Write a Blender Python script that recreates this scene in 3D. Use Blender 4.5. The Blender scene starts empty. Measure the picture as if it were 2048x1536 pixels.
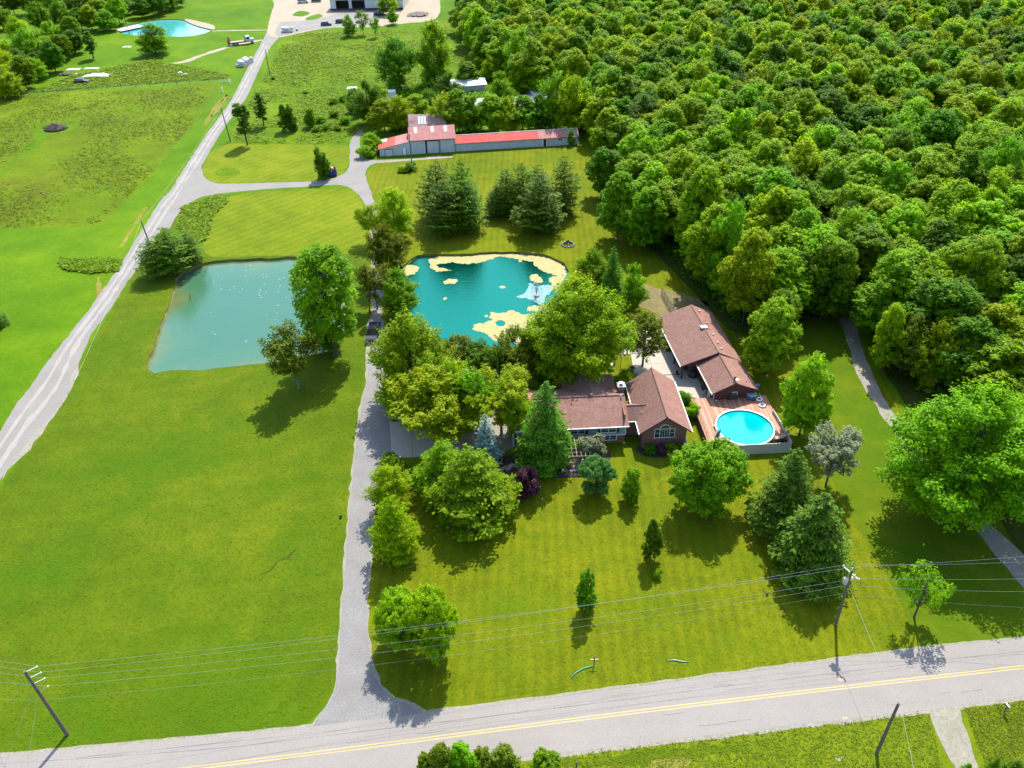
import bpy, bmesh, math, random
import numpy as np
from mathutils import Vector, Matrix, noise, geometry

random.seed(7)
S = bpy.context.scene
COL = S.collection

# ------------------------------------------------------------------ camera
CF, CP, CH, CR = 1657.0, math.radians(35.5), 80.0, math.radians(-1.5)
F_ = np.array([0, math.cos(CP), -math.sin(CP)])
R_ = np.array([1.0, 0, 0])
U_ = np.cross(R_, F_)
RX = R_ * math.cos(CR) + U_ * math.sin(CR)
UX = -R_ * math.sin(CR) + U_ * math.cos(CR)
cam_d = bpy.data.cameras.new('camera')
cam = bpy.data.objects.new('camera', cam_d)
COL.objects.link(cam)
cam_d.sensor_width = 36.0
cam_d.lens = CF / 2048 * 36.0
cam_d.clip_start = 0.5
cam_d.clip_end = 9000
cam.matrix_world = Matrix(((RX[0], UX[0], -F_[0], 0), (RX[1], UX[1], -F_[1], 0), (RX[2], UX[2], -F_[2], CH), (0, 0, 0, 1)))
S.camera = cam

# ------------------------------------------------------------------ light
AZ, EL = math.radians(16), math.radians(53)
sdir = Vector((math.sin(AZ) * math.cos(EL), math.cos(AZ) * math.cos(EL), math.sin(EL)))
W = bpy.data.worlds.new('World')
S.world = W
W.use_nodes = True
nt = W.node_tree
sky = nt.nodes.new('ShaderNodeTexSky')
sky.sky_type = 'NISHITA'
sky.sun_disc = False
sky.sun_elevation = EL
sky.sun_rotation = AZ
bg = nt.nodes.get('Background') or nt.nodes.new('ShaderNodeBackground')
bg.inputs['Strength'].default_value = 0.15
nt.links.new(sky.outputs[0], bg.inputs['Color'])
sd = bpy.data.lights.new('sun', 'SUN')
sd.energy = 3.5
sd.angle = math.radians(0.5)
sd.color = (1.0, 0.95, 0.86)
sun = bpy.data.objects.new('sun', sd)
COL.objects.link(sun)
sun.rotation_euler = (-sdir).to_track_quat('-Z', 'Y').to_euler()
S.view_settings.view_transform = 'Standard'
S.view_settings.look = 'None'
S.view_settings.exposure = 1.68
S.view_settings.gamma = 1
S.view_settings.use_curve_mapping = False


# ------------------------------------------------------------------ survey helpers: ground point seen at a photo pixel
def G(x, y, z=0.0):
    d = F_ + RX * (x - 1024) / CF - UX * (y - 768) / CF
    t = (z - CH) / d[2]
    p = np.array([0, 0, CH]) + d * t
    return Vector((p[0], p[1], z))


def PX(w):
    v = np.array(w) - np.array([0, 0, CH])
    D = v @ F_
    return 1024 + CF * (v @ RX) / D, 768 - CF * (v @ UX) / D, D


def height(base, top):
    """height of a vertical thing standing at base whose top shows at pixel top"""
    best, bz = 1e9, 1
    for i in range(1, 300):
        z = i * 0.1
        x, y, D = PX((base[0], base[1], z))
        e = abs(y - top)
        if e < best:
            best, bz = e, z
    return bz


# ------------------------------------------------------------------ object helpers
def tag(o, label=None, cat=None, group=None, kind=None):
    if label: o['label'] = label
    if cat: o['category'] = cat
    if group: o['group'] = group
    if kind: o['kind'] = kind
    return o


def thing(name, label, cat, loc=(0, 0, 0), rz=0.0, group=None):
    o = bpy.data.objects.new(name, None)
    o.empty_display_size = 0.3
    COL.objects.link(o)
    o.location = loc
    o.rotation_euler = (0, 0, rz)
    return tag(o, label, cat, group)


class MB:
    def __init__(s):
        s.v = []; s.f = []; s.m = []; s.cm = 0

    def add(s, vs, fs):
        n = len(s.v)
        s.v += [tuple(v) for v in vs]
        s.f += [tuple(i + n for i in f) for f in fs]
        s.m += [s.cm] * len(fs)
        return s

    def mat(s, i):
        s.cm = i
        return s

    def box(s, x0, x1, y0, y1, z0, z1):
        return s.frus(x0, x1, y0, y1, z0, x0, x1, y0, y1, z1)

    def frus(s, x0, x1, y0, y1, z0, a0, a1, b0, b1, z1):
        v = [(x0, y0, z0), (x1, y0, z0), (x1, y1, z0), (x0, y1, z0), (a0, b0, z1), (a1, b0, z1), (a1, b1, z1), (a0, b1, z1)]
        return s.add(v, [(3, 2, 1, 0), (4, 5, 6, 7), (0, 1, 5, 4), (1, 2, 6, 5), (2, 3, 7, 6), (3, 0, 4, 7)])

    def obox(s, c, sx, sy, sz, M):
        v = []
        for k in (-1, 1):
            for a, b in ((-1, -1), (1, -1), (1, 1), (-1, 1)):
                v.append(Vector(c) + M @ Vector((a * sx / 2, b * sy / 2, k * sz / 2)))
        return s.add(v, [(3, 2, 1, 0), (4, 5, 6, 7), (0, 1, 5, 4), (1, 2, 6, 5), (2, 3, 7, 6), (3, 0, 4, 7)])

    def slab(s, pts, t):
        """a thick plate whose top face is pts (counter-clockwise from above), thickness t downwards"""
        n = len(pts)
        v = [tuple(p) for p in pts] + [(p[0], p[1], p[2] - t) for p in pts]
        f = [tuple(range(n)), tuple(range(2 * n - 1, n - 1, -1))]
        for i in range(n):
            j = (i + 1) % n
            f.append((i, i + n, j + n, j))
        return s.add(v, f)

    def yprism(s, poly, y0, y1):
        """polygon in x,z extruded along y"""
        n = len(poly)
        v = [(p[0], y0, p[1]) for p in poly] + [(p[0], y1, p[1]) for p in poly]
        f = [tuple(range(n)), tuple(range(2 * n - 1, n - 1, -1))]
        for i in range(n):
            j = (i + 1) % n
            f.append((j, i, i + n, j + n))
        return s.add(v, f)

    def xprism(s, poly, x0, x1):
        """polygon in y,z extruded along x"""
        n = len(poly)
        v = [(x0, p[0], p[1]) for p in poly] + [(x1, p[0], p[1]) for p in poly]
        f = [tuple(range(n - 1, -1, -1)), tuple(range(n, 2 * n))]
        for i in range(n):
            j = (i + 1) % n
            f.append((i, j, j + n, i + n))
        return s.add(v, f)

    def tube(s, pts, rs, n=8, cap=True):
        pts = [Vector(p) for p in pts]
        if not hasattr(rs, '__len__'): rs = [rs] * len(pts)
        base = len(s.v)
        vs = []; fs = []
        for i, p in enumerate(pts):
            d = (pts[min(i + 1, len(pts) - 1)] - pts[max(i - 1, 0)]).normalized()
            a = d.orthogonal() if abs(d.z) > 0.9 else d.cross(Vector((0, 0, 1)))
            if abs(d.z) > 0.9: a = Vector((1, 0, 0)) - d * d.x
            a.normalize()
            b = d.cross(a)
            for k in range(n):
                t = 2 * math.pi * k / n
                vs.append(p + (a * math.cos(t) + b * math.sin(t)) * rs[i])
        for i in range(len(pts) - 1):
            for k in range(n):
                k2 = (k + 1) % n
                fs.append((i * n + k, i * n + k2, (i + 1) * n + k2, (i + 1) * n + k))
        if cap:
            fs.append(tuple(range(n - 1, -1, -1)))
            fs.append(tuple((len(pts) - 1) * n + k for k in range(n)))
        return s.add(vs, fs)

    def lathe(s, prof, n=16, c=(0, 0), cap=True):
        vs = []; fs = []
        for r, z in prof:
            for k in range(n):
                t = 2 * math.pi * k / n
                vs.append((c[0] + r * math.cos(t), c[1] + r * math.sin(t), z))
        for i in range(len(prof) - 1):
            for k in range(n):
                k2 = (k + 1) % n
                fs.append((i * n + k, i * n + k2, (i + 1) * n + k2, (i + 1) * n + k))
        if cap:
            fs.append(tuple(range(n - 1, -1, -1)))
            fs.append(tuple((len(prof) - 1) * n + k for k in range(n)))
        return s.add(vs, fs)

    def mesh(s, name, mats, smooth=False):
        me = bpy.data.meshes.new(name)
        me.from_pydata(s.v, [], s.f)
        if not isinstance(mats, (list, tuple)): mats = [mats]
        for m in mats: me.materials.append(m)
        if len(mats) > 1:
            me.polygons.foreach_set('material_index', s.m)
        if smooth:
            me.polygons.foreach_set('use_smooth', [True] * len(me.polygons))
        me.update()
        return me

    def ob(s, name, mats, parent=None, smooth=False, loc=None, bevel=0):
        o = bpy.data.objects.new(name, s.mesh(name, mats, smooth))
        COL.objects.link(o)
        if parent: o.parent = parent
        if loc is not None: o.location = loc
        if bevel:
            b = o.modifiers.new('bevel', 'BEVEL'); b.width = bevel; b.segments = 2; b.limit_method = 'ANGLE'
        return o


def copy_tree(o, parent=None):
    c = o.copy(); COL.objects.link(c)
    if parent: c.parent = parent
    for ch in list(o.children): copy_tree(ch, c)
    return c


# ------------------------------------------------------------------ materials
ALB = 0.64   # measured picture colours to albedo, at this exposure


def al(c):
    return tuple(x * ALB for x in c)


def newmat(name):
    m = bpy.data.materials.new(name); m.use_nodes = True
    nt = m.node_tree
    for n in list(nt.nodes):
        if n.type != 'OUTPUT_MATERIAL' and n.type != 'BSDF_PRINCIPLED': nt.nodes.remove(n)
    return m, nt, nt.nodes['Principled BSDF']


def N(nt, t, **kw):
    n = nt.nodes.new(t)
    for k, v in kw.items():
        if k in n.inputs: n.inputs[k].default_value = v
        else: setattr(n, k, v)
    return n


def noise_n(nt, vec, scale, detail=4, rough=0.55):
    n = N(nt, 'ShaderNodeTexNoise'); n.inputs['Scale'].default_value = scale
    n.inputs['Detail'].default_value = detail; n.inputs['Roughness'].default_value = rough
    nt.links.new(vec, n.inputs['Vector'])
    return n.outputs['Fac']


def ramp(nt, fac, stops):
    r = N(nt, 'ShaderNodeValToRGB')
    e = r.color_ramp.elements
    while len(e) < len(stops): e.new(0.5)
    for i, (p, c) in enumerate(stops):
        e[i].position = p
        e[i].color = tuple(c) + (1,) if len(c) == 3 else c
    nt.links.new(fac, r.inputs['Fac'])
    return r.outputs['Color']


def mix(nt, fac, a, b, mode='MIX'):
    n = nt.nodes.new('ShaderNodeMix'); n.data_type = 'RGBA'; n.blend_type = mode
    for sock, v in ((n.inputs[0], fac), (n.inputs[6], a), (n.inputs[7], b)):
        if isinstance(v, bpy.types.NodeSocket): nt.links.new(v, sock)
        elif isinstance(v, (int, float)): sock.default_value = v
        else: sock.default_value = tuple(v) + (1,) if len(v) == 3 else v
    return n.outputs[2]


def math_n(nt, op, a, b=0.0, c=None):
    n = N(nt, 'ShaderNodeMath'); n.operation = op
    for i, v in enumerate((a, b) if c is None else (a, b, c)):
        if isinstance(v, bpy.types.NodeSocket): nt.links.new(v, n.inputs[i])
        else: n.inputs[i].default_value = v
    return n.outputs[0]


def bump(nt, h, dist, strength=1.0):
    b = N(nt, 'ShaderNodeBump'); b.inputs['Distance'].default_value = dist; b.inputs['Strength'].default_value = strength
    nt.links.new(h, b.inputs['Height'])
    return b.outputs['Normal']


def coord(nt, scale=(1, 1, 1), rot=0.0):
    t = N(nt, 'ShaderNodeTexCoord')
    if scale == (1, 1, 1) and rot == 0: return t.outputs['Object']
    m = N(nt, 'ShaderNodeMapping'); m.inputs['Scale'].default_value = scale; m.inputs['Rotation'].default_value = (0, 0, rot)
    nt.links.new(t.outputs['Object'], m.inputs['Vector'])
    return m.outputs['Vector']


def simple(name, c, rough=0.6, c2=None, scale=3.0, bd=0.0, metal=0.0, spec=0.5, detail=5):
    m, nt, p = newmat(name)
    p.inputs['Roughness'].default_value = rough
    p.inputs['Metallic'].default_value = metal
    p.inputs['Specular IOR Level'].default_value = spec
    if c2 is None: c2 = tuple(x * 0.8 for x in c)
    c, c2 = al(c), al(c2)
    v = coord(nt)
    f = noise_n(nt, v, scale, detail)
    nt.links.new(ramp(nt, f, [(0.35, c), (0.65, c2)]), p.inputs['Base Color'])
    if bd:
        nt.links.new(bump(nt, noise_n(nt, v, scale * 4, 3), bd), p.inputs['Normal'])
    return m


def grass_mat(name, cols, big=0.035, mid=0.25, fine=2.2, stripe=None, bd=0.12, patch=None, fk=0.5):
    cols = [al(c) for c in cols]
    if patch: patch = (al(patch[0]),) + tuple(patch[1:])
    m, nt, p = newmat(name)
    p.inputs['Roughness'].default_value = 0.85
    p.inputs['Specular IOR Level'].default_value = 0.04
    v = coord(nt)
    nb = noise_n(nt, v, big, 5, 0.6)
    nm = noise_n(nt, v, mid, 5, 0.65)
    nf = noise_n(nt, v, fine, 6, 0.75)
    a = math_n(nt, 'MULTIPLY', nb, 0.8)
    b = math_n(nt, 'MULTIPLY_ADD', nm, 0.7, a)
    c = math_n(nt, 'MULTIPLY_ADD', nf, fk, b)
    c = math_n(nt, 'SUBTRACT', c, (0.8 + 0.7 + fk) / 2 - 0.5)
    if stripe:
        rot, per, amt = stripe
        vs = coord(nt, (1, 1, 1), rot)
        w = N(nt, 'ShaderNodeTexWave'); w.inputs['Scale'].default_value = 1.0 / per * 0.318 * 1.0
        w.inputs['Distortion'].default_value = 2.2; w.inputs['Detail'].default_value = 2; w.inputs['Detail Scale'].default_value = 0.35
        nt.links.new(vs, w.inputs['Vector'])
        c = math_n(nt, 'MULTIPLY_ADD', math_n(nt, 'SUBTRACT', w.outputs['Fac'], 0.5), amt, c)
    col = ramp(nt, c, [(0.2, cols[0]), (0.5, cols[1]), (0.8, cols[2])])
    if patch:
        pc, ps, lo, hi = patch
        pn = noise_n(nt, coord(nt, (1, 1.0, 1), 0.4), ps, 5, 0.7)
        r = N(nt, 'ShaderNodeMapRange'); r.inputs[1].default_value = lo; r.inputs[2].default_value = hi
        nt.links.new(pn, r.inputs[0])
        col = mix(nt, r.outputs[0], col, pc)
    nt.links.new(col, p.inputs['Base Color'])
    h = math_n(nt, 'MULTIPLY_ADD', nm, 0.6, nf)
    nt.links.new(bump(nt, h, bd), p.inputs['Normal'])
    return m


M = {}
# grass: realistic dark albedos, saturated greens
M['field'] = grass_mat('grass_field', [(0.05, 0.10, 0.002), (0.09, 0.145, 0.003), (0.16, 0.19, 0.006)], big=0.03, mid=0.16, fine=1.7, bd=0.14, stripe=(1.45, 3.6, 0.04), patch=((0.06, 0.135, 0.002), 0.05, 0.48, 0.66), fk=0.35)
M['base'] = grass_mat('grass_open', [(0.045, 0.12, 0.001), (0.085, 0.18, 0.002), (0.15, 0.24, 0.004)], big=0.02, mid=0.12, fine=1.2, bd=0.12)
M['lawn'] = grass_mat('grass_lawn', [(0.07, 0.105, 0.002), (0.135, 0.165, 0.003), (0.205, 0.215, 0.005)], big=0.04, mid=0.3, fine=2.4, stripe=(0.03, 1.5, 0.12), bd=0.12, patch=((0.10, 0.16, 0.003), 0.06, 0.5, 0.7))
M['lawn_far'] = grass_mat('grass_lawn_far', [(0.085, 0.13, 0.004), (0.14, 0.19, 0.005), (0.22, 0.24, 0.010)], big=0.03, mid=0.2, fine=1.6, stripe=(0.75, 2.4, 0.12), bd=0.09)
M['rough'] = grass_mat('grass_rough', [(0.065, 0.12, 0.002), (0.11, 0.18, 0.003), (0.18, 0.24, 0.006)], big=0.03, mid=0.13, fine=0.9, bd=0.35, patch=((0.11, 0.115, 0.006), 0.045, 0.50, 0.75))
M['weeds'] = grass_mat('grass_weeds', [(0.055, 0.12, 0.002), (0.11, 0.20, 0.003), (0.18, 0.27, 0.007)], big=0.05, mid=0.35, fine=1.3, bd=0.5, patch=((0.20, 0.19, 0.02), 0.05, 0.55, 0.75))
M['dry'] = grass_mat('grass_dry_edge', [(0.12, 0.13, 0.01), (0.2, 0.19, 0.03), (0.3, 0.27, 0.07)], big=0.1, mid=0.6, fine=2.5, bd=0.1)
M['woodfloor'] = simple('forest_floor', (0.035, 0.07, 0.004), 0.95, (0.07, 0.08, 0.012), 0.4, 0.2, spec=0.05)


def road_mat(name, c1, c2, speck, rough=0.9, scale=0.25, sp_scale=8.0, bd=0.03, streak=None):
    c1, c2, speck = al(c1), al(c2), al(speck)
    if streak: streak = (streak[0], streak[1], streak[2], al(streak[3]))
    m, nt, p = newmat(name)
    p.inputs['Roughness'].default_value = rough
    p.inputs['Specular IOR Level'].default_value = 0.25
    v = coord(nt)
    col = ramp(nt, noise_n(nt, v, scale, 6, 0.65), [(0.3, c1), (0.7, c2)])
    if streak:
        vs = coord(nt, streak[0], streak[1])
        col = mix(nt, math_n(nt, 'MULTIPLY', noise_n(nt, vs, 1.0, 4), streak[2]), col, streak[3])
    f = ramp(nt, noise_n(nt, v, sp_scale, 3, 0.8), [(0.42, (0, 0, 0)), (0.6, (1, 1, 1))])
    col = mix(nt, math_n(nt, 'MULTIPLY', f, 0.45), col, speck)
    nt.links.new(col, p.inputs['Base Color'])
    nt.links.new(bump(nt, noise_n(nt, v, sp_scale, 4, 0.7), bd), p.inputs['Normal'])
    return m


M['asphalt'] = road_mat('old_asphalt', (0.25, 0.225, 0.20), (0.31, 0.28, 0.25), (0.20, 0.18, 0.16), scale=0.12, streak=((0.03, 1.2, 1), -0.115, 0.6, (0.36, 0.325, 0.29)))
M['gravel'] = road_mat('grey_gravel', (0.22, 0.207, 0.193), (0.29, 0.277, 0.26), (0.12, 0.115, 0.11), scale=0.3, sp_scale=5.5, bd=0.05)
M['gravel_pale'] = road_mat('pale_gravel', (0.225, 0.21, 0.19), (0.29, 0.27, 0.245), (0.18, 0.165, 0.14), scale=0.15, sp_scale=5.0, bd=0.04)
M['track'] = road_mat('worn_gravel', (0.30, 0.28, 0.255), (0.36, 0.335, 0.305), (0.25, 0.23, 0.21), scale=0.3, sp_scale=3, bd=0.03)
M['sand'] = road_mat('bare_dirt', (0.34, 0.27, 0.19), (0.44, 0.37, 0.28), (0.22, 0.20, 0.10), scale=0.15, sp_scale=1.2, bd=0.12)
M['shoulder'] = road_mat('dirt_shoulder', (0.26, 0.23, 0.19), (0.34, 0.31, 0.26), (0.14, 0.16, 0.05), scale=0.5, sp_scale=2.2, bd=0.08)
M['concrete'] = road_mat('pale_concrete', (0.42, 0.375, 0.30), (0.49, 0.445, 0.37), (0.34, 0.31, 0.25), scale=0.4, sp_scale=6, bd=0.01)
M['mulch'] = road_mat('dark_mulch', (0.035, 0.025, 0.018), (0.06, 0.04, 0.03), (0.09, 0.07, 0.05), scale=1.5, sp_scale=5, bd=0.1)
M['crack'] = simple('tar_line', (0.10, 0.095, 0.09), 0.8)
M['yellow'] = simple('yellow_road_paint', (0.58, 0.36, 0.08), 0.7, (0.50, 0.36, 0.15), 3)
M['orange'] = simple('orange_survey_paint', (0.62, 0.24, 0.12), 0.7, (0.5, 0.3, 0.2), 5)
M['bank'] = road_mat('muddy_bank', (0.10, 0.075, 0.035), (0.20, 0.17, 0.06), (0.30, 0.25, 0.07), scale=0.5, sp_scale=3, bd=0.1)
M['stone'] = road_mat('grey_stone', (0.22, 0.20, 0.18), (0.36, 0.33, 0.30), (0.15, 0.13, 0.12), scale=0.8, sp_scale=4, bd=0.05)

M['shingle'] = None


def shingle_mat(name, c1, c2, c3):
    c1, c2, c3 = al(c1), al(c2), al(c3)
    m, nt, p = newmat(name)
    p.inputs['Roughness'].default_value = 0.85
    p.inputs['Specular IOR Level'].default_value = 0.2
    v = coord(nt)
    b = N(nt, 'ShaderNodeTexBrick')
    b.inputs['Scale'].default_value = 1.0
    b.inputs['Brick Width'].default_value = 0.45
    b.inputs['Row Height'].default_value = 0.17
    b.inputs['Mortar Size'].default_value = 0.012
    b.inputs['Color1'].default_value = c1 + (1,)
    b.inputs['Color2'].default_value = c2 + (1,)
    b.inputs['Mortar'].default_value = tuple(x * 0.6 for x in c3) + (1,)
    nt.links.new(v, b.inputs['Vector'])
    n1 = noise_n(nt, v, 0.7, 7, 0.75)
    col = mix(nt, ramp(nt, n1, [(0.38, (0, 0, 0)), (0.62, (0.85, 0.85, 0.85))]), b.outputs['Color'], c3)
    n3 = noise_n(nt, coord(nt, (2.2, 0.35, 0.35), 0.1), 1.6, 5, 0.7)
    col = mix(nt, ramp(nt, n3, [(0.52, (0, 0, 0)), (0.72, (0.55, 0.55, 0.55))]), col, tuple(x * 0.6 for x in c3))
    n4 = noise_n(nt, v, 3.2, 4, 0.8)
    col = mix(nt, ramp(nt, n4, [(0.5, (0, 0, 0)), (0.75, (0.6, 0.6, 0.6))]), col, tuple(min(1, x * 1.5) for x in c2))
    n2 = noise_n(nt, v, 11, 3, 0.8)
    col = mix(nt, ramp(nt, n2, [(0.45, (0, 0, 0)), (0.7, (0.5, 0.5, 0.5))]), col, tuple(x * 0.55 for x in c1))
    nt.links.new(col, p.inputs['Base Color'])
    nt.links.new(bump(nt, n2, 0.03), p.inputs['Normal'])
    return m


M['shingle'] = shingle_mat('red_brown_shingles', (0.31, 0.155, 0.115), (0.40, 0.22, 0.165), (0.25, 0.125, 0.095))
M['shingle_shade'] = shingle_mat('red_brown_shingles_shaded', (0.24, 0.125, 0.095), (0.31, 0.175, 0.135), (0.19, 0.10, 0.078))  # darker copy of the same shingles, slope shade put into the colour


def brick_mat():
    m, nt, p = newmat('red_brick')
    p.inputs['Roughness'].default_value = 0.85
    t = N(nt, 'ShaderNodeTexCoord')
    mp = N(nt, 'ShaderNodeMapping')
    sep = N(nt, 'ShaderNodeSeparateXYZ'); cmb = N(nt, 'ShaderNodeCombineXYZ')
    nt.links.new(t.outputs['Object'], sep.inputs[0])
    a = math_n(nt, 'ADD', sep.outputs[0], sep.outputs[1])
    nt.links.new(a, cmb.inputs[0]); nt.links.new(sep.outputs[2], cmb.inputs[1])
    b = N(nt, 'ShaderNodeTexBrick'); b.inputs['Scale'].default_value = 1
    b.inputs['Brick Width'].default_value = 0.24; b.inputs['Row Height'].default_value = 0.08; b.inputs['Mortar Size'].default_value = 0.01
    b.inputs['Color1'].default_value = (0.19, 0.062, 0.036, 1); b.inputs['Color2'].default_value = (0.13, 0.046, 0.03, 1)
    b.inputs['Mortar'].default_value = (0.2, 0.16, 0.13, 1)
    nt.links.new(cmb.outputs[0], b.inputs['Vector'])
    nt.links.new(b.outputs['Color'], p.inputs['Base Color'])
    nt.links.new(bump(nt, b.outputs['Fac'], -0.01), p.inputs['Normal'])
    return m


def clad_mat(name, c, c2, axis=2, per=0.2, depth=0.015, rough=0.5, metal=0.0, stain=None):
    c, c2 = al(c), al(c2)
    if stain: stain = (al(stain[0]), stain[1], stain[2])
    m, nt, p = newmat(name)
    p.inputs['Roughness'].default_value = rough; p.inputs['Metallic'].default_value = metal; p.inputs['Specular IOR Level'].default_value = 0.15
    v = coord(nt)
    sep = N(nt, 'ShaderNodeSeparateXYZ'); nt.links.new(v, sep.inputs[0])
    s_ = math_n(nt, 'FRACT', math_n(nt, 'DIVIDE', sep.outputs[axis], per))
    col = ramp(nt, noise_n(nt, v, 0.8, 6, 0.6), [(0.35, c), (0.65, c2)])
    if stain:
        col = mix(nt, ramp(nt, noise_n(nt, coord(nt, (1, 1, 1)), stain[1], 6, 0.7), [(stain[2], (0, 0, 0)), (stain[2] + 0.14, (0.8, 0.8, 0.8))]), col, stain[0])
    col = mix(nt, ramp(nt, s_, [(0.0, (0.55, 0.55, 0.55)), (0.08, (0, 0, 0))]), col, tuple(x * 0.45 for x in c))
    nt.links.new(col, p.inputs['Base Color'])
    nt.links.new(bump(nt, s_, depth), p.inputs['Normal'])
    return m


M['brick'] = brick_mat()
M['siding'] = clad_mat('blue_grey_siding', (0.33, 0.39, 0.43), (0.38, 0.44, 0.48))
M['redwood'] = clad_mat('dark_red_board_wall', (0.12, 0.05, 0.045), (0.15, 0.065, 0.055), per=0.2)
M['barnwall'] = clad_mat('white_metal_wall', (0.50, 0.55, 0.57), (0.60, 0.64, 0.65), axis=0, per=0.6, depth=0.03, stain=((0.33, 0.32, 0.30), 0.5, 0.62))
M['barnroof'] = clad_mat('red_metal_roof', (0.50, 0.07, 0.055), (0.56, 0.11, 0.09), axis=0, per=0.9, depth=0.03, rough=0.8)
M['barnroof_pink'] = clad_mat('faded_red_metal_roof', (0.42, 0.17, 0.15), (0.50, 0.22, 0.20), axis=0, per=0.9, depth=0.03, rough=0.8, stain=((0.22, 0.14, 0.12), 0.6, 0.6))
M['rustroof'] = clad_mat('rusty_metal_roof', (0.34, 0.20, 0.18), (0.42, 0.30, 0.28), axis=0, per=0.9, depth=0.03, rough=0.8, stain=((0.16, 0.08, 0.06), 0.4, 0.55))
M['whitemetal'] = clad_mat('white_roof_sheet', (0.60, 0.60, 0.60), (0.68, 0.68, 0.67), axis=0, per=0.9, depth=0.03, rough=0.5)
M['shedwall'] = clad_mat('pale_metal_wall', (0.62, 0.63, 0.62), (0.68, 0.69, 0.68), axis=0, per=0.9, depth=0.03)
M['navy'] = simple('navy_paint', (0.02, 0.035, 0.09), 0.5)
M['teal'] = simple('teal_metal', (0.05, 0.20, 0.22), 0.4)
M['white'] = simple('white_paint', (1.0, 1.0, 0.97), 0.45, (0.92, 0.92, 0.90), 2)
M['offwhite'] = simple('weathered_white', (0.55, 0.54, 0.50), 0.6, (0.45, 0.45, 0.41), 1.2)
M['vinyl'] = simple('pale_vinyl', (0.50, 0.53, 0.46), 0.5, (0.44, 0.48, 0.41), 0.8)
M['dark'] = simple('dark_interior', (0.012, 0.013, 0.016), 0.8)
M['glass'] = simple('window_glass', (0.03, 0.05, 0.055), 0.06, (0.06, 0.09, 0.09), 0.7, spec=0.8)
M['carglass'] = simple('car_glass', (0.02, 0.03, 0.04), 0.05, spec=0.8)
M['blackpaint'] = simple('black_car_paint', (0.012, 0.014, 0.018), 0.18, spec=0.6)
M['bluepaint'] = simple('slate_car_paint', (0.04, 0.06, 0.09), 0.2, spec=0.6)
M['whitepaint'] = simple('white_car_paint', (0.65, 0.66, 0.68), 0.25)
M['rubber'] = simple('rubber', (0.015, 0.015, 0.015), 0.85)
M['steel'] = simple('grey_steel', (0.38, 0.39, 0.40), 0.35, (0.3, 0.31, 0.32), 2, metal=0.7)
M['chrome'] = simple('bright_metal', (0.6, 0.6, 0.62), 0.2, metal=0.9)
M['orangered'] = simple('orange_crane_paint', (0.45, 0.10, 0.03), 0.4)
M['bluebin'] = simple('blue_skip_paint', (0.01, 0.035, 0.30), 0.45, (0.01, 0.025, 0.20), 2)
M['wood_pole'] = simple('weathered_pole', (0.17, 0.135, 0.09), 0.9, (0.10, 0.08, 0.055), 2.0, 0.01)
M['wood_dark'] = simple('dark_timber', (0.09, 0.055, 0.04), 0.8, (0.06, 0.04, 0.03), 3)
M['trellis'] = simple('pergola_timber', (0.33, 0.25, 0.19), 0.8, (0.26, 0.19, 0.14), 4)
M['deck'] = simple('red_cedar_deck', (0.37, 0.135, 0.065), 0.75, (0.43, 0.18, 0.095), 1.2, 0.004)
M['deck2'] = simple('sunbleached_deck', (0.50, 0.24, 0.14), 0.75, (0.55, 0.30, 0.20), 1.2, 0.004)
M['bark'] = simple('tree_bark', (0.10, 0.075, 0.055), 0.95, (0.06, 0.045, 0.035), 3.0, 0.03)
M['bark_grey'] = simple('grey_bark', (0.2, 0.18, 0.15), 0.95, (0.12, 0.105, 0.09), 3.0, 0.03)
M['wire'] = simple('cable', (0.55, 0.55, 0.52), 0.4, metal=0.2)
M['tanfabric'] = simple('tan_canvas', (0.45, 0.32, 0.24), 0.8)
M['bluefabric'] = simple('blue_canvas', (0.05, 0.22, 0.32), 0.8)
M['tealfabric'] = simple('teal_canvas', (0.03, 0.20, 0.22), 0.8)
M['redpaint'] = simple('red_cover', (0.25, 0.02, 0.03), 0.6)
M['blackcover'] = simple('black_cover', (0.02, 0.025, 0.025), 0.6, (0.03, 0.04, 0.035), 3)
M['darkgreen'] = simple('dark_green_cover', (0.015, 0.05, 0.035), 0.6)
M['algae'] = simple('floating_algae', (0.44, 0.37, 0.16), 0.9, (0.33, 0.31, 0.10), 1.3, 0.08, detail=8)
M['flower'] = simple('red_flowers', (0.45, 0.03, 0.06), 0.8, (0.5, 0.12, 0.15), 6)
M['plasticwhite'] = simple('white_sheeting', (0.66, 0.67, 0.68), 0.5, (0.5, 0.51, 0.54), 1.5, 0.1)
M['spray'] = simple('white_spray', (0.75, 0.8, 0.82), 0.4)
M['hose'] = simple('teal_hose', (0.05, 0.38, 0.28), 0.5)


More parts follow.
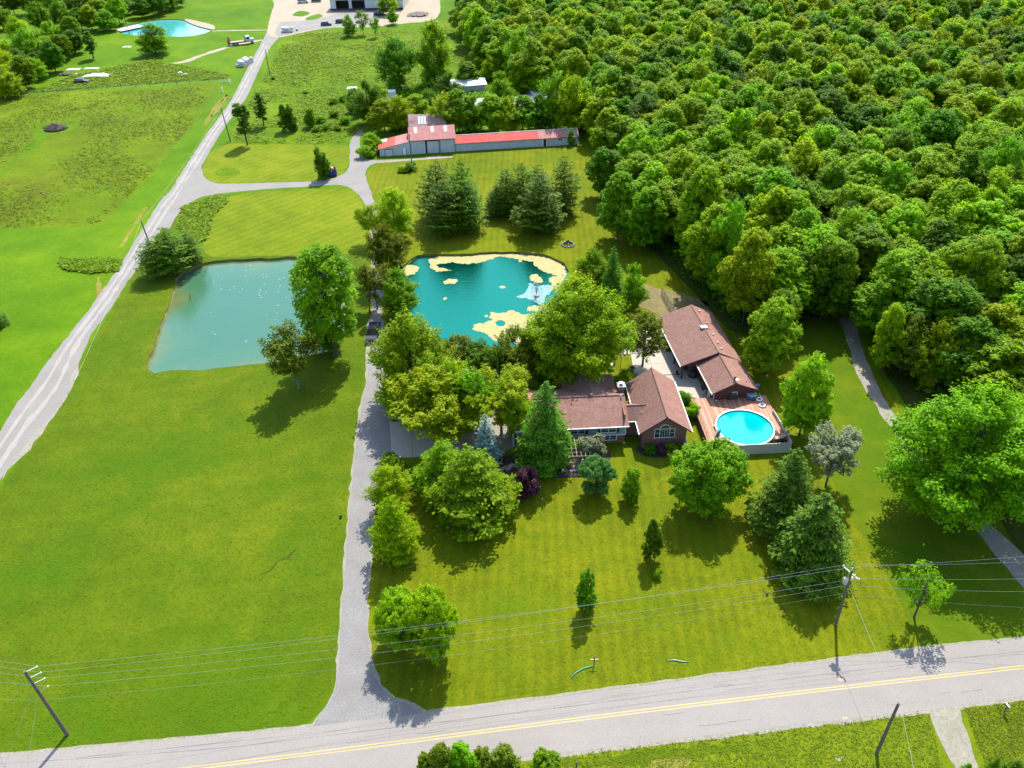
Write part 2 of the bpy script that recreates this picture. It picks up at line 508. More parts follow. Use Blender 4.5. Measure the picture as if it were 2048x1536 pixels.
def water_mat(name, deep, shallow, edge, rough=0.04, rip=0.02, dist=6.0, spec=0.6, refl=None):
    deep, shallow, edge = al(deep), al(shallow), al(edge)
    if refl: refl = (refl[0], al(refl[1]))
    m, nt, p = newmat(name)
    p.inputs['Roughness'].default_value = rough
    p.inputs['IOR'].default_value = 1.33
    p.inputs['Specular IOR Level'].default_value = spec
    a = N(nt, 'ShaderNodeAttribute'); a.attribute_name = 'shore'
    v = coord(nt)
    w = math_n(nt, 'MULTIPLY_ADD', noise_n(nt, v, 0.12, 4), 0.7, math_n(nt, 'DIVIDE', a.outputs['Fac'], dist))
    w = math_n(nt, 'SUBTRACT', w, 0.3)
    col = ramp(nt, w, [(0.0, edge), (0.35, shallow), (0.95, deep)])
    nt.links.new(col, p.inputs['Base Color'])
    nb = noise_n(nt, coord(nt, (1, 2.2, 1), 0.1), 1.6, 3)
    bn = bump(nt, nb, rip)
    nt.links.new(bn, p.inputs['Normal'])
    if refl:
        out = nt.nodes['Material Output']
        g = N(nt, 'ShaderNodeBsdfGlossy'); g.inputs['Color'].default_value = refl[1] + (1,); g.inputs['Roughness'].default_value = 0.02
        nt.links.new(bn, g.inputs['Normal'])
        ms = N(nt, 'ShaderNodeMixShader'); ms.inputs[0].default_value = refl[0]
        nt.links.new(p.outputs[0], ms.inputs[1]); nt.links.new(g.outputs[0], ms.inputs[2]); nt.links.new(ms.outputs[0], out.inputs['Surface'])
    return m


M['water1'] = water_mat('milky_green_water', (0.035, 0.135, 0.075), (0.055, 0.15, 0.075), (0.15, 0.16, 0.045), dist=10, rip=0.03, spec=0.2, refl=(0.09, (0.8, 1.2, 0.95)))
M['water2'] = water_mat('dyed_turquoise_water', (0.0, 0.042, 0.024), (0.0, 0.045, 0.023), (0.0, 0.04, 0.018), dist=5, rip=0.045, spec=0.1, rough=0.03, refl=(0.34, (0.02, 0.72, 0.52)))
M['water3'] = water_mat('bright_turquoise_water', (0.06, 0.36, 0.33), (0.10, 0.42, 0.36), (0.3, 0.36, 0.26), dist=5)
M['poolwater'] = water_mat('pool_water', (0.0, 0.38, 0.385), (0.0, 0.43, 0.42), (0.0, 0.27, 0.30), dist=2.5, rip=0.006, spec=0.4)
M['frothwater'] = simple('splashed_water', (0.04, 0.22, 0.24), 0.3, (0.17, 0.33, 0.35), 1.5)


# leaves
def leaf_mat(name, dark, light, trans=0.58, hue=0.02):
    dark, light = al(dark), al(light)
    m, nt, p = newmat(name)
    out = nt.nodes['Material Output']
    p.inputs['Roughness'].default_value = 0.6
    p.inputs['Specular IOR Level'].default_value = 0.12
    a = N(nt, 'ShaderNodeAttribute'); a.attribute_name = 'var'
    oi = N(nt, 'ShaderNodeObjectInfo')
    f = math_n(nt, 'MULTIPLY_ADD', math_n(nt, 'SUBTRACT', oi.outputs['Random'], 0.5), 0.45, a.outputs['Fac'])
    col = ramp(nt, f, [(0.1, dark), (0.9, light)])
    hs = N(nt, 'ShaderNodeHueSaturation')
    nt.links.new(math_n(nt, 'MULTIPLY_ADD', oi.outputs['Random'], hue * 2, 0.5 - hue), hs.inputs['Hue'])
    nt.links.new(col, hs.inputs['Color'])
    nt.links.new(hs.outputs[0], p.inputs['Base Color'])
    t = N(nt, 'ShaderNodeBsdfTranslucent')
    g = mix(nt, 1.0, hs.outputs[0], (1.55, 1.4, 0.6), 'MULTIPLY')
    nt.links.new(g, t.inputs['Color'])
    ms = N(nt, 'ShaderNodeMixShader'); ms.inputs[0].default_value = trans
    nt.links.new(p.outputs[0], ms.inputs[1]); nt.links.new(t.outputs[0], ms.inputs[2])
    nt.links.new(ms.outputs[0], out.inputs['Surface'])
    return m


M['l_bright'] = leaf_mat('leaves_bright', (0.14, 0.32, 0.001), (0.44, 0.68, 0.003))
M['l_yellow'] = leaf_mat('leaves_yellow_green', (0.20, 0.35, 0.001), (0.50, 0.66, 0.004))
M['l_mid'] = leaf_mat('leaves_mid_green', (0.085, 0.24, 0.002), (0.33, 0.58, 0.004))
M['l_dark'] = leaf_mat('leaves_deep_green', (0.045, 0.15, 0.003), (0.21, 0.42, 0.006))
M['l_olive'] = leaf_mat('leaves_olive', (0.075, 0.13, 0.004), (0.28, 0.36, 0.012))
M['l_spruce'] = leaf_mat('needles_spruce', (0.028, 0.10, 0.003), (0.14, 0.31, 0.008), trans=0.25)
M['l_pine'] = leaf_mat('needles_pine', (0.03, 0.10, 0.003), (0.16, 0.31, 0.008), trans=0.3)
M['l_blue'] = leaf_mat('needles_blue_spruce', (0.10, 0.22, 0.18), (0.30, 0.48, 0.42), trans=0.25)
M['l_mint'] = leaf_mat('leaves_fresh_green', (0.05, 0.22, 0.03), (0.20, 0.45, 0.10))
M['l_purple'] = leaf_mat('leaves_purple', (0.06, 0.02, 0.03), (0.17, 0.08, 0.09), trans=0.25)
M['l_grey'] = leaf_mat('leaves_silver', (0.16, 0.20, 0.09), (0.34, 0.38, 0.21), trans=0.3)
M['l_weed'] = leaf_mat('grass_blades', (0.13, 0.24, 0.002), (0.26, 0.40, 0.006), trans=0.4)
M['l_lawn'] = leaf_mat('lawn_blades', (0.10, 0.15, 0.003), (0.18, 0.22, 0.006), trans=0.35)
M['l_mead'] = leaf_mat('meadow_blades', (0.10, 0.165, 0.002), (0.21, 0.28, 0.005), trans=0.35)


# ------------------------------------------------------------------ ground sheets
def catmull(pts, closed=True, step=2.0):
    P = [Vector((p[0], p[1])) for p in pts]
    n = len(P); out = []
    rng = range(n) if closed else range(n - 1)
    for i in rng:
        if closed:
            a, b, c, d = P[i - 1], P[i], P[(i + 1) % n], P[(i + 2) % n]
        else:
            a, b, c, d = P[max(i - 1, 0)], P[i], P[i + 1], P[min(i + 2, n - 1)]
        k = max(1, int((c - b).length / step))
        for j in range(k):
            t = j / k
            out.append(0.5 * ((2 * b) + (c - a) * t + (2 * a - 5 * b + 4 * c - d) * t * t + (3 * b - a - 3 * c + d) * t ** 3))
    if not closed: out.append(P[-1])
    return out


def rough_edge(pts, amp, sc=0.6, seed=0.0, closed=True):
    if amp == 0: return pts
    out = []; n = len(pts)
    for i, p in enumerate(pts):
        a = pts[i - 1] if (closed or i > 0) else p
        b = pts[(i + 1) % n] if (closed or i < n - 1) else p
        d = b - a
        if d.length < 1e-6: out.append(p); continue
        nrm = Vector((-d.y, d.x)).normalized()
        k = noise.noise(Vector((p.x * sc, p.y * sc, seed))) + 0.6 * noise.noise(Vector((p.x * sc * 3.1, p.y * sc * 3.1, seed + 9)))
        out.append(p + nrm * k * amp)
    return out


def inpoly(pt, poly):
    x, y = pt; c = False; j = len(poly) - 1
    for i in range(len(poly)):
        xi, yi = poly[i]; xj, yj = poly[j]
        if (yi > y) != (yj > y) and x < (xj - xi) * (y - yi) / (yj - yi + 1e-12) + xi: c = not c
        j = i
    return c


def npinpoly(X, Y, poly):
    P = np.array([(p[0], p[1]) for p in poly]); c = np.zeros(X.shape, bool)
    j = len(P) - 1
    for i in range(len(P)):
        xi, yi = P[i]; xj, yj = P[j]
        m = ((yi > Y) != (yj > Y)) & (X < (xj - xi) * (Y - yi) / (yj - yi + 1e-12) + xi)
        c ^= m; j = i
    return c


def W2(pts):
    return [G(x, y).to_2d() for x, y in pts]


def tri(outline, holes=(), extra=()):
    vs = list(outline); es = [(i, (i + 1) % len(outline)) for i in range(len(outline))]
    for h in holes:
        n = len(vs); vs += list(h)
        es += [(n + i, n + (i + 1) % len(h)) for i in range(len(h))]
    vs += list(extra)
    r = geometry.delaunay_2d_cdt([Vector(v) for v in vs], es, [], 1, 1e-5)
    V, Fc = r[0], r[2]
    C = np.array([[(V[f[0]].x + V[f[1]].x + V[f[2]].x) / 3, (V[f[0]].y + V[f[1]].y + V[f[2]].y) / 3] for f in Fc])
    keep = npinpoly(C[:, 0], C[:, 1], outline)
    for h in holes: keep &= ~npinpoly(C[:, 0], C[:, 1], h)
    out = []
    for f, k in zip(Fc, keep):
        if not k: continue
        a, b, c = V[f[0]], V[f[1]], V[f[2]]
        if (b.x - a.x) * (c.y - a.y) - (b.y - a.y) * (c.x - a.x) < 0: f = (f[0], f[2], f[1])
        out.append(tuple(f[:3]))
    return V, out


def sheet(name, outline, z, mat, holes=(), amp=0.0, smooth=True, step=1.5, sc=0.6, kind='structure', shore=False, world=False, label=None, cat=None, group=None, grid=0):
    o2 = outline if world else W2(outline)
    if smooth: o2 = catmull(o2, True, step)
    else:
        r = []
        for i in range(len(o2)):
            a, b = o2[i], o2[(i + 1) % len(o2)]
            k = max(1, int((b - a).length / step))
            r += [a.lerp(b, j / k) for j in range(k)]
        o2 = r
    o2 = rough_edge(o2, amp, sc, hash(name) % 7 * 1.0 if False else len(name) * 1.3)
    extra = []
    if grid:
        xs = [p.x for p in o2]; ys = [p.y for p in o2]
        X, Y = np.meshgrid(np.arange(min(xs), max(xs), grid), np.arange(min(ys), max(ys), grid))
        k = npinpoly(X, Y, o2)
        extra = [Vector((a, b)) for a, b in zip(X[k], Y[k])]
    V, Fc = tri(o2, holes, extra)
    me = bpy.data.meshes.new(name)
    me.from_pydata([(v.x, v.y, z) for v in V], [], Fc)
    me.materials.append(mat)
    if shore:
        P = np.array([(p.x, p.y) for p in o2])[::2]
        VV = np.array([(v.x, v.y) for v in V])
        d = np.min(np.linalg.norm(VV[:, None, :] - P[None], axis=2), axis=1)
        at = me.attributes.new('shore', 'FLOAT', 'POINT'); at.data.foreach_set('value', d.astype(np.float32))
    o = bpy.data.objects.new(name, me); COL.objects.link(o)
    if kind: o['kind'] = kind
    tag(o, label, cat, group)
    return o, o2


def ribbon(name, pts, width, z, mat, amp=0.0, kind='structure', step=1.5, parent=None, world=False):
    c = catmull(pts if world else W2(pts), False, step)
    L = []; Rr = []
    for i, p in enumerate(c):
        d = (c[min(i + 1, len(c) - 1)] - c[max(i - 1, 0)]).normalized(); n = Vector((-d.y, d.x))
        w = width / 2
        if amp: w += amp * noise.noise(Vector((p.x * 0.5, p.y * 0.5, 3.3)))
        L.append(p + n * w); Rr.append(p - n * w)
    mb = MB(); k = len(c)
    mb.add([(p.x, p.y, z) for p in L] + [(p.x, p.y, z) for p in Rr], [(k + i, k + i + 1, i + 1, i) for i in range(k - 1)])
    o = mb.ob(name, mat, parent)
    if kind: o['kind'] = kind
    return o


# ponds first: outlines are holes in every grass sheet over them
POND1 = [(290, 737), (303, 700), (318, 660), (330, 625), (335, 612), (350, 570), (356, 552), (390, 532), (415, 524), (450, 520), (520, 517), (590, 514), (640, 514), (682, 520), (696, 560), (692, 640), (672, 692), (635, 708), (560, 722), (480, 732), (420, 738), (380, 742), (340, 742), (310, 746)]
POND2 = [(812, 528), (835, 512), (880, 508), (930, 508), (990, 504), (1050, 505), (1100, 512), (1128, 526), (1136, 548), (1120, 585), (1108, 625), (1090, 660), (1040, 690), (975, 694), (920, 690), (870, 672), (830, 640), (805, 600), (797, 560)]
POND3 = [(240, 64), (248, 52), (275, 46), (310, 40), (345, 38), (372, 41), (392, 50), (424, 58), (405, 68), (370, 73), (330, 73), (290, 72), (255, 69)]
holes = []
for nm, pts, wm, z in (('pond_water', POND1, M['water1'], -0.5), ('pond_water', POND2, M['water2'], -0.45), ('pond_water', POND3, M['water3'], -0.3)):
    o, out = sheet(nm, pts, z, wm, amp=0.5, shore=True, grid=1.6, sc=0.35)
    holes.append([Vector(p) for p in out])
    # bank: steep earth face between grass edge and water, a narrow mud shelf
    n = len(out); cx = sum(p.x for p in out) / n; cy = sum(p.y for p in out) / n
    ins = []
    for i, p in enumerate(out):
        d = out[(i + 1) % n] - out[i - 1]; nrm = Vector((-d.y, d.x)).normalized()
        if nrm.dot(Vector((cx, cy)) - p) < 0: nrm = -nrm
        w = 0.35 + 0.35 * noise.noise(Vector((p.x * 0.3, p.y * 0.3, 5)))
        ins.append(p + nrm * max(0.12, w))
    mb = MB()
    mb.add([(p.x, p.y, 0.03) for p in out] + [(p.x, p.y, z + 0.22) for p in out] + [(p.x, p.y, z - 0.3) for p in ins],
           [(i, (i + 1) % n, n + (i + 1) % n, n + i) for i in range(n)] + [(n + i, n + (i + 1) % n, 2 * n + (i + 1) % n, 2 * n + i) for i in range(n)])
    mb.ob('pond_bank', M['bank'])['kind'] = 'structure'

big = [Vector((-2500, -300)), Vector((2500, -300)), Vector((2500, 3500)), Vector((-2500, 3500))]
sheet('ground', big, 0.0, M['base'], holes=holes, smooth=False, step=400, world=True)


def gsheet(name, pts, z, mat, amp=0.5, smooth=True, hl=(), **kw):
    return sheet(name, pts, z, mat, holes=[holes[i] for i in hl], amp=amp, smooth=smooth, **kw)


gsheet('meadow', [(-150, 195), (0, 191), (150, 183), (300, 176), (432, 168), (415, 210), (370, 270), (310, 340), (255, 400), (215, 440), (190, 452), (100, 455), (0, 458), (-150, 462)], 0.004, M['rough'], 0.8)
gsheet('meadow', [(462, 282), (500, 288), (580, 288), (672, 291), (700, 275), (745, 262), (800, 240), (960, 235), (1160, 235), (1120, 150), (960, 150), (938, 60), (900, 40), (760, 60), (620, 62), (565, 78), (528, 140), (500, 195), (475, 240)], 0.004, M['weeds'], 0.8)
gsheet('field', [(605, 1456), (400, 1478), (237, 1491), (0, 1512), (-300, 1536), (-300, 1330), (0, 975), (70, 868), (140, 762), (172, 700), (210, 640), (260, 560), (300, 500), (345, 435), (390, 402), (440, 390), (560, 380), (690, 376), (722, 400), (735, 480), (740, 640), (735, 740), (718, 840), (705, 950), (690, 1150), (680, 1300), (668, 1400)], 0.004, M['field'], 0.2, False, hl=(0,))
gsheet('lawn', [(425, 430), (446, 398), (520, 384), (690, 378), (720, 400), (732, 470), (715, 505), (640, 510), (520, 512), (420, 512), (408, 470)], 0.008, M['lawn_far'], 0.4, hl=(0,))
gsheet('lawn', [(408, 330), (425, 300), (462, 287), (500, 289), (580, 289), (670, 292), (697, 292), (696, 330), (677, 350), (632, 361), (478, 366), (431, 365), (410, 354)], 0.008, M['lawn_far'], 0.3)
gsheet('lawn', [(640, 1452), (668, 1400), (680, 1300), (690, 1150), (705, 950), (718, 840), (733, 760), (738, 640), (737, 480), (742, 385), (734, 345), (757, 324), (825, 318), (910, 306), (1175, 287), (1260, 420), (1400, 560), (1600, 640), (1700, 660), (1900, 960), (2250, 1180), (2300, 1255), (1850, 1300), (1200, 1382)], 0.004, M['lawn'], 0.2, False, hl=(1,))
gsheet('lawn', [(1590, 640), (1680, 640), (1700, 700), (1780, 850), (1960, 1075), (2060, 1200), (2200, 1262), (2048, 1282), (1850, 1299), (1790, 1180), (1700, 1020), (1600, 860)], 0.008, M['field'], 0.4, False)
gsheet('forest_floor', [(945, 110), (960, 30), (980, -60), (2600, -60), (2600, 1150), (2120, 1160), (1990, 1030), (1850, 860), (1760, 730), (1725, 640), (1600, 640), (1530, 670), (1460, 660), (1400, 600), (1350, 545), (1290, 490), (1235, 430), (1205, 350), (1185, 260), (1100, 220), (1000, 185)], 0.012, M['woodfloor'], 0.8, step=3)
gsheet('forest_floor', [(1200, 560), (1380, 590), (1420, 640), (1340, 640)], 0.012, M['bank'], 0.8)
# darker lush weedy patches, mown rings
gsheet('weed_patch', [(118, 520), (160, 515), (240, 520), (235, 540), (180, 543), (130, 537)], 0.012, M['weeds'], 0.7)
gsheet('weed_patch', [(365, 415), (440, 390), (452, 405), (420, 430), (410, 480), (385, 490), (360, 455)], 0.012, M['weeds'], 0.6)
gsheet('weed_patch', [(430, 345), (445, 336), (475, 338), (480, 345), (460, 352), (438, 352)], 0.016, M['weeds'], 0.5)
gsheet('mown_path', [(72, 262), (95, 247), (130, 247), (155, 252), (140, 262), (100, 270), (75, 290), (0, 355), (-60, 405), (-60, 390), (0, 345), (60, 288)], 0.008, M['base'], 0.5)


gsheet('verge', [(-400, 1700), (400, 1590), (1028, 1515), (1600, 1446), (2048, 1390), (2500, 1330), (2600, 1900), (-400, 1900)], 0.006, M['lawn_far'], 0.0, False)
gsheet('weed_patch', [(1050, 1530), (1200, 1512), (1420, 1490), (1500, 1500), (1350, 1520), (1150, 1536)], 0.010, M['field'], 0.7)
# paved road
UP = W2([(-500, 1556), (0, 1512), (237, 1491), (589, 1457), (1200, 1383), (1850, 1297), (2048, 1279), (2700, 1210)])
LO = W2([(-500, 1690), (400, 1600), (1028, 1517), (1200, 1497), (1599, 1449), (1862, 1419), (2048, 1393), (2700, 1310)])
CE = W2([(-500, 1640), (0, 1584), (390, 1536), (730, 1494), (1200, 1433), (1600, 1385), (2048, 1334), (2700, 1262)])


def strip(name, A, B, z, mat, amp=0.0):
    a = rough_edge(catmull(A, False, 1.2), amp, 0.8, 1.0, False); b = rough_edge(catmull(B, False, 1.2), amp, 0.8, 4.0, False)
    out = a + b[::-1]
    V, Fc = tri(out)
    me = bpy.data.meshes.new(name); me.from_pydata([(v.x, v.y, z) for v in V], [], Fc); me.materials.append(mat)
    o = bpy.data.objects.new(name, me); COL.objects.link(o); o['kind'] = 'structure'
    return o


def shift(P, d):
    return [p + Vector((0, d)) for p in P]


strip('road_shoulder', shift(UP, 0.35), shift(LO, -0.45), 0.020, M['shoulder'], 0.18)
strip('road', UP, LO, 0.026, M['asphalt'], 0.07)
for dd in (-0.16, 0.16):
    ribbon('road_line', shift(CE, dd), 0.13, 0.032, M['yellow'], kind='structure', world=True)
# tar-sealed cracks, survey paint
for pts in ([(0, 1528), (400, 1500), (700, 1466), (1100, 1418), (1540, 1362), (2048, 1302)], [(150, 1516), (520, 1478), (700, 1459)], [(1660, 1350), (1700, 1346)]):
    ribbon('road_crack', pts, 0.035, 0.031, M['crack'], 0.03)
random.seed(3)
for i in range(34):
    x = random.uniform(100, 2000); t = random.random()
    yc = 1536 + (x - 390) * (1334 - 1536) / (2048 - 390)
    y = yc + (t - 0.5) * 90
    L = random.uniform(15, 90)
    ribbon('road_crack', [(x, y), (x + L * 0.5, y - L * 0.06 + random.uniform(-2, 2)), (x + L, y - L * 0.122)], random.uniform(0.02, 0.04), 0.031, M['crack'], 0.03)
for px, py in ((1690, 1437), (1682, 1360), (960, 1463)):
    p = G(px, py)
    MB().slab([(p.x - 0.3, p.y - 0.15, 0.036), (p.x + 0.3, p.y - 0.12, 0.036), (p.x + 0.25, p.y + 0.15, 0.036), (p.x - 0.3, p.y + 0.12, 0.036)], 0.003).ob('paint_mark', M['orange'])['kind'] = 'structure'

# gravel road on the left with two wheel tracks
RL = [(-150, 1085), (0, 860), (30, 812), (52, 784), (82, 742), (107, 707), (125, 685), (160, 642), (195, 595), (220, 560), (240, 532), (265, 490), (295, 442), (322, 400), (342, 379), (376, 325), (417, 263), (461, 202), (495, 137), (523, 85), (533, 65), (543, 38), (550, 0), (553, -40)]
RR = [(-150, 1210), (0, 962), (32, 917), (70, 865), (100, 835), (135, 787), (140, 757), (160, 722), (170, 695), (185, 665), (207, 637), (225, 612), (245, 580), (265, 550), (285, 520), (310, 478), (327, 455), (345, 425), (368, 390), (407, 325), (441, 267), (468, 229), (495, 191), (519, 137), (540, 96), (562, 70), (585, 40), (600, 0), (605, -40)]
strip('gravel_road', W2(RL), W2(RR), 0.020, M['gravel_pale'], 0.3)
for f in (0.30, 0.62):
    ctr = []
    for q in range(len(RL)):
        a = RL[q]
        b = min(RR, key=lambda r: abs((r[1] - a[1]) - (r[0] - a[0]) * 0.55))
        ctr.append((a[0] + (b[0] - a[0]) * f, a[1] + (b[1] - a[1]) * f))
    ribbon('wheel_track', ctr[0:-4], 0.7, 0.026, M['track'], 0.45)
gsheet('gravel_spill', [(165, 712), (150, 760), (135, 795), (100, 845), (70, 885), (20, 940), (0, 972), (10, 935), (60, 860), (105, 815), (130, 765), (150, 715)], 0.016, M['shoulder'], 0.7)
gsheet('farm_drive', [(400, 330), (405, 342), (410, 355), (431, 366), (478, 367), (632, 362), (677, 352), (697, 336), (700, 300), (699, 287), (710, 267), (722, 259), (726, 266), (720, 278), (721, 300), (735, 318), (757, 321), (757, 325), (742, 330), (731, 343), (733, 360), (742, 384), (752, 420), (760, 480), (768, 560), (760, 640), (745, 640), (742, 560), (740, 480), (735, 420), (712, 384), (695, 374), (680, 370), (632, 372), (513, 380), (427, 389), (386, 402), (355, 430), (337, 458), (325, 450), (350, 400), (380, 350)], 0.030, M['gravel_pale'], 0.25)
gsheet('farm_track', [(750, 322), (825, 317), (905, 312), (905, 315), (825, 321), (752, 326)], 0.022, M['shoulder'], 0.3)
gsheet('dirt_patch', [(850, 314), (880, 311), (885, 316), (855, 318)], 0.034, M['sand'], 0.3)
gsheet('driveway', [(628, 1446), (655, 1412), (668, 1388), (677, 1330), (683, 1240), (690, 1150), (697, 1040), (706, 950), (714, 870), (722, 820), (733, 765), (736, 730), (740, 690), (741, 640), (762, 640), (768, 700), (772, 760), (778, 840), (784, 905), (764, 962), (746, 1010), (742, 1100), (734, 1200), (738, 1300), (746, 1345), (760, 1372), (784, 1396), (822, 1411), (850, 1440), (740, 1470), (620, 1475)], 0.024, M['gravel'], 0.12, step=1.0)
gsheet('driveway_edge', [(625, 1445), (650, 1412), (664, 1385), (673, 1330), (686, 1150), (702, 950), (718, 820), (730, 765), (736, 640), (766, 640), (776, 760), (782, 840), (789, 905), (769, 962), (750, 1010), (746, 1100), (738, 1200), (742, 1300), (764, 1368), (790, 1391), (832, 1408), (855, 1440), (620, 1478)], 0.021, M['shoulder'], 0.3, step=1.0)
gsheet('woodland_lane', [(1674, 622), (1686, 660), (1700, 699), (1708, 735), (1726, 771), (1751, 811), (1767, 839), (1785, 857), (1830, 920), (1890, 990), (1964, 1074), (1997, 1117), (2048, 1178), (2130, 1285), (2200, 1275), (2150, 1210), (2048, 1108), (2013, 1077), (1978, 1046), (1910, 965), (1845, 890), (1789, 829), (1773, 803), (1754, 769), (1734, 723), (1720, 679), (1709, 632), (1695, 600)], 0.022, M['shoulder'], 0.3)
gsheet('dirt_drive', [(1860, 1419), (1867, 1452), (1882, 1487), (1911, 1536), (1950, 1600), (2005, 1600), (1957, 1536), (1939, 1482), (1924, 1443), (1917, 1413)], 0.024, M['shoulder'], 0.25, step=0.8)
gsheet('yard_dirt', [(556, 75), (600, 66), (660, 56), (740, 54), (800, 48), (865, 40), (880, 20), (870, -10), (800, -20), (560, -20), (548, 10), (535, 62)], 0.024, M['sand'], 0.6)
gsheet('yard_gravel', [(556, 72), (620, 60), (700, 52), (750, 48), (760, 24), (690, 24), (650, 34), (600, 42), (560, 46)], 0.030, M['gravel_pale'], 0.5)
gsheet('weed_patch', [(585, 30), (600, 22), (620, 26), (605, 33)], 0.034, M['base'], 0.5)
gsheet('weed_patch', [(610, 38), (635, 28), (645, 33), (625, 40)], 0.034, M['base'], 0.5)
ribbon('dirt_track', [(320, 132), (370, 123), (400, 112), (450, 96), (490, 86), (525, 80)], 2.6, 0.022, M['sand'], 0.8)
ribbon('dirt_track', [(425, 62), (470, 61), (535, 60)], 1.6, 0.022, M['sand'], 0.8)
gsheet('sandy_shore', [(372, 38), (395, 42), (425, 50), (430, 58), (424, 59), (392, 51), (372, 42)], 0.02, M['sand'], 0.2, step=1)
gsheet('dirt_patch', [(1472, 911), (1490, 908), (1500, 913), (1480, 917)], 0.016, M['sand'], 0.4, step=0.6)
gsheet('dirt_patch', [(1668, 1516), (1680, 1510), (1690, 1516), (1678, 1524)], 0.016, M['sand'], 0.4, step=0.6)
gsheet('dirt_patch', [(1835, 1475), (1848, 1472), (1852, 1480), (1840, 1482)], 0.016, M['dry'], 0.4, step=0.6)
gsheet('dirt_patch', [(1300, 1530), (1340, 1515), (1380, 1525), (1340, 1540)], 0.012, M['dry'], 0.6, step=0.8)
for pts in ([(0, 900), (70, 800), (195, 640), (205, 560)], [(250, 500), (300, 420)]):
    ribbon('dry_grass_strip', [(p[0] - 8, p[1] - 6) for p in pts], 0.8, 0.012, M['dry'], 0.7)
ribbon('dry_grass_strip', [(425, 232), (455, 190), (432, 212), (410, 250)], 1.2, 0.012, M['dry'], 0.7)
# mulch bed round the spruce, gravel under the trees
gsheet('mulch_bed', [(985, 930), (1010, 912), (1060, 900), (1120, 905), (1165, 915), (1170, 952), (1140, 955), (1080, 955), (1030, 950), (1000, 945)], 0.014, M['mulch'], 0.3, step=0.8)
gsheet('mulch_bed', [(1155, 905), (1215, 900), (1218, 925), (1200, 935), (1180, 930)], 0.014, M['mulch'], 0.2, step=0.8)
gsheet('mulch_bed', [(1275, 893), (1372, 890), (1378, 908), (1330, 915), (1285, 912)], 0.014, M['mulch'], 0.2, step=0.8)
gsheet('gravel_yard', [(785, 760), (830, 735), (910, 735), (1000, 760), (1060, 790), (1075, 850), (1020, 900), (950, 905), (940, 850), (790, 840)], 0.012, M['shoulder'], 0.5)

# ------------------------------------------------------------------ concrete slabs (each slab its own part)
pad = thing('concrete_pad', 'pale concrete parking pad beside the gravel driveway under the trees', 'pad', G(865, 880))


def slabgrid(root, quad, nx, ny, mat, z=0.06, gap=0.03, name='slab'):
    A, B, C, D = quad  # 2d corners: A-B along u, A-D along v
    L = root.location
    for i in range(nx):
        for j in range(ny):
            def q(u, v): return (A.lerp(B, u)).lerp(D.lerp(C, u), v)
            c = [q(i / nx, j / ny), q((i + 1) / nx, j / ny), q((i + 1) / nx, (j + 1) / ny), q(i / nx, (j + 1) / ny)]
            m_ = sum(c, Vector((0, 0))) / 4
            c = [p + (m_ - p).normalized() * gap for p in c]
            MB().slab([(p.x - L.x, p.y - L.y, z) for p in c], z + 0.05).ob(name, mat, root)


slabgrid(pad, [G(783, 917).to_2d(), G(955, 908).to_2d(), G(950, 842).to_2d(), G(779, 844).to_2d()], 4, 3, M['concrete'])
patio = thing('concrete_patio', 'cream concrete patio between the brick house and the brown outbuilding', 'patio', G(1330, 740))
slabgrid(patio, [Vector((23.9, 108.2)), Vector((33.4, 106.0)), Vector((32.4, 114)), Vector((23.4, 113.2))], 3, 2, M['concrete'])
slabgrid(patio, [Vector((20.5, 113.3)), Vector((34, 114.1)), Vector((33, 121)), Vector((20.8, 120))], 4, 2, M['concrete'])
slabgrid(patio, [Vector((18.8, 120.1)), Vector((27, 120.6)), Vector((26.7, 128)), Vector((19.5, 128))], 2, 2, M['concrete'])
slabgrid(patio, [Vector((17.8, 110.2)), Vector((23.3, 109)), Vector((23.3, 113.1)), Vector((18.0, 113.2))], 2, 1, M['concrete'])

# ------------------------------------------------------------------ tree generators
rng = np.random.default_rng(11)


def unit(n):
    v = rng.normal(size=(n, 3)); return v / np.linalg.norm(v, axis=1)[:, None]


def leaf_mesh(name, P, Nn, size, var, mat, asp=0.62, T=None):
    n = len(P)
    Nn = Nn / (np.linalg.norm(Nn, axis=1)[:, None] + 1e-9)
    if T is None: T = unit(n)
    T = T - (T * Nn).sum(1)[:, None] * Nn
    T /= (np.linalg.norm(T, axis=1)[:, None] + 1e-9)
    B = np.cross(Nn, T)
    s = np.asarray(size).reshape(-1, 1) * np.ones((n, 1)) * 0.5
    V = np.stack([P - T * s, P + B * s * asp - T * s * 0.1, P + T * s, P - B * s * asp - T * s * 0.1], 1).reshape(-1, 3)
    me = bpy.data.meshes.new(name)
    me.vertices.add(4 * n); me.loops.add(4 * n); me.polygons.add(n)
    me.vertices.foreach_set('co', V.astype(np.float32).ravel())
    me.loops.foreach_set('vertex_index', np.arange(4 * n, dtype=np.int32))
    me.polygons.foreach_set('loop_start', np.arange(0, 4 * n, 4, dtype=np.int32))
    me.polygons.foreach_set('loop_total', np.full(n, 4, dtype=np.int32))
    me.update(calc_edges=True)
    a = me.attributes.new('var', 'FLOAT', 'POINT')
    a.data.foreach_set('value', np.repeat(var, 4).astype(np.float32))
    me.materials.append(mat)
    return me


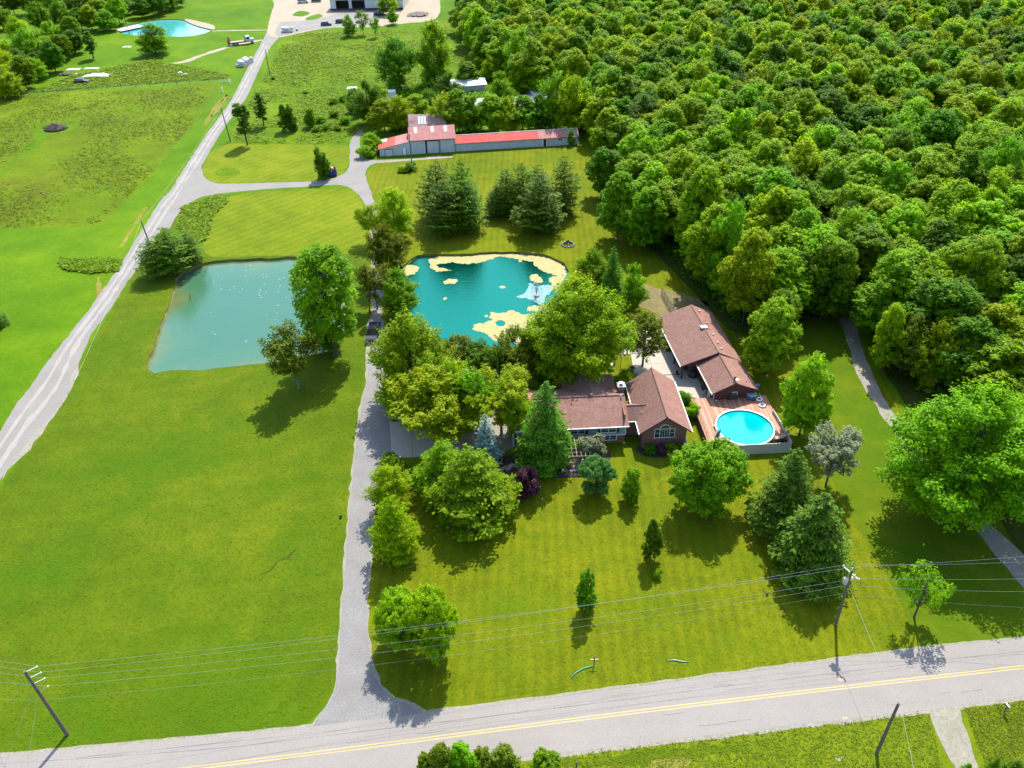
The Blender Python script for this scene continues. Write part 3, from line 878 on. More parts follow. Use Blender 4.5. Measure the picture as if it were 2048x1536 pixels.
def broadleaf(R, z0, H, prof='round', lobes=26, ncl=260, per=42, leaf=0.42, lobe_r=0.42, droop=0.0, sparse=1.0, spike=0.0, spray=0.0):
    """crown between z0 and H of radius R built from overlapping leafy lobes"""
    hc = H - z0
    C = []; Rl = []
    for i in range(lobes):
        for _ in range(30):
            zf = rng.uniform(0.08, 0.95)
            if prof == 'round': r = math.sqrt(max(0, 1 - (2 * zf - 1) ** 2))
            elif prof == 'egg': r = math.sin(math.pi * min(1, zf ** 0.72)) ** 0.75
            elif prof == 'vase': r = math.sin(math.pi * min(1, zf ** 1.5)) ** 0.8
            elif prof == 'cone': r = (1 - zf) ** 0.75 * min(1, zf * 6)
            else: r = 0.9 * min(1, zf * 5) * min(1, (1 - zf) * 3) ** 0.6
            if rng.random() < r + 0.1: break
        a = rng.uniform(0, 2 * math.pi) + i * 2.399
        k = math.sqrt(rng.uniform(0.25, 1.0))
        lr = lobe_r * R * rng.uniform(0.7, 1.2) * (0.6 + 0.4 * r)
        rr = max(0, r * R - lr * 0.75) * k
        C.append((math.cos(a) * rr, math.sin(a) * rr, z0 + hc * zf)); Rl.append(lr)
    C = np.array(C); Rl = np.array(Rl)
    C[:, 2] = np.clip(C[:, 2], z0 + Rl * 0.5, H - Rl * 0.75)
    # clusters on lobe surfaces
    w = Rl ** 2 / (Rl ** 2).sum()
    idx = rng.choice(lobes, size=ncl * 3, p=w)
    d = unit(ncl * 3); d[:, 2] = np.where(d[:, 2] < -0.25, -d[:, 2] * 0.6, d[:, 2])
    d /= np.linalg.norm(d, axis=1)[:, None]
    zs = 0.8 * min(1.6, hc / (2 * R)) if prof in ('egg', 'vase', 'col') else 0.85
    K = C[idx] + d * Rl[idx][:, None] * np.array([1, 1, zs]) * rng.uniform(0.85, 1.08, (ncl * 3, 1))
    dist = np.linalg.norm((K[:, None] - C[None]) / Rl[None, :, None], axis=2)
    ins = (dist < 0.82).sum(1)
    order = np.argsort(ins + rng.random(len(ins)) * 0.9)
    K = K[order[:ncl]]; d = d[order[:ncl]]
    rc = R * 0.14 * rng.uniform(0.6, 1.3, ncl) + 0.15
    n = ncl * per
    ci = np.repeat(np.arange(ncl), per)
    u = unit(n)
    off = u * (rng.random((n, 1)) ** 0.45) * rc[ci][:, None]
    off[:, 2] *= 0.7
    if spray:   # leafy twigs reach outwards and up from the trunk
        od = K - np.array([0, 0, z0 + hc * 0.25]); od /= (np.linalg.norm(od, axis=1)[:, None] + 1e-6)
        od[:, 2] = od[:, 2] * 0.6 + 0.12
        q = rng.random(n)
        off *= (1.0 - 0.55 * q)[:, None]
        off += od[ci] * (rc[ci] * spray * (q - 0.35))[:, None]
    P = K[ci] + off
    P[:, 2] -= droop * np.linalg.norm(off[:, :2], axis=1)
    if spike:
        P += d[ci] * (rng.random((n, 1)) ** 3) * spike
    Nn = 0.55 * u + 0.45 * d[ci] + np.array([0.1, 0.2, 1.15]) + 0.6 * unit(n)
    cv = rng.random(ncl)
    var = np.clip(0.45 * cv[ci] + 0.55 * rng.random(n), 0, 1)
    size = leaf * rng.uniform(0.6, 1.25, n)
    # interior fill
    m = int(n * 0.10 * sparse)
    j = rng.integers(0, lobes, m); uu = unit(m)
    Pi = C[j] + uu * Rl[j][:, None] * rng.random((m, 1)) ** 0.5 * 0.75
    P = np.concatenate([P, Pi]); Nn = np.concatenate([Nn, unit(m) + np.array([0, 0, 0.5])])
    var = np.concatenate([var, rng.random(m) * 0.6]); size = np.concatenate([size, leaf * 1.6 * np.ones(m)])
    return P, Nn, size, var, C


def conifer(R, z0, H, levels=26, br=11, per=26, leaf=0.34, power=0.85, droop=0.25, jitter=0.12, up=0.0, width=0.22):
    P = []; Nn = []; T = []; sz = []; var = []
    hc = H - z0
    for l in range(levels):
        f = (l + 0.5) / levels
        Lr = R * (1 - f) ** power * (0.55 + 0.45 * min(1, f * 7)) + 0.15
        nb = max(4, int(br * (0.45 + 0.55 * (1 - f))))
        for b in range(nb):
            a = 2 * math.pi * (b + rng.random() * 0.8) / nb + l * 1.1
            L = Lr * rng.uniform(1 - jitter * 2.2, 1 + jitter)
            zz = z0 + hc * (f + rng.uniform(-0.5, 0.5) / levels)
            dx, dy = math.cos(a), math.sin(a)
            m = max(7, int(per * L / R * 1.3) + 3)
            t = rng.random(m) ** 0.65
            side = rng.normal(size=m) * width * L * (0.25 + 0.9 * np.sin(np.pi * np.clip(t, 0, 1)) ** 0.8)
            z = zz - droop * L * t ** 1.3 + up * L * t ** 2 + rng.normal(size=m) * 0.06 * hc / levels * 2
            p = np.stack([dx * L * t - dy * side, dy * L * t + dx * side, z - np.abs(side) * 0.25], 1)
            P.append(p)
            Nn.append(np.stack([dx * 0.35 + rng.normal(size=m) * 0.35, dy * 0.35 + rng.normal(size=m) * 0.35, np.full(m, 0.8)], 1))
            sg = np.sign(side)
            T.append(np.stack([dx * 0.8 - dy * sg * 0.7, dy * 0.8 + dx * sg * 0.7, np.full(m, -droop * 0.8)], 1) + rng.normal(size=(m, 3)) * 0.25)
            sz.append(leaf * rng.uniform(0.7, 1.3, m) * (0.65 + 0.35 * L / R))
            var.append(np.clip(0.25 + 0.5 * t + rng.normal(size=m) * 0.15, 0, 1))  # lighter towards the tips: sun on branch ends put into the colour
    return np.concatenate(P), np.concatenate(Nn), np.concatenate(sz), np.concatenate(var), np.concatenate(T)


def trunk_mesh(H, r, C=None, limbs=6, bark='bark', z_split=0.3, lean=0.0, n=7):
    mb = MB()
    pts = [(0, 0, -0.3), (0, 0, 0.1), (lean * 0.3, 0, H * z_split), (lean, 0.1, H * 0.75), (lean, 0.1, H * 0.93)]
    mb.tube(pts, [r * 1.5, r * 1.15, r * 0.85, r * 0.35, r * 0.08], n)
    if C is not None and limbs:
        k = rng.choice(len(C), min(limbs, len(C)), replace=False)
        for i in k:
            c = C[i]
            zs = H * rng.uniform(z_split * 0.7, 0.55); zs = min(zs, c[2] * 0.9)
            s_ = Vector((lean * 0.3, 0, zs)); e = Vector(c)
            mid = s_.lerp(e, 0.5) + Vector((0, 0, -0.04 * H))
            mb.tube([s_, mid, e], [r * 0.5, r * 0.3, r * 0.1], 5)
    return mb.mesh('trunk', M[bark], True)


PROTO = {}


def proto(kind, k, crown, trunk, H, Wd):
    PROTO.setdefault(kind, []).append((crown, trunk, H, Wd))


def mk_broad(kind, n, R, z0, H, leafm='l_mid', tr=0.22, limbs=6, bark='bark', lean=0.0, **kw):
    for k in range(n):
        P, Nn, s_, v, C = broadleaf(R, z0, H, **kw)
        proto(kind, k, leaf_mesh('crown', P, Nn, s_, v, M[leafm]), trunk_mesh(H, tr, C, limbs, bark, lean=lean), H, 2 * R)


def mk_con(kind, n, R, z0, H, leafm='l_spruce', tr=0.2, asp=0.42, **kw):
    for k in range(n):
        P, Nn, s_, v, T = conifer(R, z0, H, **kw)
        proto(kind, k, leaf_mesh('crown', P, Nn, s_, v, M[leafm], asp, T), trunk_mesh(H, tr, None, 0), H, 2 * R)


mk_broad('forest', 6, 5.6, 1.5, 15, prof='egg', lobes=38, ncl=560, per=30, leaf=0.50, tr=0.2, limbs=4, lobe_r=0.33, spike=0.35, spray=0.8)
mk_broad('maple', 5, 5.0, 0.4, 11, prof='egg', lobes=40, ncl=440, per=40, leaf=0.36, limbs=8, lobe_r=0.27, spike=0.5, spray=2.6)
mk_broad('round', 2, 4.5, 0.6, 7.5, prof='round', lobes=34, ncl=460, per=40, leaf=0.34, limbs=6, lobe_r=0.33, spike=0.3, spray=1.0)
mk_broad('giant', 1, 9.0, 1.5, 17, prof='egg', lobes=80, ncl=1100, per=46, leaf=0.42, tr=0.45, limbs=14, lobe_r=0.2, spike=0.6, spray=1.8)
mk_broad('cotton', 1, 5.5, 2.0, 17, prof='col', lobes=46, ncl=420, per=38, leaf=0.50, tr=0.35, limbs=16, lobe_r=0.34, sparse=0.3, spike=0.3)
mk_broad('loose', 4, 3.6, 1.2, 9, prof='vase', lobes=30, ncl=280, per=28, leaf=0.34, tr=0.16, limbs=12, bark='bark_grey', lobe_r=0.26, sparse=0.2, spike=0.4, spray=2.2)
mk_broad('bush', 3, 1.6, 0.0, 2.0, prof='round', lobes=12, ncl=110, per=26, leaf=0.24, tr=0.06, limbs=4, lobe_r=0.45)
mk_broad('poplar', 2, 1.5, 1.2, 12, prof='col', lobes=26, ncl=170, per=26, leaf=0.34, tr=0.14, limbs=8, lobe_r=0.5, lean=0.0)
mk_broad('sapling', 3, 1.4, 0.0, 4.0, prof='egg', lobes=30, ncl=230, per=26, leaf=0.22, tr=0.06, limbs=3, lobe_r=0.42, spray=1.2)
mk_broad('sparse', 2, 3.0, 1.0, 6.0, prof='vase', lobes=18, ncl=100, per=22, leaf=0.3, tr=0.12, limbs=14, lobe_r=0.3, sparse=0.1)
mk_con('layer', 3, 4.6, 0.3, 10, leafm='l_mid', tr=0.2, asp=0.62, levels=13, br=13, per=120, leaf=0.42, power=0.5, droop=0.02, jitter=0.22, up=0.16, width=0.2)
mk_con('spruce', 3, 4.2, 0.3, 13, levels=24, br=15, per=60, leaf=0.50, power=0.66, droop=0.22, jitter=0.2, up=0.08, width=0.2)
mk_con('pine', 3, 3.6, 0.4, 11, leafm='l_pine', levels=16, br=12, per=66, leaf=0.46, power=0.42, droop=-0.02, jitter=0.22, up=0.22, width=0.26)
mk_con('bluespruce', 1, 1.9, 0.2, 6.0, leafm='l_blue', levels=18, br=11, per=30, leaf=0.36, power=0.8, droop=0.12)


def put_tree(kind, loc, h, wd, label, leaf=None, group=None, k=None, name='tree', rz=None, cat='tree', wy=None):
    pr = PROTO[kind]; c, t, H, Wd = pr[(k if k is not None else random.randrange(len(pr))) % len(pr)]
    r = thing(name, label, cat, (loc[0], loc[1], 0), random.uniform(0, 6.28) if rz is None else rz, group)
    r.scale = (wd / Wd, (wy or wd) / Wd, h / H)
    a = bpy.data.objects.new('crown', c); COL.objects.link(a); a.parent = r
    if leaf:
        a.material_slots[0].link = 'OBJECT'; a.material_slots[0].material = M[leaf]
    b = bpy.data.objects.new('trunk', t); COL.objects.link(b); b.parent = r
    return r


ROUND = {'maple', 'round', 'giant', 'forest', 'bush', 'cotton', 'loose', 'sapling', 'sparse'}


def T_(kind, base, top, wpx, label, leaf=None, name='tree', k=None, cat='tree', group=None, raw=False):
    if kind in ('maple', 'round', 'bush', 'loose') and not raw:
        base = (base[0], base[1] - 0.18 * (base[1] - top))   # the foot stands behind the crown's lower edge
    b = G(*base); h = height(b, top); x, y, D = PX((b.x, b.y, h / 2)); wd = wpx * D / CF
    if kind in ROUND:   # a rounded crown's upper outline is its far shoulder: solve the true height
        R = wd * 0.42; t = CH / math.hypot(b.x, b.y); lo, hi = 0.3, h
        for _ in range(30):
            m_ = (lo + hi) / 2
            if 0.56 * m_ + math.sqrt((0.44 * m_) ** 2 + (R * t) ** 2) > h: hi = m_
            else: lo = m_
        h = max(lo, wd * 0.5)
    return put_tree(kind, b, h, wd, label, leaf, group, k, name, cat=cat)


random.seed(21)
# ---- trees of the house garden
T_('spruce', (1091, 925), 762, 134, 'tall dark green spruce in front of the house beside the timber pergola', name='spruce_tree', k=0)
T_('layer', (948, 1030), 905, 205, 'big broad dark green maple standing in the front lawn left of the purple shrub', 'l_mid', k=0)
T_('layer', (890, 985), 885, 130, 'dense green tree joined to the left side of the big front lawn maple', 'l_mid', k=2)
T_('layer', (795, 1112), 990, 108, 'bright green leaning tree by the driveway, nearer the road of the two in line', 'l_bright', k=1)
T_('maple', (785, 1040), 925, 88, 'yellow green tree by the driveway between the round hedge bush and its nearer twin', 'l_yellow', k=3)
T_('bush', (790, 958), 908, 58, 'round leafy bush at the driveway edge just below the concrete pad', 'l_mid', name='bush', cat='shrub')
T_('bush', (828, 968), 938, 34, 'small burgundy leaved bush beside the round bush near the concrete pad', 'l_purple', name='bush', cat='shrub')
T_('round', (802, 1312), 1186, 108, 'left of the two rounded trees touching at the driveway mouth by the road', 'l_bright', k=0)
T_('round', (868, 1342), 1188, 105, 'right of the two rounded trees touching at the driveway mouth by the road', 'l_bright', k=1)
T_('maple', (868, 900), 728, 190, 'wide spreading yellow green tree overhanging the concrete parking pad', 'l_yellow', k=1)
T_('maple', (830, 800), 622, 150, 'tall bright green tree beside the driveway just below the black pickup', 'l_bright', k=4, raw=True)
T_('maple', (800, 840), 735, 80, 'green tree hugging the driveway edge between the pickup and the concrete pad', 'l_mid', k=2)
T_('loose', (905, 850), 728, 95, 'loose yellow green tree in the middle of the gravel yard', 'l_yellow', k=3, raw=True)
T_('loose', (958, 862), 742, 85, 'mid green tree close behind the blue spruce on its left', 'l_mid', k=1, raw=True)
T_('layer', (1045, 868), 775, 84, 'bushy tree half hidden behind the tall spruce at the left end of the house', 'l_yellow')
T_('loose', (1040, 905), 800, 60, 'slim yellow green tree between the light green tree and the tall spruce', 'l_yellow', k=2)
T_('maple', (1000, 790), 700, 70, 'green tree in front of the olive trees at the near pond bank', 'l_dark', k=0)
T_('layer', (915, 850), 745, 110, 'green tree behind the one overhanging the concrete pad', 'l_mid', k=2)
T_('loose', (1003, 900), 728, 125, 'light yellow green tree with a visible straight trunk behind the blue spruce', 'l_yellow', k=0)
T_('loose', (915, 770), 673, 75, 'olive green tree at the near pond bank, leftmost of the three', 'l_olive', k=1)
T_('loose', (965, 775), 683, 78, 'olive green tree at the near pond bank, middle of the three', 'l_dark', k=2)
T_('loose', (1032, 790), 650, 78, 'olive green tree at the near pond bank, rightmost and tallest of the three', 'l_olive', k=0)
T_('bush', (1060, 815), 775, 60, 'low green bush under the olive trees beside the house corner', 'l_mid', name='bush', cat='shrub')
T_('giant', (1155, 762), 548, 212, 'large full green maple between the turquoise pond and the back of the house', 'l_bright')
T_('maple', (1090, 790), 660, 90, 'dark green tree against the left side of the large maple behind the house', 'l_dark', k=3)
T_('maple', (1185, 600), 497, 70, 'left tree of the small group at the right end of the turquoise pond', 'l_mid', k=1)
T_('spruce', (1222, 600), 492, 62, 'dark pointed conifer in the group at the right end of the turquoise pond', name='spruce_tree', k=1)
T_('maple', (1262, 640), 528, 60, 'right tree of the small group at the right end of the pond, nearest the outbuilding', 'l_mid', k=2)
T_('loose', (1285, 755), 628, 95, 'see-through olive tree with many stems on the concrete patio behind the brick wing', 'l_olive', k=1)
T_('bush', (1250, 782), 740, 56, 'leafy green bush by the chimney at the corner of the patio', 'l_bright', name='bush', cat='shrub')
T_('bush', (1384, 838), 806, 34, 'green bush squeezed between the brick wing and the pool deck', 'l_bright', name='bush', cat='shrub')
T_('bush', (1368, 808), 782, 30, 'green bush behind the other one along the brick wing', 'l_mid', name='bush', cat='shrub')
T_('bush', (1055, 1008), 938, 58, 'rounded purple leaved shrub at the edge of the mulch bed', 'l_purple', name='bush', cat='shrub')
T_('bluespruce', (974, 926), 830, 70, 'slim blue spruce in front of the light green tree', name='spruce_tree')
T_('bush', (1184, 926), 868, 58, 'silvery grey shrub beside the pergola under the front windows', 'l_grey', name='bush', cat='shrub', k=1)
T_('round', (1192, 1003), 920, 70, 'small ball shaped fresh green tree on the lawn in front of the pergola', 'l_mint', k=1)
T_('sapling', (1260, 1000), 930, 40, 'young loose green tree on the lawn right of the ball shaped tree', 'l_mid', k=0)
T_('round', (1410, 1045), 888, 150, 'large dome shaped green tree on the lawn in front of the pool fence', 'l_mid', k=0)
T_('spruce', (1560, 1052), 896, 150, 'dark spruce in the right of the lawn, behind and left of its lighter neighbour', 'l_spruce', name='spruce_tree', k=2)
T_('spruce', (1612, 1142), 985, 182, 'shaggy lighter spruce in the right of the lawn beside the transformer pole', 'l_spruce', name='spruce_tree', k=0)
T_('sapling', (1300, 1118), 1043, 40, 'small upright dark green tree in the middle of the front lawn', 'l_dark', k=1)
T_('bush', (1315, 1160), 1138, 18, 'tiny green shrub beside the small upright tree in the front lawn', 'l_bright', name='bush', cat='shrub')
T_('sapling', (1171, 1222), 1140, 42, 'small upright dark green tree in the lawn nearest to the road', 'l_dark', k=2)
T_('loose', (1652, 995), 848, 100, 'thin silvery green tree leaning over the right boundary below the pool', 'l_grey', k=0)
T_('giant', (1897, 1030), 764, 312, 'huge spreading maple on the right beside the woodland lane', 'l_mid')
T_('sparse', (1828, 1235), 1125, 105, 'small sparse tree near the road right of the transformer pole', 'l_mid', k=1)
for x, lab, lf in ((1300, 'dark low shrub under the arched window, left one', 'l_dark'), (1322, 'burgundy shrub under the arched window between green ones', 'l_purple'), (1340, 'green shrub under the arched window, second from right', 'l_bright'), (1360, 'dark shrub under the arched window, rightmost by the corner', 'l_dark')):
    T_('bush', (x, 908), 886, 26, lab, lf, name='bush', cat='shrub')
# along the driveway north of the pickup
T_('maple', (792, 500), 378, 80, 'pale yellow green tree over the driveway, farthest of the row beside the turquoise pond', 'l_yellow', k=0)
T_('loose', (748, 500), 412, 60, 'small pale green tree left of the driveway top end', 'l_yellow', k=2)
T_('maple', (778, 590), 450, 84, 'olive green tree in the row between driveway and turquoise pond, second from the far end', 'l_olive', k=1)
T_('maple', (802, 650), 535, 80, 'green tree at the left shore of the turquoise pond, third in the row', 'l_mid', k=2)
T_('loose', (755, 640), 520, 75, 'olive green tree on the driveway verge just behind the pickup', 'l_olive', k=0)
T_('cotton', (672, 712), 483, 140, 'tall cottonwood at the right end of the milky green pond', 'l_mid')
T_('maple', (648, 712), 640, 75, 'low bushy tree at the foot of the tall cottonwood', 'l_dark', k=3)
T_('loose', (599, 806), 652, 118, 'olive brown leafed tree standing alone below the milky green pond', 'l_olive', k=2)
for bx, by, tp, w, lab in ((318, 553, 478, 68, 'left pine of the trio between gravel road and milky green pond'), (352, 545, 456, 72, 'middle pine of the trio between gravel road and milky green pond'), (386, 528, 464, 50, 'right pine of the trio between gravel road and milky green pond')):
    T_('pine', (bx, by), tp, w * 1.18, lab, name='pine_tree')
T_('spruce', (-8, 652), 590, 60, 'dark conifer cut off by the left edge of the picture', name='spruce_tree', k=1)
# conifers by the barn lawn
for bx, by, tp, w, lab in ((880, 440, 322, 82, 'pine behind on the left of the pair above the turquoise pond'), (928, 448, 318, 66, 'pine behind on the right of the pair above the turquoise pond'), (895, 468, 360, 84, 'nearest bushy pine of the cluster above the turquoise pond, left half'), (935, 462, 356, 72, 'nearest bushy pine of the cluster above the turquoise pond, right half'),
                           (993, 432, 372, 48, 'smallest pine at the left end of the pine group on the barn lawn'), (1014, 425, 338, 60, 'second pine from the left in the group on the barn lawn'), (1045, 430, 326, 62, 'third pine from the left in the group on the barn lawn'), (1075, 425, 330, 62, 'fourth pine from the left in the group on the barn lawn'), (1080, 462, 348, 92, 'nearest large pine of the group on the barn lawn, closest to the boundary'), (1127, 425, 313, 66, 'rightmost pointed pine of the group on the barn lawn')):
    T_('pine', (bx, by), tp, w * 1.18, lab, name='pine_tree')
T_('sapling', (648, 357), 290, 32, 'narrow dark tree standing beside the blue skip', 'l_dark', k=0)
T_('poplar', (495, 290), 197, 34, 'tall leaning poplar nearest the gravel road', 'l_dark', k=0)
T_('poplar', (528, 252), 186, 28, 'second poplar along the gravel road, behind the tall one', 'l_dark', k=1)
T_('sapling', (572, 262), 212, 28, 'young tree in the meadow, left of a pair right of the poplars', 'l_dark', k=1)
T_('sapling', (585, 262), 210, 22, 'young tree in the meadow, right of a pair right of the poplars', 'l_dark', k=2)
T_('sapling', (622, 254), 212, 24, 'young tree standing single in the meadow between the pair and the bramble', 'l_mid', k=0)
for i, (x, y, w, t) in enumerate(((590, 262, 16, 248), (640, 248, 26, 232), (655, 262, 22, 246), (672, 236, 24, 222), (695, 250, 28, 232), (635, 265, 22, 252), (665, 210, 22, 198), (690, 205, 26, 188), (612, 190, 12, 182), (675, 262, 18, 252), (546, 160, 10, 152), (575, 240, 14, 230))):
    T_('bush', (x, y), t, w, 'low wild bush in the rough meadow left of the farm drive', 'l_mid', name='bush', cat='shrub', group='wild bushes in the rough meadow')
T_('maple', (800, 200), 75, 88, 'large dark tree in the meadow behind the barn, left of two', 'l_dark', k=1)
T_('maple', (872, 200), 44, 74, 'large tall tree in the meadow behind the barn, right of two', 'l_mid', k=0)
T_('maple', (740, 268), 160, 66, 'dark tree overhanging the bend of the farm drive', 'l_dark', k=2)
T_('maple', (712, 240), 175, 40, 'lighter tree left of the dark one at the farm drive bend', 'l_mid', k=3)
T_('maple', (700, 82), 30, 28, 'round tree in front of the parked car near the big shed', 'l_mid', k=0)
T_('loose', (727, 80), 22, 26, 'thin tree in front of the big shed, left of the pair of thin ones', 'l_mid', k=1)
T_('loose', (752, 84), 32, 22, 'thin tree in front of the big shed, right of the pair of thin ones', 'l_mid', k=0)
T_('maple', (778, 38), -12, 42, 'tree standing right against the big shed wall', 'l_bright', k=1)
T_('maple', (787, 56), 14, 24, 'bushy small tree in front of the one at the big shed wall', 'l_mid', k=2)
T_('maple', (313, 121), 48, 66, 'dense tree standing alone beside the small bright pond', 'l_mid', k=0)
T_('poplar', (188, 118), 62, 26, 'slender tree at the edge of the thicket left of the small bright pond', 'l_dark', k=1)
T_('bush', (822, 345), 325, 28, 'dark green bush at the foot of the lamp pole on the barn lawn', 'l_dark', name='bush', cat='shrub')
T_('bush', (806, 346), 333, 22, 'pale bush left of the lamp pole on the barn lawn', 'l_yellow', name='bush', cat='shrub')
T_('maple', (745, 312), 266, 40, 'bushy green tree at the left end of the red roofed barn', 'l_bright', k=0)
T_('bush', (735, 318), 290, 40, 'low bush spilling over the left end of the barn beside the farm drive', 'l_bright', name='bush', cat='shrub')
T_('sapling', (1142, 290), 258, 16, 'small shrubby tree growing against the long shed wall', 'l_mid', name='tree')
# thicket behind the barn
BT = [(770, 262, 205, 50), (800, 258, 200, 46), (835, 245, 195, 50), (862, 232, 185, 44), (895, 265, 195, 60), (918, 262, 185, 56), (950, 262, 198, 54), (985, 262, 195, 56), (1015, 265, 200, 52), (1045, 262, 196, 56), (1078, 258, 195, 52), (1112, 258, 150, 62), (1140, 262, 160, 60), (1165, 250, 165, 50),
      (900, 200, 150, 44), (935, 172, 130, 40), (1000, 212, 150, 46), (1040, 190, 140, 50), (1080, 190, 130, 50), (1120, 190, 110, 60), (960, 150, 118, 30), (985, 165, 120, 34), (870, 260, 225, 40), (760, 215, 175, 34)]
for x, y, t, w in BT:
    T_(random.choice(['maple', 'maple', 'forest']), (x, y + 3), t - 6, w * 1.25, 'crowded small tree in the overgrown thicket behind the red roofed barn', random.choice(['l_bright', 'l_mid', 'l_dark', 'l_yellow']), group='trees of the thicket behind the barn', raw=True)
# thicket top left
random.seed(5)
tl = []
for x, y in ((20, 195), (55, 178), (10, 160), (40, 145), (75, 160), (95, 130), (130, 120), (150, 108), (112, 145), (60, 118), (85, 105), (20, 120), (150, 85), (110, 90), (45, 90), (185, 60), (215, 62), (240, 48), (165, 60), (200, 40), (250, 30), (285, 36), (318, 30), (340, 22), (295, 22), (355, 14), (230, 20), (190, 20), (150, 25), (110, 30), (70, 28), (30, 30), (265, 8), (310, 6), (345, 4), (225, 4), (180, 6), (130, 6), (90, 8), (40, 5), (8, 60), (-20, 100), (-30, 140), (-15, 180), (-25, 30), (130, 60), (85, 62)):
    b = G(x, y)
    if (110 < x < 130 and y < 70): continue
    hh = random.uniform(7, 12)
    put_tree(random.choice(['forest', 'maple']), b, hh, random.uniform(8, 11), 'tree crowded in the thicket at the top left beyond the fence', random.choice(['l_bright', 'l_mid', 'l_dark', 'l_dark', 'l_yellow']), 'trees of the top left thicket')
# trees poking up at the bottom edge
for x, y, hh, w, lf, lab in ((858, 1548, 3.4, 2.2, 'l_olive', 'leftmost sprig topped small tree at the bottom edge below the road'), (888, 1560, 5.6, 3.0, 'l_olive', 'second sprig topped tree at the bottom edge, tallest over the road'), (925, 1562, 5.8, 3.2, 'l_mid', 'third sprig topped tree at the bottom edge, reaching over the road'), (965, 1552, 4.2, 2.8, 'l_olive', 'fourth sprig topped tree at the bottom edge below the road'), (1010, 1550, 4.4, 3.0, 'l_olive', 'fifth sprig topped tree at the bottom edge, by the road verge'), (1092, 1552, 4.0, 3.0, 'l_mid', 'rightmost sprig topped tree at the bottom edge, near the fence post'),
                         (1928, 1552, 2.2, 1.6, 'l_dark', 'dark small conifer top at the bottom right beside the dirt drive'), (1975, 1556, 3.6, 2.0, 'l_dark', 'dark conifer top at the bottom right, left of the widest'), (2018, 1558, 3.2, 3.4, 'l_dark', 'widest dark conifer top in the bottom right corner')):
    b = G(x, y)
    put_tree('sapling' if lf != 'l_dark' else 'spruce', b, hh, w, lab, lf)

# ---- forest edge and forest
EDGE = [(1235, 480, 345, 90, 'l_mid', 'tree at the wood edge beside the top boundary corner, leaning over the lawn'), (1210, 395, 290, 80, 'l_dark', 'dark tree at the wood edge right of the long shed'),
        (1290, 500, 372, 95, 'l_mid', 'dark green tree at the wood edge just inside the boundary corner'), (1390, 520, 335, 105, 'l_bright', 'bright pointed tree at the wood edge right of the boundary corner'),
        (1440, 600, 400, 85, 'l_mid', 'slim tree at the wood edge above the outbuilding'), (1485, 650, 460, 115, 'l_yellow', 'tall yellow green tree at the wood edge behind the outbuilding'),
        (1530, 748, 598, 112, 'l_bright', 'bright tree right of the outbuilding roof, nearest the pool'), (1548, 690, 580, 90, 'l_mid', 'green tree behind the bright one right of the outbuilding'), (1598, 872, 705, 108, 'l_bright', 'full green tree right of the pool fence, overhanging the boundary'),
        (1640, 640, 470, 110, 'l_mid', 'dark sided tree at the wood edge above the start of the lane'), (1590, 640, 500, 90, 'l_dark', 'deep green tree at the wood edge over the shaded lawn'), (1760, 745, 610, 70, 'l_yellow', 'small yellow green tree right of the lane at the wood edge'),
        (1800, 770, 625, 100, 'l_olive', 'olive tree right of the lane, left of the golden trio'), (1855, 790, 640, 100, 'l_yellow', 'golden green conifer-like tree right of the lane, left one'), (1905, 800, 665, 90, 'l_yellow', 'golden green tree right of the lane, middle one'), (1960, 830, 690, 95, 'l_yellow', 'golden green tree right of the lane, right one'), (1665, 640, 560, 60, 'l_dark', 'low dark tree overhanging the far end of the lane')]
random.seed(31)
for x, y, t, w, lf, lab in EDGE:
    T_('forest' if 'golden' not in lab else 'maple', (x, y), t, w, lab, lf)

FP = W2([(925, 60), (950, -30), (990, -75), (2700, -75), (2700, 1120), (2150, 1140), (2060, 1010), (1990, 880), (1880, 800), (1790, 730), (1735, 640), (1650, 610), (1600, 620), (1530, 650), (1470, 640), (1415, 585), (1360, 525), (1300, 470), (1248, 415), (1225, 350), (1203, 290), (1180, 235), (1130, 210), (1060, 190), (1000, 175), (965, 150), (945, 110)])
xs = [p.x for p in FP]; ys = [p.y for p in FP]
pts = []
cell = {}
tries = 0
fr = random.Random(77)
gx = 7.4
XX = np.arange(min(xs), max(xs), gx)
YY = np.arange(min(ys), min(max(ys), 520), gx * 0.9)
for j, y in enumerate(YY):
    for i, x in enumerate(XX):
        px, py = x + (j % 2) * gx / 2 + fr.uniform(-2.2, 2.2), y + fr.uniform(-2.2, 2.2)
        if inpoly((px, py), FP):
            u, v, D = PX((px, py, 8))
            if -150 < u < 2200 and v < 1300 and v > -70: pts.append((D, px, py, u, v))
pts.sort()
near = [p for p in pts if -60 < p[3] < 2110 and p[4] > -30][:160]
nset = set(id(p) for p in near)
rest = [p for p in pts if id(p) not in nset]
FL = {'l_bright': 'bright green', 'l_mid': 'mid green', 'l_yellow': 'yellow green', 'l_dark': 'deep green', 'l_olive': 'olive'}
for n_, (D, x, y, u, v) in enumerate(near):
    g = noise.noise(Vector((x * 0.035, y * 0.035, 2)))
    lf = fr.choice(['l_bright', 'l_bright', 'l_bright', 'l_mid', 'l_yellow' if g > 0.0 else 'l_bright', 'l_yellow' if g > 0.2 else 'l_bright'])
    if fr.random() < 0.06: lf = 'l_dark'
    h = 15.0 + 4.5 * noise.noise(Vector((x * 0.07, y * 0.07, 8))) + fr.uniform(-2, 2.5)
    zone = 'near front' if D < 190 else 'middle'
    put_tree('forest', (x, y), h, fr.uniform(10.0, 14.0), f'{FL[lf]} broadleaf tree whose crown touches its neighbours in the {zone} of the wood', lf, f'{FL[lf]} trees in the {zone} of the wood', k=fr.randrange(6))

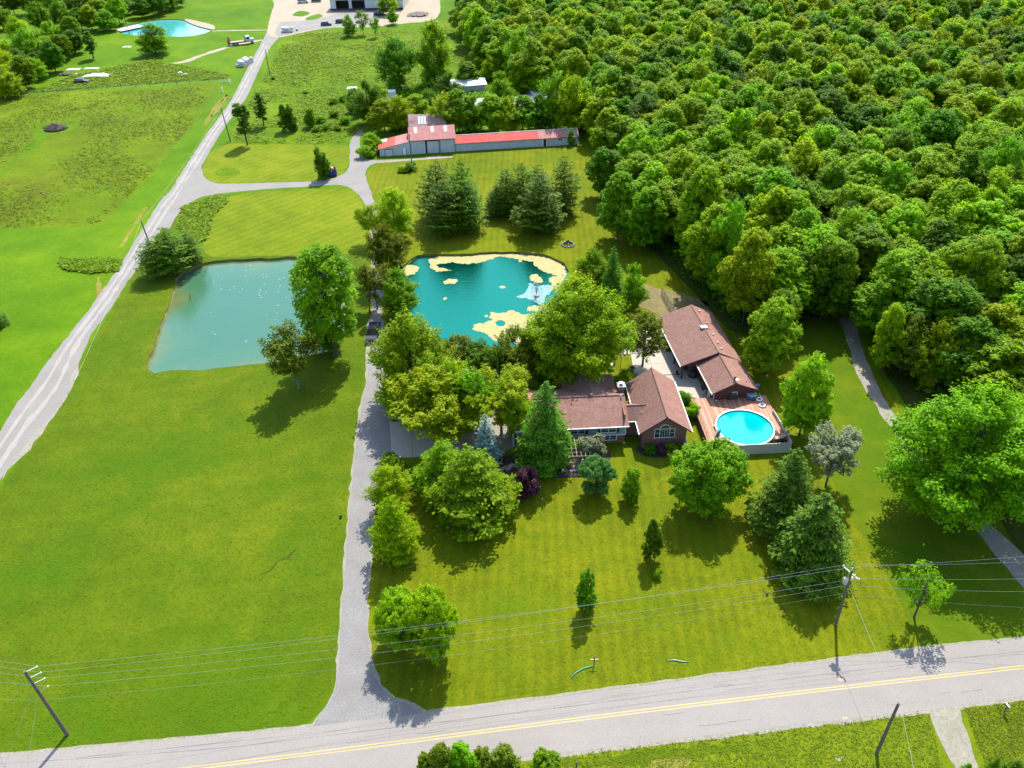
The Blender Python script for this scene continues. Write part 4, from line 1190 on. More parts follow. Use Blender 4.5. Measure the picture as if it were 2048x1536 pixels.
# the far part of the wood, beyond the nearest few hundred, as one mass
P_ = np.array([(p[1], p[2], 0) for p in rest])
me = bpy.data.meshes.new('distant_trees')
me.from_pydata([tuple(p) for p in P_], [], [])
nr = np.random.default_rng(4)
for nm, arr in (('rz', nr.uniform(0, 6.28, len(P_))), ('sc', nr.uniform(0.9, 1.25, len(P_))), ('sh', nr.uniform(0.85, 1.2, len(P_))), ('kind_i', nr.integers(0, 6, len(P_)).astype(float))):
    a = me.attributes.new(nm, 'FLOAT', 'POINT'); a.data.foreach_set('value', arr.astype(np.float32))
dt = bpy.data.objects.new('distant_trees', me); COL.objects.link(dt)
tag(dt, 'far part of the wood seen as one mass of green crowns', 'wood', kind='stuff')
ng = bpy.data.node_groups.new('scatter_trees', 'GeometryNodeTree')
ng.interface.new_socket('Geometry', in_out='INPUT', socket_type='NodeSocketGeometry')
ng.interface.new_socket('Geometry', in_out='OUTPUT', socket_type='NodeSocketGeometry')
gi = ng.nodes.new('NodeGroupInput'); go = ng.nodes.new('NodeGroupOutput')
jn = ng.nodes.new('GeometryNodeJoinGeometry')


def gattr(n):
    a = ng.nodes.new('GeometryNodeInputNamedAttribute'); a.data_type = 'FLOAT'; a.inputs[0].default_value = n
    return a.outputs[0]


rzv = ng.nodes.new('ShaderNodeCombineXYZ'); ng.links.new(gattr('rz'), rzv.inputs[2])
scv = ng.nodes.new('ShaderNodeCombineXYZ')
ng.links.new(gattr('sc'), scv.inputs[0]); ng.links.new(gattr('sc'), scv.inputs[1]); ng.links.new(gattr('sh'), scv.inputs[2])
kk = gattr('kind_i')
crowns = [o for o in bpy.data.objects if o.name.startswith('crown') and o.parent and (o.parent.get('group') or '').endswith('of the wood')]
pick = []
for lf in ('leaves_bright', 'leaves_yellow_green', 'leaves_mid_green', 'leaves_bright', 'leaves_deep_green', 'leaves_yellow_green'):
    for o in crowns:
        if o.material_slots[0].material.name == lf and o not in pick and o.data not in [q.data for q in pick][-2:]:
            pick.append(o); break
for i, o in enumerate(pick):
    oi = ng.nodes.new('GeometryNodeObjectInfo'); oi.inputs['Object'].default_value = o; oi.transform_space = 'ORIGINAL'
    mtl = ng.nodes.new('GeometryNodeSetMaterial'); mtl.inputs['Material'].default_value = o.material_slots[0].material
    ng.links.new(oi.outputs['Geometry'], mtl.inputs['Geometry'])
    cmp_ = ng.nodes.new('FunctionNodeCompare'); cmp_.data_type = 'FLOAT'; cmp_.operation = 'EQUAL'
    ng.links.new(kk, cmp_.inputs[0]); cmp_.inputs[1].default_value = float(i); cmp_.inputs['Epsilon'].default_value = 0.1
    ip = ng.nodes.new('GeometryNodeInstanceOnPoints')
    ng.links.new(gi.outputs[0], ip.inputs['Points']); ng.links.new(cmp_.outputs[0], ip.inputs['Selection'])
    ng.links.new(mtl.outputs[0], ip.inputs['Instance'])
    ng.links.new(rzv.outputs[0], ip.inputs['Rotation']); ng.links.new(scv.outputs[0], ip.inputs['Scale'])
    ng.links.new(ip.outputs[0], jn.inputs[0])
ng.links.new(jn.outputs[0], go.inputs[0])
gm = dt.modifiers.new('scatter', 'NODES'); gm.node_group = ng
print('forest near', len(near), 'rest', len(rest), 'picks', len(pick))

# ------------------------------------------------------------------ buildings
def window(parent, x0, x1, z0, z1, y, panes=(2, 2), fr=0.07, out=-1, axis='y', name='window'):
    """a window on a wall whose outer face is y; out=-1: outside is towards -y. frame part > pane sub-parts"""
    def bx(m, a0, a1, d0, d1, c0, c1):
        if axis == 'y': m.box(a0, a1, min(d0, d1), max(d0, d1), c0, c1)
        else: m.box(min(d0, d1), max(d0, d1), a0, a1, c0, c1)
    f = MB()
    o = out
    bx(f, x0 - fr, x1 + fr, y + o * 0.05, y - o * 0.02, z0 - fr, z0); bx(f, x0 - fr, x1 + fr, y + o * 0.05, y - o * 0.02, z1, z1 + fr)
    bx(f, x0 - fr, x0, y + o * 0.05, y - o * 0.02, z0, z1); bx(f, x1, x1 + fr, y + o * 0.05, y - o * 0.02, z0, z1)
    nx, nz = panes
    for i in range(1, nx):
        c = x0 + (x1 - x0) * i / nx; bx(f, c - 0.04, c + 0.04, y + o * 0.045, y - o * 0.02, z0, z1)
    for j in range(1, nz):
        c = z0 + (z1 - z0) * j / nz; bx(f, x0, x1, y + o * 0.035, y - o * 0.02, c - 0.02, c + 0.02)
    fo = f.ob(name, M['white'], parent)
    for i in range(nx):
        a = x0 + (x1 - x0) * i / nx + (0.04 if i else 0); b = x0 + (x1 - x0) * (i + 1) / nx - (0.04 if i < nx - 1 else 0)
        p = MB(); bx(p, a, b, y + o * 0.02, y - o * 0.015, z0, z1)
        p.ob('pane', M['glass'], fo)
    return fo


def gable_roof_y(x0, xr, x1, y0, y1, ze, zr, t=0.16, ze2=None):
    """ridge along y. returns two slabs' MB"""
    ze2 = ze if ze2 is None else ze2
    a = MB().slab([(x0, y0, ze), (xr, y0, zr), (xr, y1, zr), (x0, y1, ze)], t)
    b = MB().slab([(xr, y0, zr), (x1, y0, ze2), (x1, y1, ze2), (xr, y1, zr)], t)
    return a, b


def ridge_cap(parent, p, q, mat=None, r=0.13):
    MB().tube([p, q], r, 6).ob('ridge_cap', mat or M['shingle_shade'], parent)


# ---- the house
HR = math.radians(1.8)
house = thing('house', 'brick and blue grey sided house with shingle roofs and a gabled right wing', 'house', (18.47, 94.23, 0), HR)
# wing A (gabled towards the road)
w = MB(); w.yprism([(0.6, -0.3), (7.15, -0.3), (7.15, 3.35), (3.88, 5.75), (0.6, 3.35)], 0.65, 0.9)
w.box(0.6, 0.85, 0.9, 12.2, -0.3, 3.3); w.box(6.9, 7.15, 0.9, 12.2, -0.3, 3.3)
w.yprism([(0.6, -0.3), (7.15, -0.3), (7.15, 3.35), (3.88, 5.75), (0.6, 3.35)], 12.2, 12.4)
tag(w.ob('wall', M['brick'], house), 'red brick walls of the gabled right wing')
a, b = gable_roof_y(0.0, 3.88, 7.78, 0.0, 12.8, 3.2, 6.05)
tag(a.ob('roof', M['shingle_shade'], house), 'left slope of the gabled wing'); tag(b.ob('roof', M['shingle'], house), 'right slope of the gabled wing')
ridge_cap(house, (3.88, 0.02, 6.05), (3.88, 12.78, 6.05))
for xe, s in ((0.0, -1), (7.78, 1)):
    MB().box(min(xe, xe + s * 0.12), max(xe, xe + s * 0.12), -0.02, 12.8, 3.0, 3.16).ob('gutter', M['white'], house)
# rake boards on the front gable
for xa, za, xb, zb in ((0.0, 3.2, 3.88, 6.05), (7.78, 3.2, 3.88, 6.05)):
    v = [(xa, -0.05, za - 0.02), (xa, -0.05, za - 0.24), (xb, -0.05, zb - 0.24), (xb, -0.05, zb - 0.02), (xa, 0.0, za - 0.02), (xa, 0.0, za - 0.24), (xb, 0.0, zb - 0.24), (xb, 0.0, zb - 0.02)]
    MB().add(v, [(0, 1, 2, 3), (7, 6, 5, 4), (0, 3, 7, 4), (1, 5, 6, 2), (0, 4, 5, 1), (3, 2, 6, 7)]).ob('rake_board', M['redwood'], house)
# arched window
wf = MB()
yf = 0.65
cx, zt, zs0 = 3.88, 3.4, 1.85
for xx in (2.35, 3.13, 4.56, 5.34):
    wf.box(xx, xx + 0.07, yf - 0.06, yf + 0.02, zs0, zt)
wf.box(2.28, 5.48, yf - 0.07, yf + 0.02, zs0 - 0.08, zs0); wf.box(2.35, 5.41, yf - 0.065, yf + 0.02, zt, zt + 0.07)
for i in range(10):
    t0, t1 = math.pi * i / 10, math.pi * (i + 1) / 10
    ro, ri = 0.78, 0.70
    q = [(cx + ri * math.cos(t0), zt + 0.07 + ri * math.sin(t0)), (cx + ro * math.cos(t0), zt + 0.07 + ro * math.sin(t0)), (cx + ro * math.cos(t1), zt + 0.07 + ro * math.sin(t1)), (cx + ri * math.cos(t1), zt + 0.07 + ri * math.sin(t1))]
    wf.yprism(q, yf - 0.06, yf + 0.02)
for i in (1, 2, 3):
    xx = 3.2 + (4.56 - 3.2) * i / 4; wf.box(xx - 0.02, xx + 0.02, yf - 0.045, yf + 0.01, zs0, zt)
for xx0, xx1 in ((2.42, 3.13), (4.63, 5.34)):
    wf.box(xx0, xx1, yf - 0.045, yf + 0.01, 2.63, 2.68)
awin = tag(wf.ob('window', M['white'], house), 'wide white framed window with a half round top')
for xx0, xx1 in ((2.42, 3.13), (3.2, 4.56), (4.63, 5.34)):
    MB().box(xx0, xx1, yf - 0.03, yf + 0.01, zs0, zt).ob('pane', M['glass'], awin)
MB().yprism([(cx + 0.70 * math.cos(math.pi * i / 12), zt + 0.075 + 0.70 * math.sin(math.pi * i / 12)) for i in range(13)], yf - 0.03, yf + 0.01).ob('pane', M['glass'], awin)
# main block B
w = MB()
w.box(-17.6, -1.75, 2.2, 2.4, -0.3, 1.7); w.box(-17.6, -17.4, 2.4, 10.8, -0.3, 1.7); w.box(-1.95, -1.75, 2.4, 10.8, -0.3, 5.0); w.box(-17.6, -1.75, 10.8, 11.0, -0.3, 3.7)
w.xprism([(2.4, 3.6), (10.8, 3.6), (6.45, 5.35)], -1.95, -1.76)
tag(w.ob('wall', M['brick'], house), 'brick lower storey of the main block')
w = MB(); w.box(-17.75, -1.7, 2.0, 2.2, 1.7, 3.68); w.box(-17.75, -17.61, 2.2, 10.9, 1.7, 3.68)
w.xprism([(2.2, 3.6), (10.9, 3.6), (6.45, 5.3)], -17.75, -17.6)
tag(w.ob('wall', M['siding'], house), 'blue grey siding of the upper storey')
MB().box(-1.73, -1.63, 1.93, 2.05, 1.71, 3.6).ob('corner_board', M['white'], house)
MB().box(-17.7, -1.65, 1.93, 1.99, 1.58, 1.70).ob('sill_board', M['white'], house)
MB().box(-2.0, -1.6, 1.75, 2.15, 0, 0.12).ob('footing', M['concrete'], house)
rf = MB().slab([(-18.2, 1.45, 3.62), (-1.3, 1.45, 3.62), (-1.3, 6.45, 5.62), (-18.2, 6.45, 5.62)], 0.16)
tag(rf.ob('roof', M['shingle'], house), 'front slope of the main block')
rb = MB().slab([(-18.2, 6.45, 5.62), (-1.3, 6.45, 5.62), (-1.3, 11.45, 3.62), (-18.2, 11.45, 3.62)], 0.16)
tag(rb.ob('roof', M['shingle'], house), 'back slope of the main block')
ridge_cap(house, (-18.18, 6.45, 5.62), (-1.32, 6.45, 5.62))
MB().box(-18.2, -1.3, 1.33, 1.45, 3.44, 3.6).ob('gutter', M['white'], house)
MB().tube([(-17.8, 1.38, 3.45), (-17.8, 1.9, 3.1), (-17.8, 1.9, 0.1)], 0.05, 6).ob('downspout', M['white'], house)
# hipped rear wing C
w = MB(); w.box(-9.9, -2.4, 11.0, 14.3, -0.3, 3.7)
tag(w.ob('wall', M['brick'], house), 'walls of the hipped rear wing')
for pts, lab in (([(-10.4, 14.75, 3.72), (-10.4, 11.2, 3.72), (-6.15, 6.5, 5.66), (-6.15, 12.4, 5.66)][::-1], 'left slope of the hipped rear wing'), ([(-1.95, 11.2, 3.72), (-1.95, 14.75, 3.72), (-6.15, 12.4, 5.66), (-6.15, 6.5, 5.66)], 'right slope of the hipped rear wing'), ([(-1.95, 14.75, 3.72), (-10.4, 14.75, 3.72), (-6.15, 12.4, 5.66)], 'rear hip slope')):
    tag(MB().slab(pts, 0.16).ob('roof', M['shingle_shade'], house), lab)
# connector D
tag(MB().box(-1.6, 0.58, 3.85, 7.0, -0.3, 3.1).ob('wall', M['brick'], house), 'recessed brick link between main block and right wing')
tag(MB().slab([(-1.28, 3.1, 3.2), (0.35, 3.1, 3.2), (1.9, 5.2, 4.55), (-1.28, 5.2, 4.55)], 0.14).ob('roof', M['shingle_shade'], house), 'front slope of the link')
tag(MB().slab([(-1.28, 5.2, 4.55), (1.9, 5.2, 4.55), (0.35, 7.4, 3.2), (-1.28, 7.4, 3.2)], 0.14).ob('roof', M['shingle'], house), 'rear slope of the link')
ridge_cap(house, (-1.26, 5.2, 4.55), (1.85, 5.2, 4.55), r=0.1)
MB().box(-1.28, 0.35, 2.99, 3.1, 3.0, 3.16).ob('gutter', M['white'], house)
MB().tube([(0.2, 3.02, 3.0), (0.45, 3.7, 2.7), (0.45, 3.7, 0.1)], 0.05, 6).ob('downspout', M['white'], house)
# windows of the main block
window(house, -5.35, -3.15, 2.2, 3.2, 2.0, (2, 2), fr=0.1); window(house, -4.9, -3.0, 0.55, 1.4, 2.2, (2, 2), fr=0.1)
window(house, -9.8, -7.8, 2.2, 3.2, 2.0, (2, 2)); window(house, -15.6, -13.6, 2.2, 3.2, 2.0, (2, 2)); window(house, -9.5, -7.7, 0.5, 1.3, 2.2, (2, 2))
for xs_ in (-5.87, -3.07, -10.32, -7.72, -16.12, -13.52):
    s = MB(); s.box(xs_, xs_ + 0.44, 1.95, 2.0, 2.05, 3.4)
    for i in range(8): s.box(xs_ + 0.05, xs_ + 0.39, 1.93, 1.96, 2.12 + i * 0.155, 2.2 + i * 0.155)
    s.ob('shutter', M['navy'], house)
# doors
d = MB(); d.box(-12.6, -11.6, 2.14, 2.2, 0.0, 2.1); dd = d.ob('door', M['white'], house); MB().lathe([(0.04, 1.0), (0.05, 1.04), (0.02, 1.08)], 8, (-11.75, 2.1)).ob('handle', M['chrome'], dd)
# chimney
ch = MB().box(-2.0, -1.05, 8.1, 9.1, 0, 5.9); cho = ch.ob('chimney', M['brick'], house)
MB().box(-2.12, -0.93, 7.98, 9.22, 5.9, 6.05).ob('chimney_cap', M['offwhite'], cho)
fl = MB(); fl.box(-1.72, -1.33, 8.4, 8.8, 6.05, 6.35); fl.ob('flue', M['dark'], cho)
MB().box(-1.82, -1.23, 8.3, 8.9, 6.36, 6.41).ob('flue_cap', M['steel'], cho)
# vents on roofs
for x, y, z in ((-6.3, 6.9, 5.5), (-1.9, 6.1, 5.6)):
    MB().lathe([(0.12, z - 0.2), (0.12, z + 0.25), (0.16, z + 0.3), (0.05, z + 0.38)], 8, (x, y)).ob('roof_vent', M['offwhite'], house)
MB().tube([(-17.0, 6.4, 5.5), (-17.0, 6.4, 7.4)], 0.04, 6).ob('mast', M['steel'], house)
MB().tube([(-0.0 + 0.9, 4.0, 3.9), (0.9, 4.0, 4.25)], 0.06, 6).ob('roof_vent', M['steel'], house)

# ---- outbuilding behind the pool
ER = math.radians(5.6)
pool_house = thing('outbuilding', 'long brown outbuilding with shingle gable roof behind the pool deck, porch on its left side', 'outbuilding', (34.83, 104.47, 0), ER)
w = MB()
w.yprism([(-3.1, -0.3), (3.5, -0.3), (3.5, 2.75), (0.1, 4.4), (-3.1, 2.75)], 0.35, 0.6)
w.box(-3.1, -2.9, 0.6, 8.3, -0.3, 2.8); w.box(3.3, 3.5, 0.6, 23.6, -0.3, 2.8); w.box(-3.1, -2.9, 8.3, 23.6, -0.3, 3.4)
w.yprism([(-3.1, -0.3), (3.5, -0.3), (3.5, 2.8), (0.1, 4.5), (-3.1, 3.5)], 23.4, 23.6)
w.yprism([(-5.9, 2.55), (-3.1, 2.5), (0.0, 2.5), (3.3, 2.5), (3.3, 2.75), (0.0, 4.62), (-5.9, 2.75)], 8.45, 8.6)
w.ob('wall', M['redwood'], pool_house)
tag(MB().box(-3.18, -3.06, 0.28, 0.5, 0, 2.7).ob('corner_board', M['offwhite'], pool_house), None)
a, b = gable_roof_y(-3.55, 0.0, 3.95, 0.0, 8.25, 2.82, 4.5)
tag(a.ob('roof', M['shingle_shade'], pool_house), 'low front section, left slope')
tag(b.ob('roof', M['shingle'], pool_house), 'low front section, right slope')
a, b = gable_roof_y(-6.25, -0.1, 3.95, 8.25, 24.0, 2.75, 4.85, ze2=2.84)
tag(a.ob('roof', M['shingle_shade'], pool_house), 'wide left slope over the porch')
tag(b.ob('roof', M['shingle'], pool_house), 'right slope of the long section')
ridge_cap(pool_house, (0, 0.02, 4.5), (0, 8.2, 4.5)); ridge_cap(pool_house, (-0.1, 8.3, 4.85), (-0.1, 23.98, 4.85), M['shingle'])
MB().box(-3.66, -3.55, -0.02, 8.25, 2.62, 2.78).ob('gutter', M['white'], pool_house)
MB().box(-6.37, -6.25, 8.25, 24.0, 2.55, 2.71).ob('gutter', M['white'], pool_house)
for yy in (8.6, 13.0, 17.5, 22.5):
    MB().box(-5.95, -5.7, yy - 0.12, yy + 0.12, 0, 2.6).ob('post', M['wood_dark'], pool_house)
window(pool_house, -0.15, 0.55, 1.75, 2.5, 0.35, (1, 1), fr=0.1)
window(pool_house, 3.0, 3.6, 1.2, 2.2, 3.0 + 0.5, (2, 1), out=1, axis='x') if False else None
tag(MB().box(-3.14, -3.1, 2.0, 3.0, 0, 2.05).ob('door', M['white'], pool_house), 'white side door under the eave')
for yy, zz in ((22.0, 4.45), (18.0, 4.4), (14.2, 4.4), (11.6, 4.4), (9.8, 4.4)):
    MB().box(0.75, 1.05, yy, yy + 0.2, zz - 0.05, zz + 0.2).ob('roof_vent', M['offwhite'], pool_house)
tag(MB().box(-0.75, 0.35, 15.7, 16.6, 4.55, 5.05).ob('roof_unit', M['steel'], pool_house), 'metal box vent straddling the ridge')
st = MB(); st.tube([(0.3, 17.2, 4.7), (0.15, 16.6, 6.0), (0.9, 16.4, 4.5)], 0.03, 5); st.tube([(0.15, 16.6, 6.0), (0.0, 17.6, 4.7)], 0.03, 5); st.ob('antenna', M['steel'], pool_house)
MB().lathe([(0.14, 4.3), (0.12, 4.9), (0.2, 4.95), (0.18, 5.1), (0.02, 5.2)], 8, (0.05, 0.8)).ob('flue', M['dark'], pool_house)
dish = MB(); dish.lathe([(0.02, 4.75), (0.18, 4.8), (0.3, 4.92)], 10, (0.3, 0.45)); dish.ob('satellite_dish', M['offwhite'], pool_house)

# ---- pool deck
deck = thing('pool_deck', 'red cedar deck of boards around the round pool', 'deck', (28.7, 94.2, 0), math.radians(2.2))
# local frame: x right, y back
DW, DD, DZ = 12.0, 10.9, 1.25
pc = Vector((34.95, 97.5)) - Vector((28.7, 94.2))
cr, sr = math.cos(-math.radians(2.2)), math.sin(-math.radians(2.2))
pcl = Vector((pc.x * cr - pc.y * sr, pc.x * sr + pc.y * cr)); PR = 4.32
bw = 0.285
random.seed(9)
nb = int(DW / bw)
for i in range(nb):
    x0, x1 = i * bw, i * bw + bw - 0.02
    segs = [(0, DD)]
    dx = min(abs(x0 - pcl.x), abs(x1 - pcl.x)) if not (x0 < pcl.x < x1) else 0
    rr = PR + 0.12
    if dx < rr:
        h_ = math.sqrt(rr * rr - dx * dx)
        segs = [(0, max(0.02, pcl.y - h_)), (pcl.y + h_, DD)]
    for a, b in segs:
        if b - a < 0.15: continue
        z = DZ + random.uniform(-0.006, 0.006)
        mt = M['deck2'] if random.random() < 0.22 else M['deck']
        MB().box(x0, x1, a, b, z - 0.04, z).ob('board', mt, deck)
fr_ = MB(); fr_.box(-0.06, 0.0, -0.05, DD, 0.9, DZ + 0.02); fr_.box(0, DW, DD, DD + 0.06, 0.9, DZ); fr_.box(0, DW, -0.06, -0.01, 0.8, 1.1)
for x in (0.1, 3, 6, 9, DW - 0.1):
    for y in (0.15, DD / 2, DD - 0.15):
        if (x - pcl.x) ** 2 + (y - pcl.y) ** 2 > (PR + .3) ** 2: fr_.box(x - 0.06, x + 0.06, y - 0.06, y + 0.06, 0, 0.9)
fr_.ob('frame', M['wood_dark'], deck)
sk = MB(); sk.box(-0.10, -0.065, -0.05, DD, 0.0, 0.88); sk.ob('skirt', M['wood_dark'], deck)
stp = MB()
for i in range(4): stp.box(0.1, 1.9, DD + 0.1 + i * 0.28, DD + 0.38 + i * 0.28, 0.0, DZ - 0.25 * (i + 1) + 0.02)
stp.ob('steps', M['deck'], deck)
# rail of thin metal along the left and the back left edge
rail = MB()
for y0, y1 in ((0.3, DD),):
    for zz in (0.45, 0.95): rail.tube([(0.06, y0, DZ + zz), (0.06, y1, DZ + zz)], 0.022, 5)
    k = 9
    for i in range(k + 1):
        y = y0 + (y1 - y0) * i / k; rail.tube([(0.06, y, DZ), (0.06, y, DZ + 0.97)], 0.022, 5)
for zz in (0.45, 0.95): rail.tube([(1.95, DD - 0.02, DZ + zz), (3.6, DD - 0.02, DZ + zz)], 0.022, 5)
for x in (1.95, 2.8, 3.6): rail.tube([(x, DD - 0.02, DZ), (x, DD - 0.02, DZ + 0.97)], 0.022, 5)
rail.tube([(0.06, DD, DZ + 0.97), (0.06, DD + 1.1, DZ), ], 0.025, 5)
rail.ob('railing', M['wood_dark'], deck)

pool = thing('swimming_pool', 'round above ground swimming pool with white rim and turquoise water', 'pool', (34.95, 97.5, 0))
MB().lathe([(PR, 0), (PR, 1.33), (PR + 0.02, 1.33), (PR - 0.06, 0)], 64, cap=False).ob('pool_wall', M['offwhite'], pool, True)
MB().lathe([(PR - 0.10, 1.27), (PR - 0.10, 1.38), (PR + 0.10, 1.38), (PR + 0.10, 1.27)], 72, cap=False).ob('pool_rim', M['white'], pool)
MB().lathe([(PR - 0.08, 1.32), (PR - 0.12, 0.1), (0.0, 0.05)], 64, cap=False).ob('pool_liner', simple('blue_liner', (0.02, 0.16, 0.25), 0.4, (0.04, 0.24, 0.32), 1.0), pool, True)
vs = [(0, 0, 1.17)]; fs = []; sh = [PR]
nr_, na = 10, 64
for i in range(1, nr_ + 1):
    for k in range(na):
        t = 2 * math.pi * k / na; r = (PR - 0.09) * i / nr_
        vs.append((r * math.cos(t), r * math.sin(t), 1.17)); sh.append(PR - r)
for k in range(na): fs.append((0, 1 + k, 1 + (k + 1) % na))
for i in range(nr_ - 1):
    for k in range(na):
        a = 1 + i * na + k; b = 1 + i * na + (k + 1) % na
        fs.append((a, a + na, b + na, b))
me = bpy.data.meshes.new('pool_water'); me.from_pydata(vs, [], fs); me.materials.append(M['poolwater'])
at = me.attributes.new('shore', 'FLOAT', 'POINT'); at.data.foreach_set('value', np.array(sh, np.float32))
o = bpy.data.objects.new('pool_water', me); COL.objects.link(o); o.parent = pool

# ---- pale vinyl fence in front and right of the deck
fence = thing('vinyl_fence', 'pale vinyl panel fence around the front and right of the pool deck', 'fence', (25.4, 92.45, 0))


def fence_run(root, a, b, h, n, mat, base=0.0):
    a = Vector(a); b = Vector(b); d = (b - a); L = d.length; d.normalize(); nrm = Vector((-d.y, d.x))
    for i in range(n):
        p = a + d * (L * i / n + 0.06); q = a + d * (L * (i + 1) / n - 0.06); o_ = nrm * 0.03
        pts = [p - o_, q - o_, q + o_, p + o_]
        MB().slab([(v.x, v.y, h - 0.03) for v in pts], h - 0.03 - base).ob('panel', mat, root)
    for i in range(n + 1):
        p = a + d * (L * i / n)
        MB().box(p.x - 0.06, p.x + 0.06, p.y - 0.06, p.y + 0.06, base, h + 0.08).ob('post', M['offwhite'], root)
    o1 = nrm * 0.045
    MB().slab([((a - o1).x, (a - o1).y, h + 0.03), ((b - o1).x, (b - o1).y, h + 0.03), ((b + o1).x, (b + o1).y, h + 0.03), ((a + o1).x, (a + o1).y, h + 0.03)], 0.05).ob('top_rail', M['offwhite'], root)


fence_run(fence, (0, 0), (15.4, 0.55), 1.8, 8, M['vinyl'])
fence_run(fence, (15.4, 0.55), (14.75, 8.6), 1.8, 5, M['vinyl'])
fence_run(fence, (0, 0), (0.05, 2.2), 1.8, 1, M['vinyl'])

# furniture on the deck
def DP(x, y): # photo pixel on the deck surface
    return G(x, y, DZ)


def closed_umbrella(px, py, h, mat, label, tilt=0.0):
    p = DP(px, py); r = thing('parasol', label, 'parasol', (p.x, p.y, DZ)); r.rotation_euler = (tilt * 0.4, tilt, 0)
    MB().lathe([(0.28, 0), (0.28, 0.06), (0.05, 0.1)], 12).ob('base', M['offwhite'], r)
    MB().tube([(0, 0, 0.05), (0, 0, h)], 0.025, 6).ob('pole', M['wood_dark'], r)
    c = MB(); prof = [(0.22, h * 0.32), (0.24, h * 0.4), (0.14, h * 0.75), (0.03, h * 0.99)]
    n = 12; vs = []; fs = []
    for i, (rr, z) in enumerate(prof):
        for k in range(n):
            t = 2 * math.pi * k / n; q = rr * (1.15 if k % 2 else 0.75); vs.append((q * math.cos(t), q * math.sin(t), z))
    for i in range(len(prof) - 1):
        for k in range(n): fs.append((i * n + k, i * n + (k + 1) % n, (i + 1) * n + (k + 1) % n, (i + 1) * n + k))
    c.add(vs, fs); c.ob('canopy', mat, r)
    return r


closed_umbrella(1489, 788, 2.6, M['tanfabric'], 'closed tan parasol standing against the outbuilding gable')
closed_umbrella(1430, 880, 2.2, M['tealfabric'], 'closed teal parasol leaning at the front left corner of the deck', 0.25)


def lounger(px, py, rz, mat, label):
    p = DP(px, py); r = thing('deck_chair', label, 'deck chair', (p.x, p.y, DZ + 0.01), rz)
    MB().box(-0.3, 0.3, -0.7, 0.25, 0.30, 0.34).ob('seat', mat, r)
    MB().slab([(-0.3, 0.25, 0.34), (0.3, 0.25, 0.34), (0.3, 0.8, 0.75), (-0.3, 0.8, 0.75)], 0.04).ob('backrest', mat, r)
    for x in (-0.28, 0.28):
        for y in (-0.62, 0.3): MB().box(x - 0.02, x + 0.02, y - 0.02, y + 0.02, 0, 0.30).ob('leg', M['wood_dark'], r)
    return r


lounger(1446, 884, 1.2, M['tanfabric'], 'low tan deck chair beside the teal parasol')
lounger(1438, 874, 0.4, M['tanfabric'], 'tan deck chair behind the teal parasol at the rail')
lounger(1559, 878, -1.4, M['tanfabric'], 'tan deck chair at the front right corner, nearer the pool')
lounger(1568, 872, -1.2, M['trellis'], 'wooden deck chair at the front right corner, nearer the fence')
p = DP(1464, 797)
gr = thing('grill', 'black barbecue grill on a reddish cabinet below the gable window', 'grill', (p.x, p.y, DZ + 0.01), ER)
MB().box(-0.75, 0.75, -0.35, 0.35, 0, 0.75).ob('cabinet', M['redwood'], gr)
MB().xprism([(-0.32, 0.75), (0.32, 0.75), (0.32, 1.05), (0.12, 1.25), (-0.2, 1.2), (-0.32, 0.98)], -0.55, 0.55).ob('lid', M['blackcover'], gr, bevel=0.03)
MB().tube([(-0.4, -0.36, 1.02), (0.4, -0.36, 1.02)], 0.02, 6).ob('handle', M['steel'], gr)
p = DP(1502, 795)
tb = thing('hot_tub', 'round covered tub with crumpled pale cover in the back right corner of the deck', 'tub', (p.x, p.y, DZ + 0.01))
MB().lathe([(0.85, 0), (0.92, 0.1), (0.92, 0.65), (0.85, 0.7)], 20).ob('tub_wall', simple('blue_grey_tub', (0.07, 0.12, 0.20), 0.5), tb, True)
cv = MB(); cv.lathe([(0.88, 0.71), (0.8, 0.82), (0.5, 0.88), (0.05, 0.84)], 20); oc = cv.ob('cover', simple('silver_cover', (0.55, 0.62, 0.66), 0.4, (0.10, 0.16, 0.22), 2.5, 0.08, detail=3), tb, True)
p = DP(1507, 777)
bn = thing('storage_box', 'long blue grey storage box against the outbuilding wall behind the tub', 'box', (p.x, p.y, DZ + 0.01), ER)
MB().box(-0.85, 0.85, -0.3, 0.3, 0, 0.55).ob('body', M['bluefabric'], bn); MB().box(-0.88, 0.88, -0.33, 0.33, 0.55, 0.66).ob('lid', simple('grey_blue_lid', (0.2, 0.28, 0.36), 0.4), bn)
for px, py, lab in ((1518, 800, 'white float lying on the deck by the right fence, nearer the tub'), (1524, 812, 'white float lying on the deck by the right fence, nearer the pool')):
    p = DP(px, py); r = MB(); n = 14; R1, r1 = 0.42, 0.13; vs = []; fs = []
    for i in range(n):
        t = 2 * math.pi * i / n
        for k in range(6):
            u = 2 * math.pi * k / 6; vs.append(((R1 + r1 * math.cos(u)) * math.cos(t), (R1 + r1 * math.cos(u)) * math.sin(t), r1 + r1 * math.sin(u)))
    for i in range(n):
        for k in range(6): fs.append((i * 6 + k, ((i + 1) % n) * 6 + k, ((i + 1) % n) * 6 + (k + 1) % 6, i * 6 + (k + 1) % 6))
    tag(r.add(vs, fs).ob('pool_float', M['white'], None, True, (p.x, p.y, DZ + 0.01)), lab, 'float')
p = DP(1529, 818); q = DP(1517, 796)
tag(MB().tube([(0, 0, 0.05), (q.x - p.x, q.y - p.y, 0.9)], 0.03, 6).ob('pool_pole', M['chrome'], None, loc=(p.x, p.y, DZ)), 'long metal cleaning pole leaning along the right fence', 'pole')
p = DP(1432, 802)
tag(MB().lathe([(0.12, 0), (0.14, 0.12), (0.05, 0.2)], 10).ob('bucket', M['white'], None, loc=(p.x, p.y, DZ + 0.012)), 'small white pot standing on the deck near the outbuilding', 'pot')

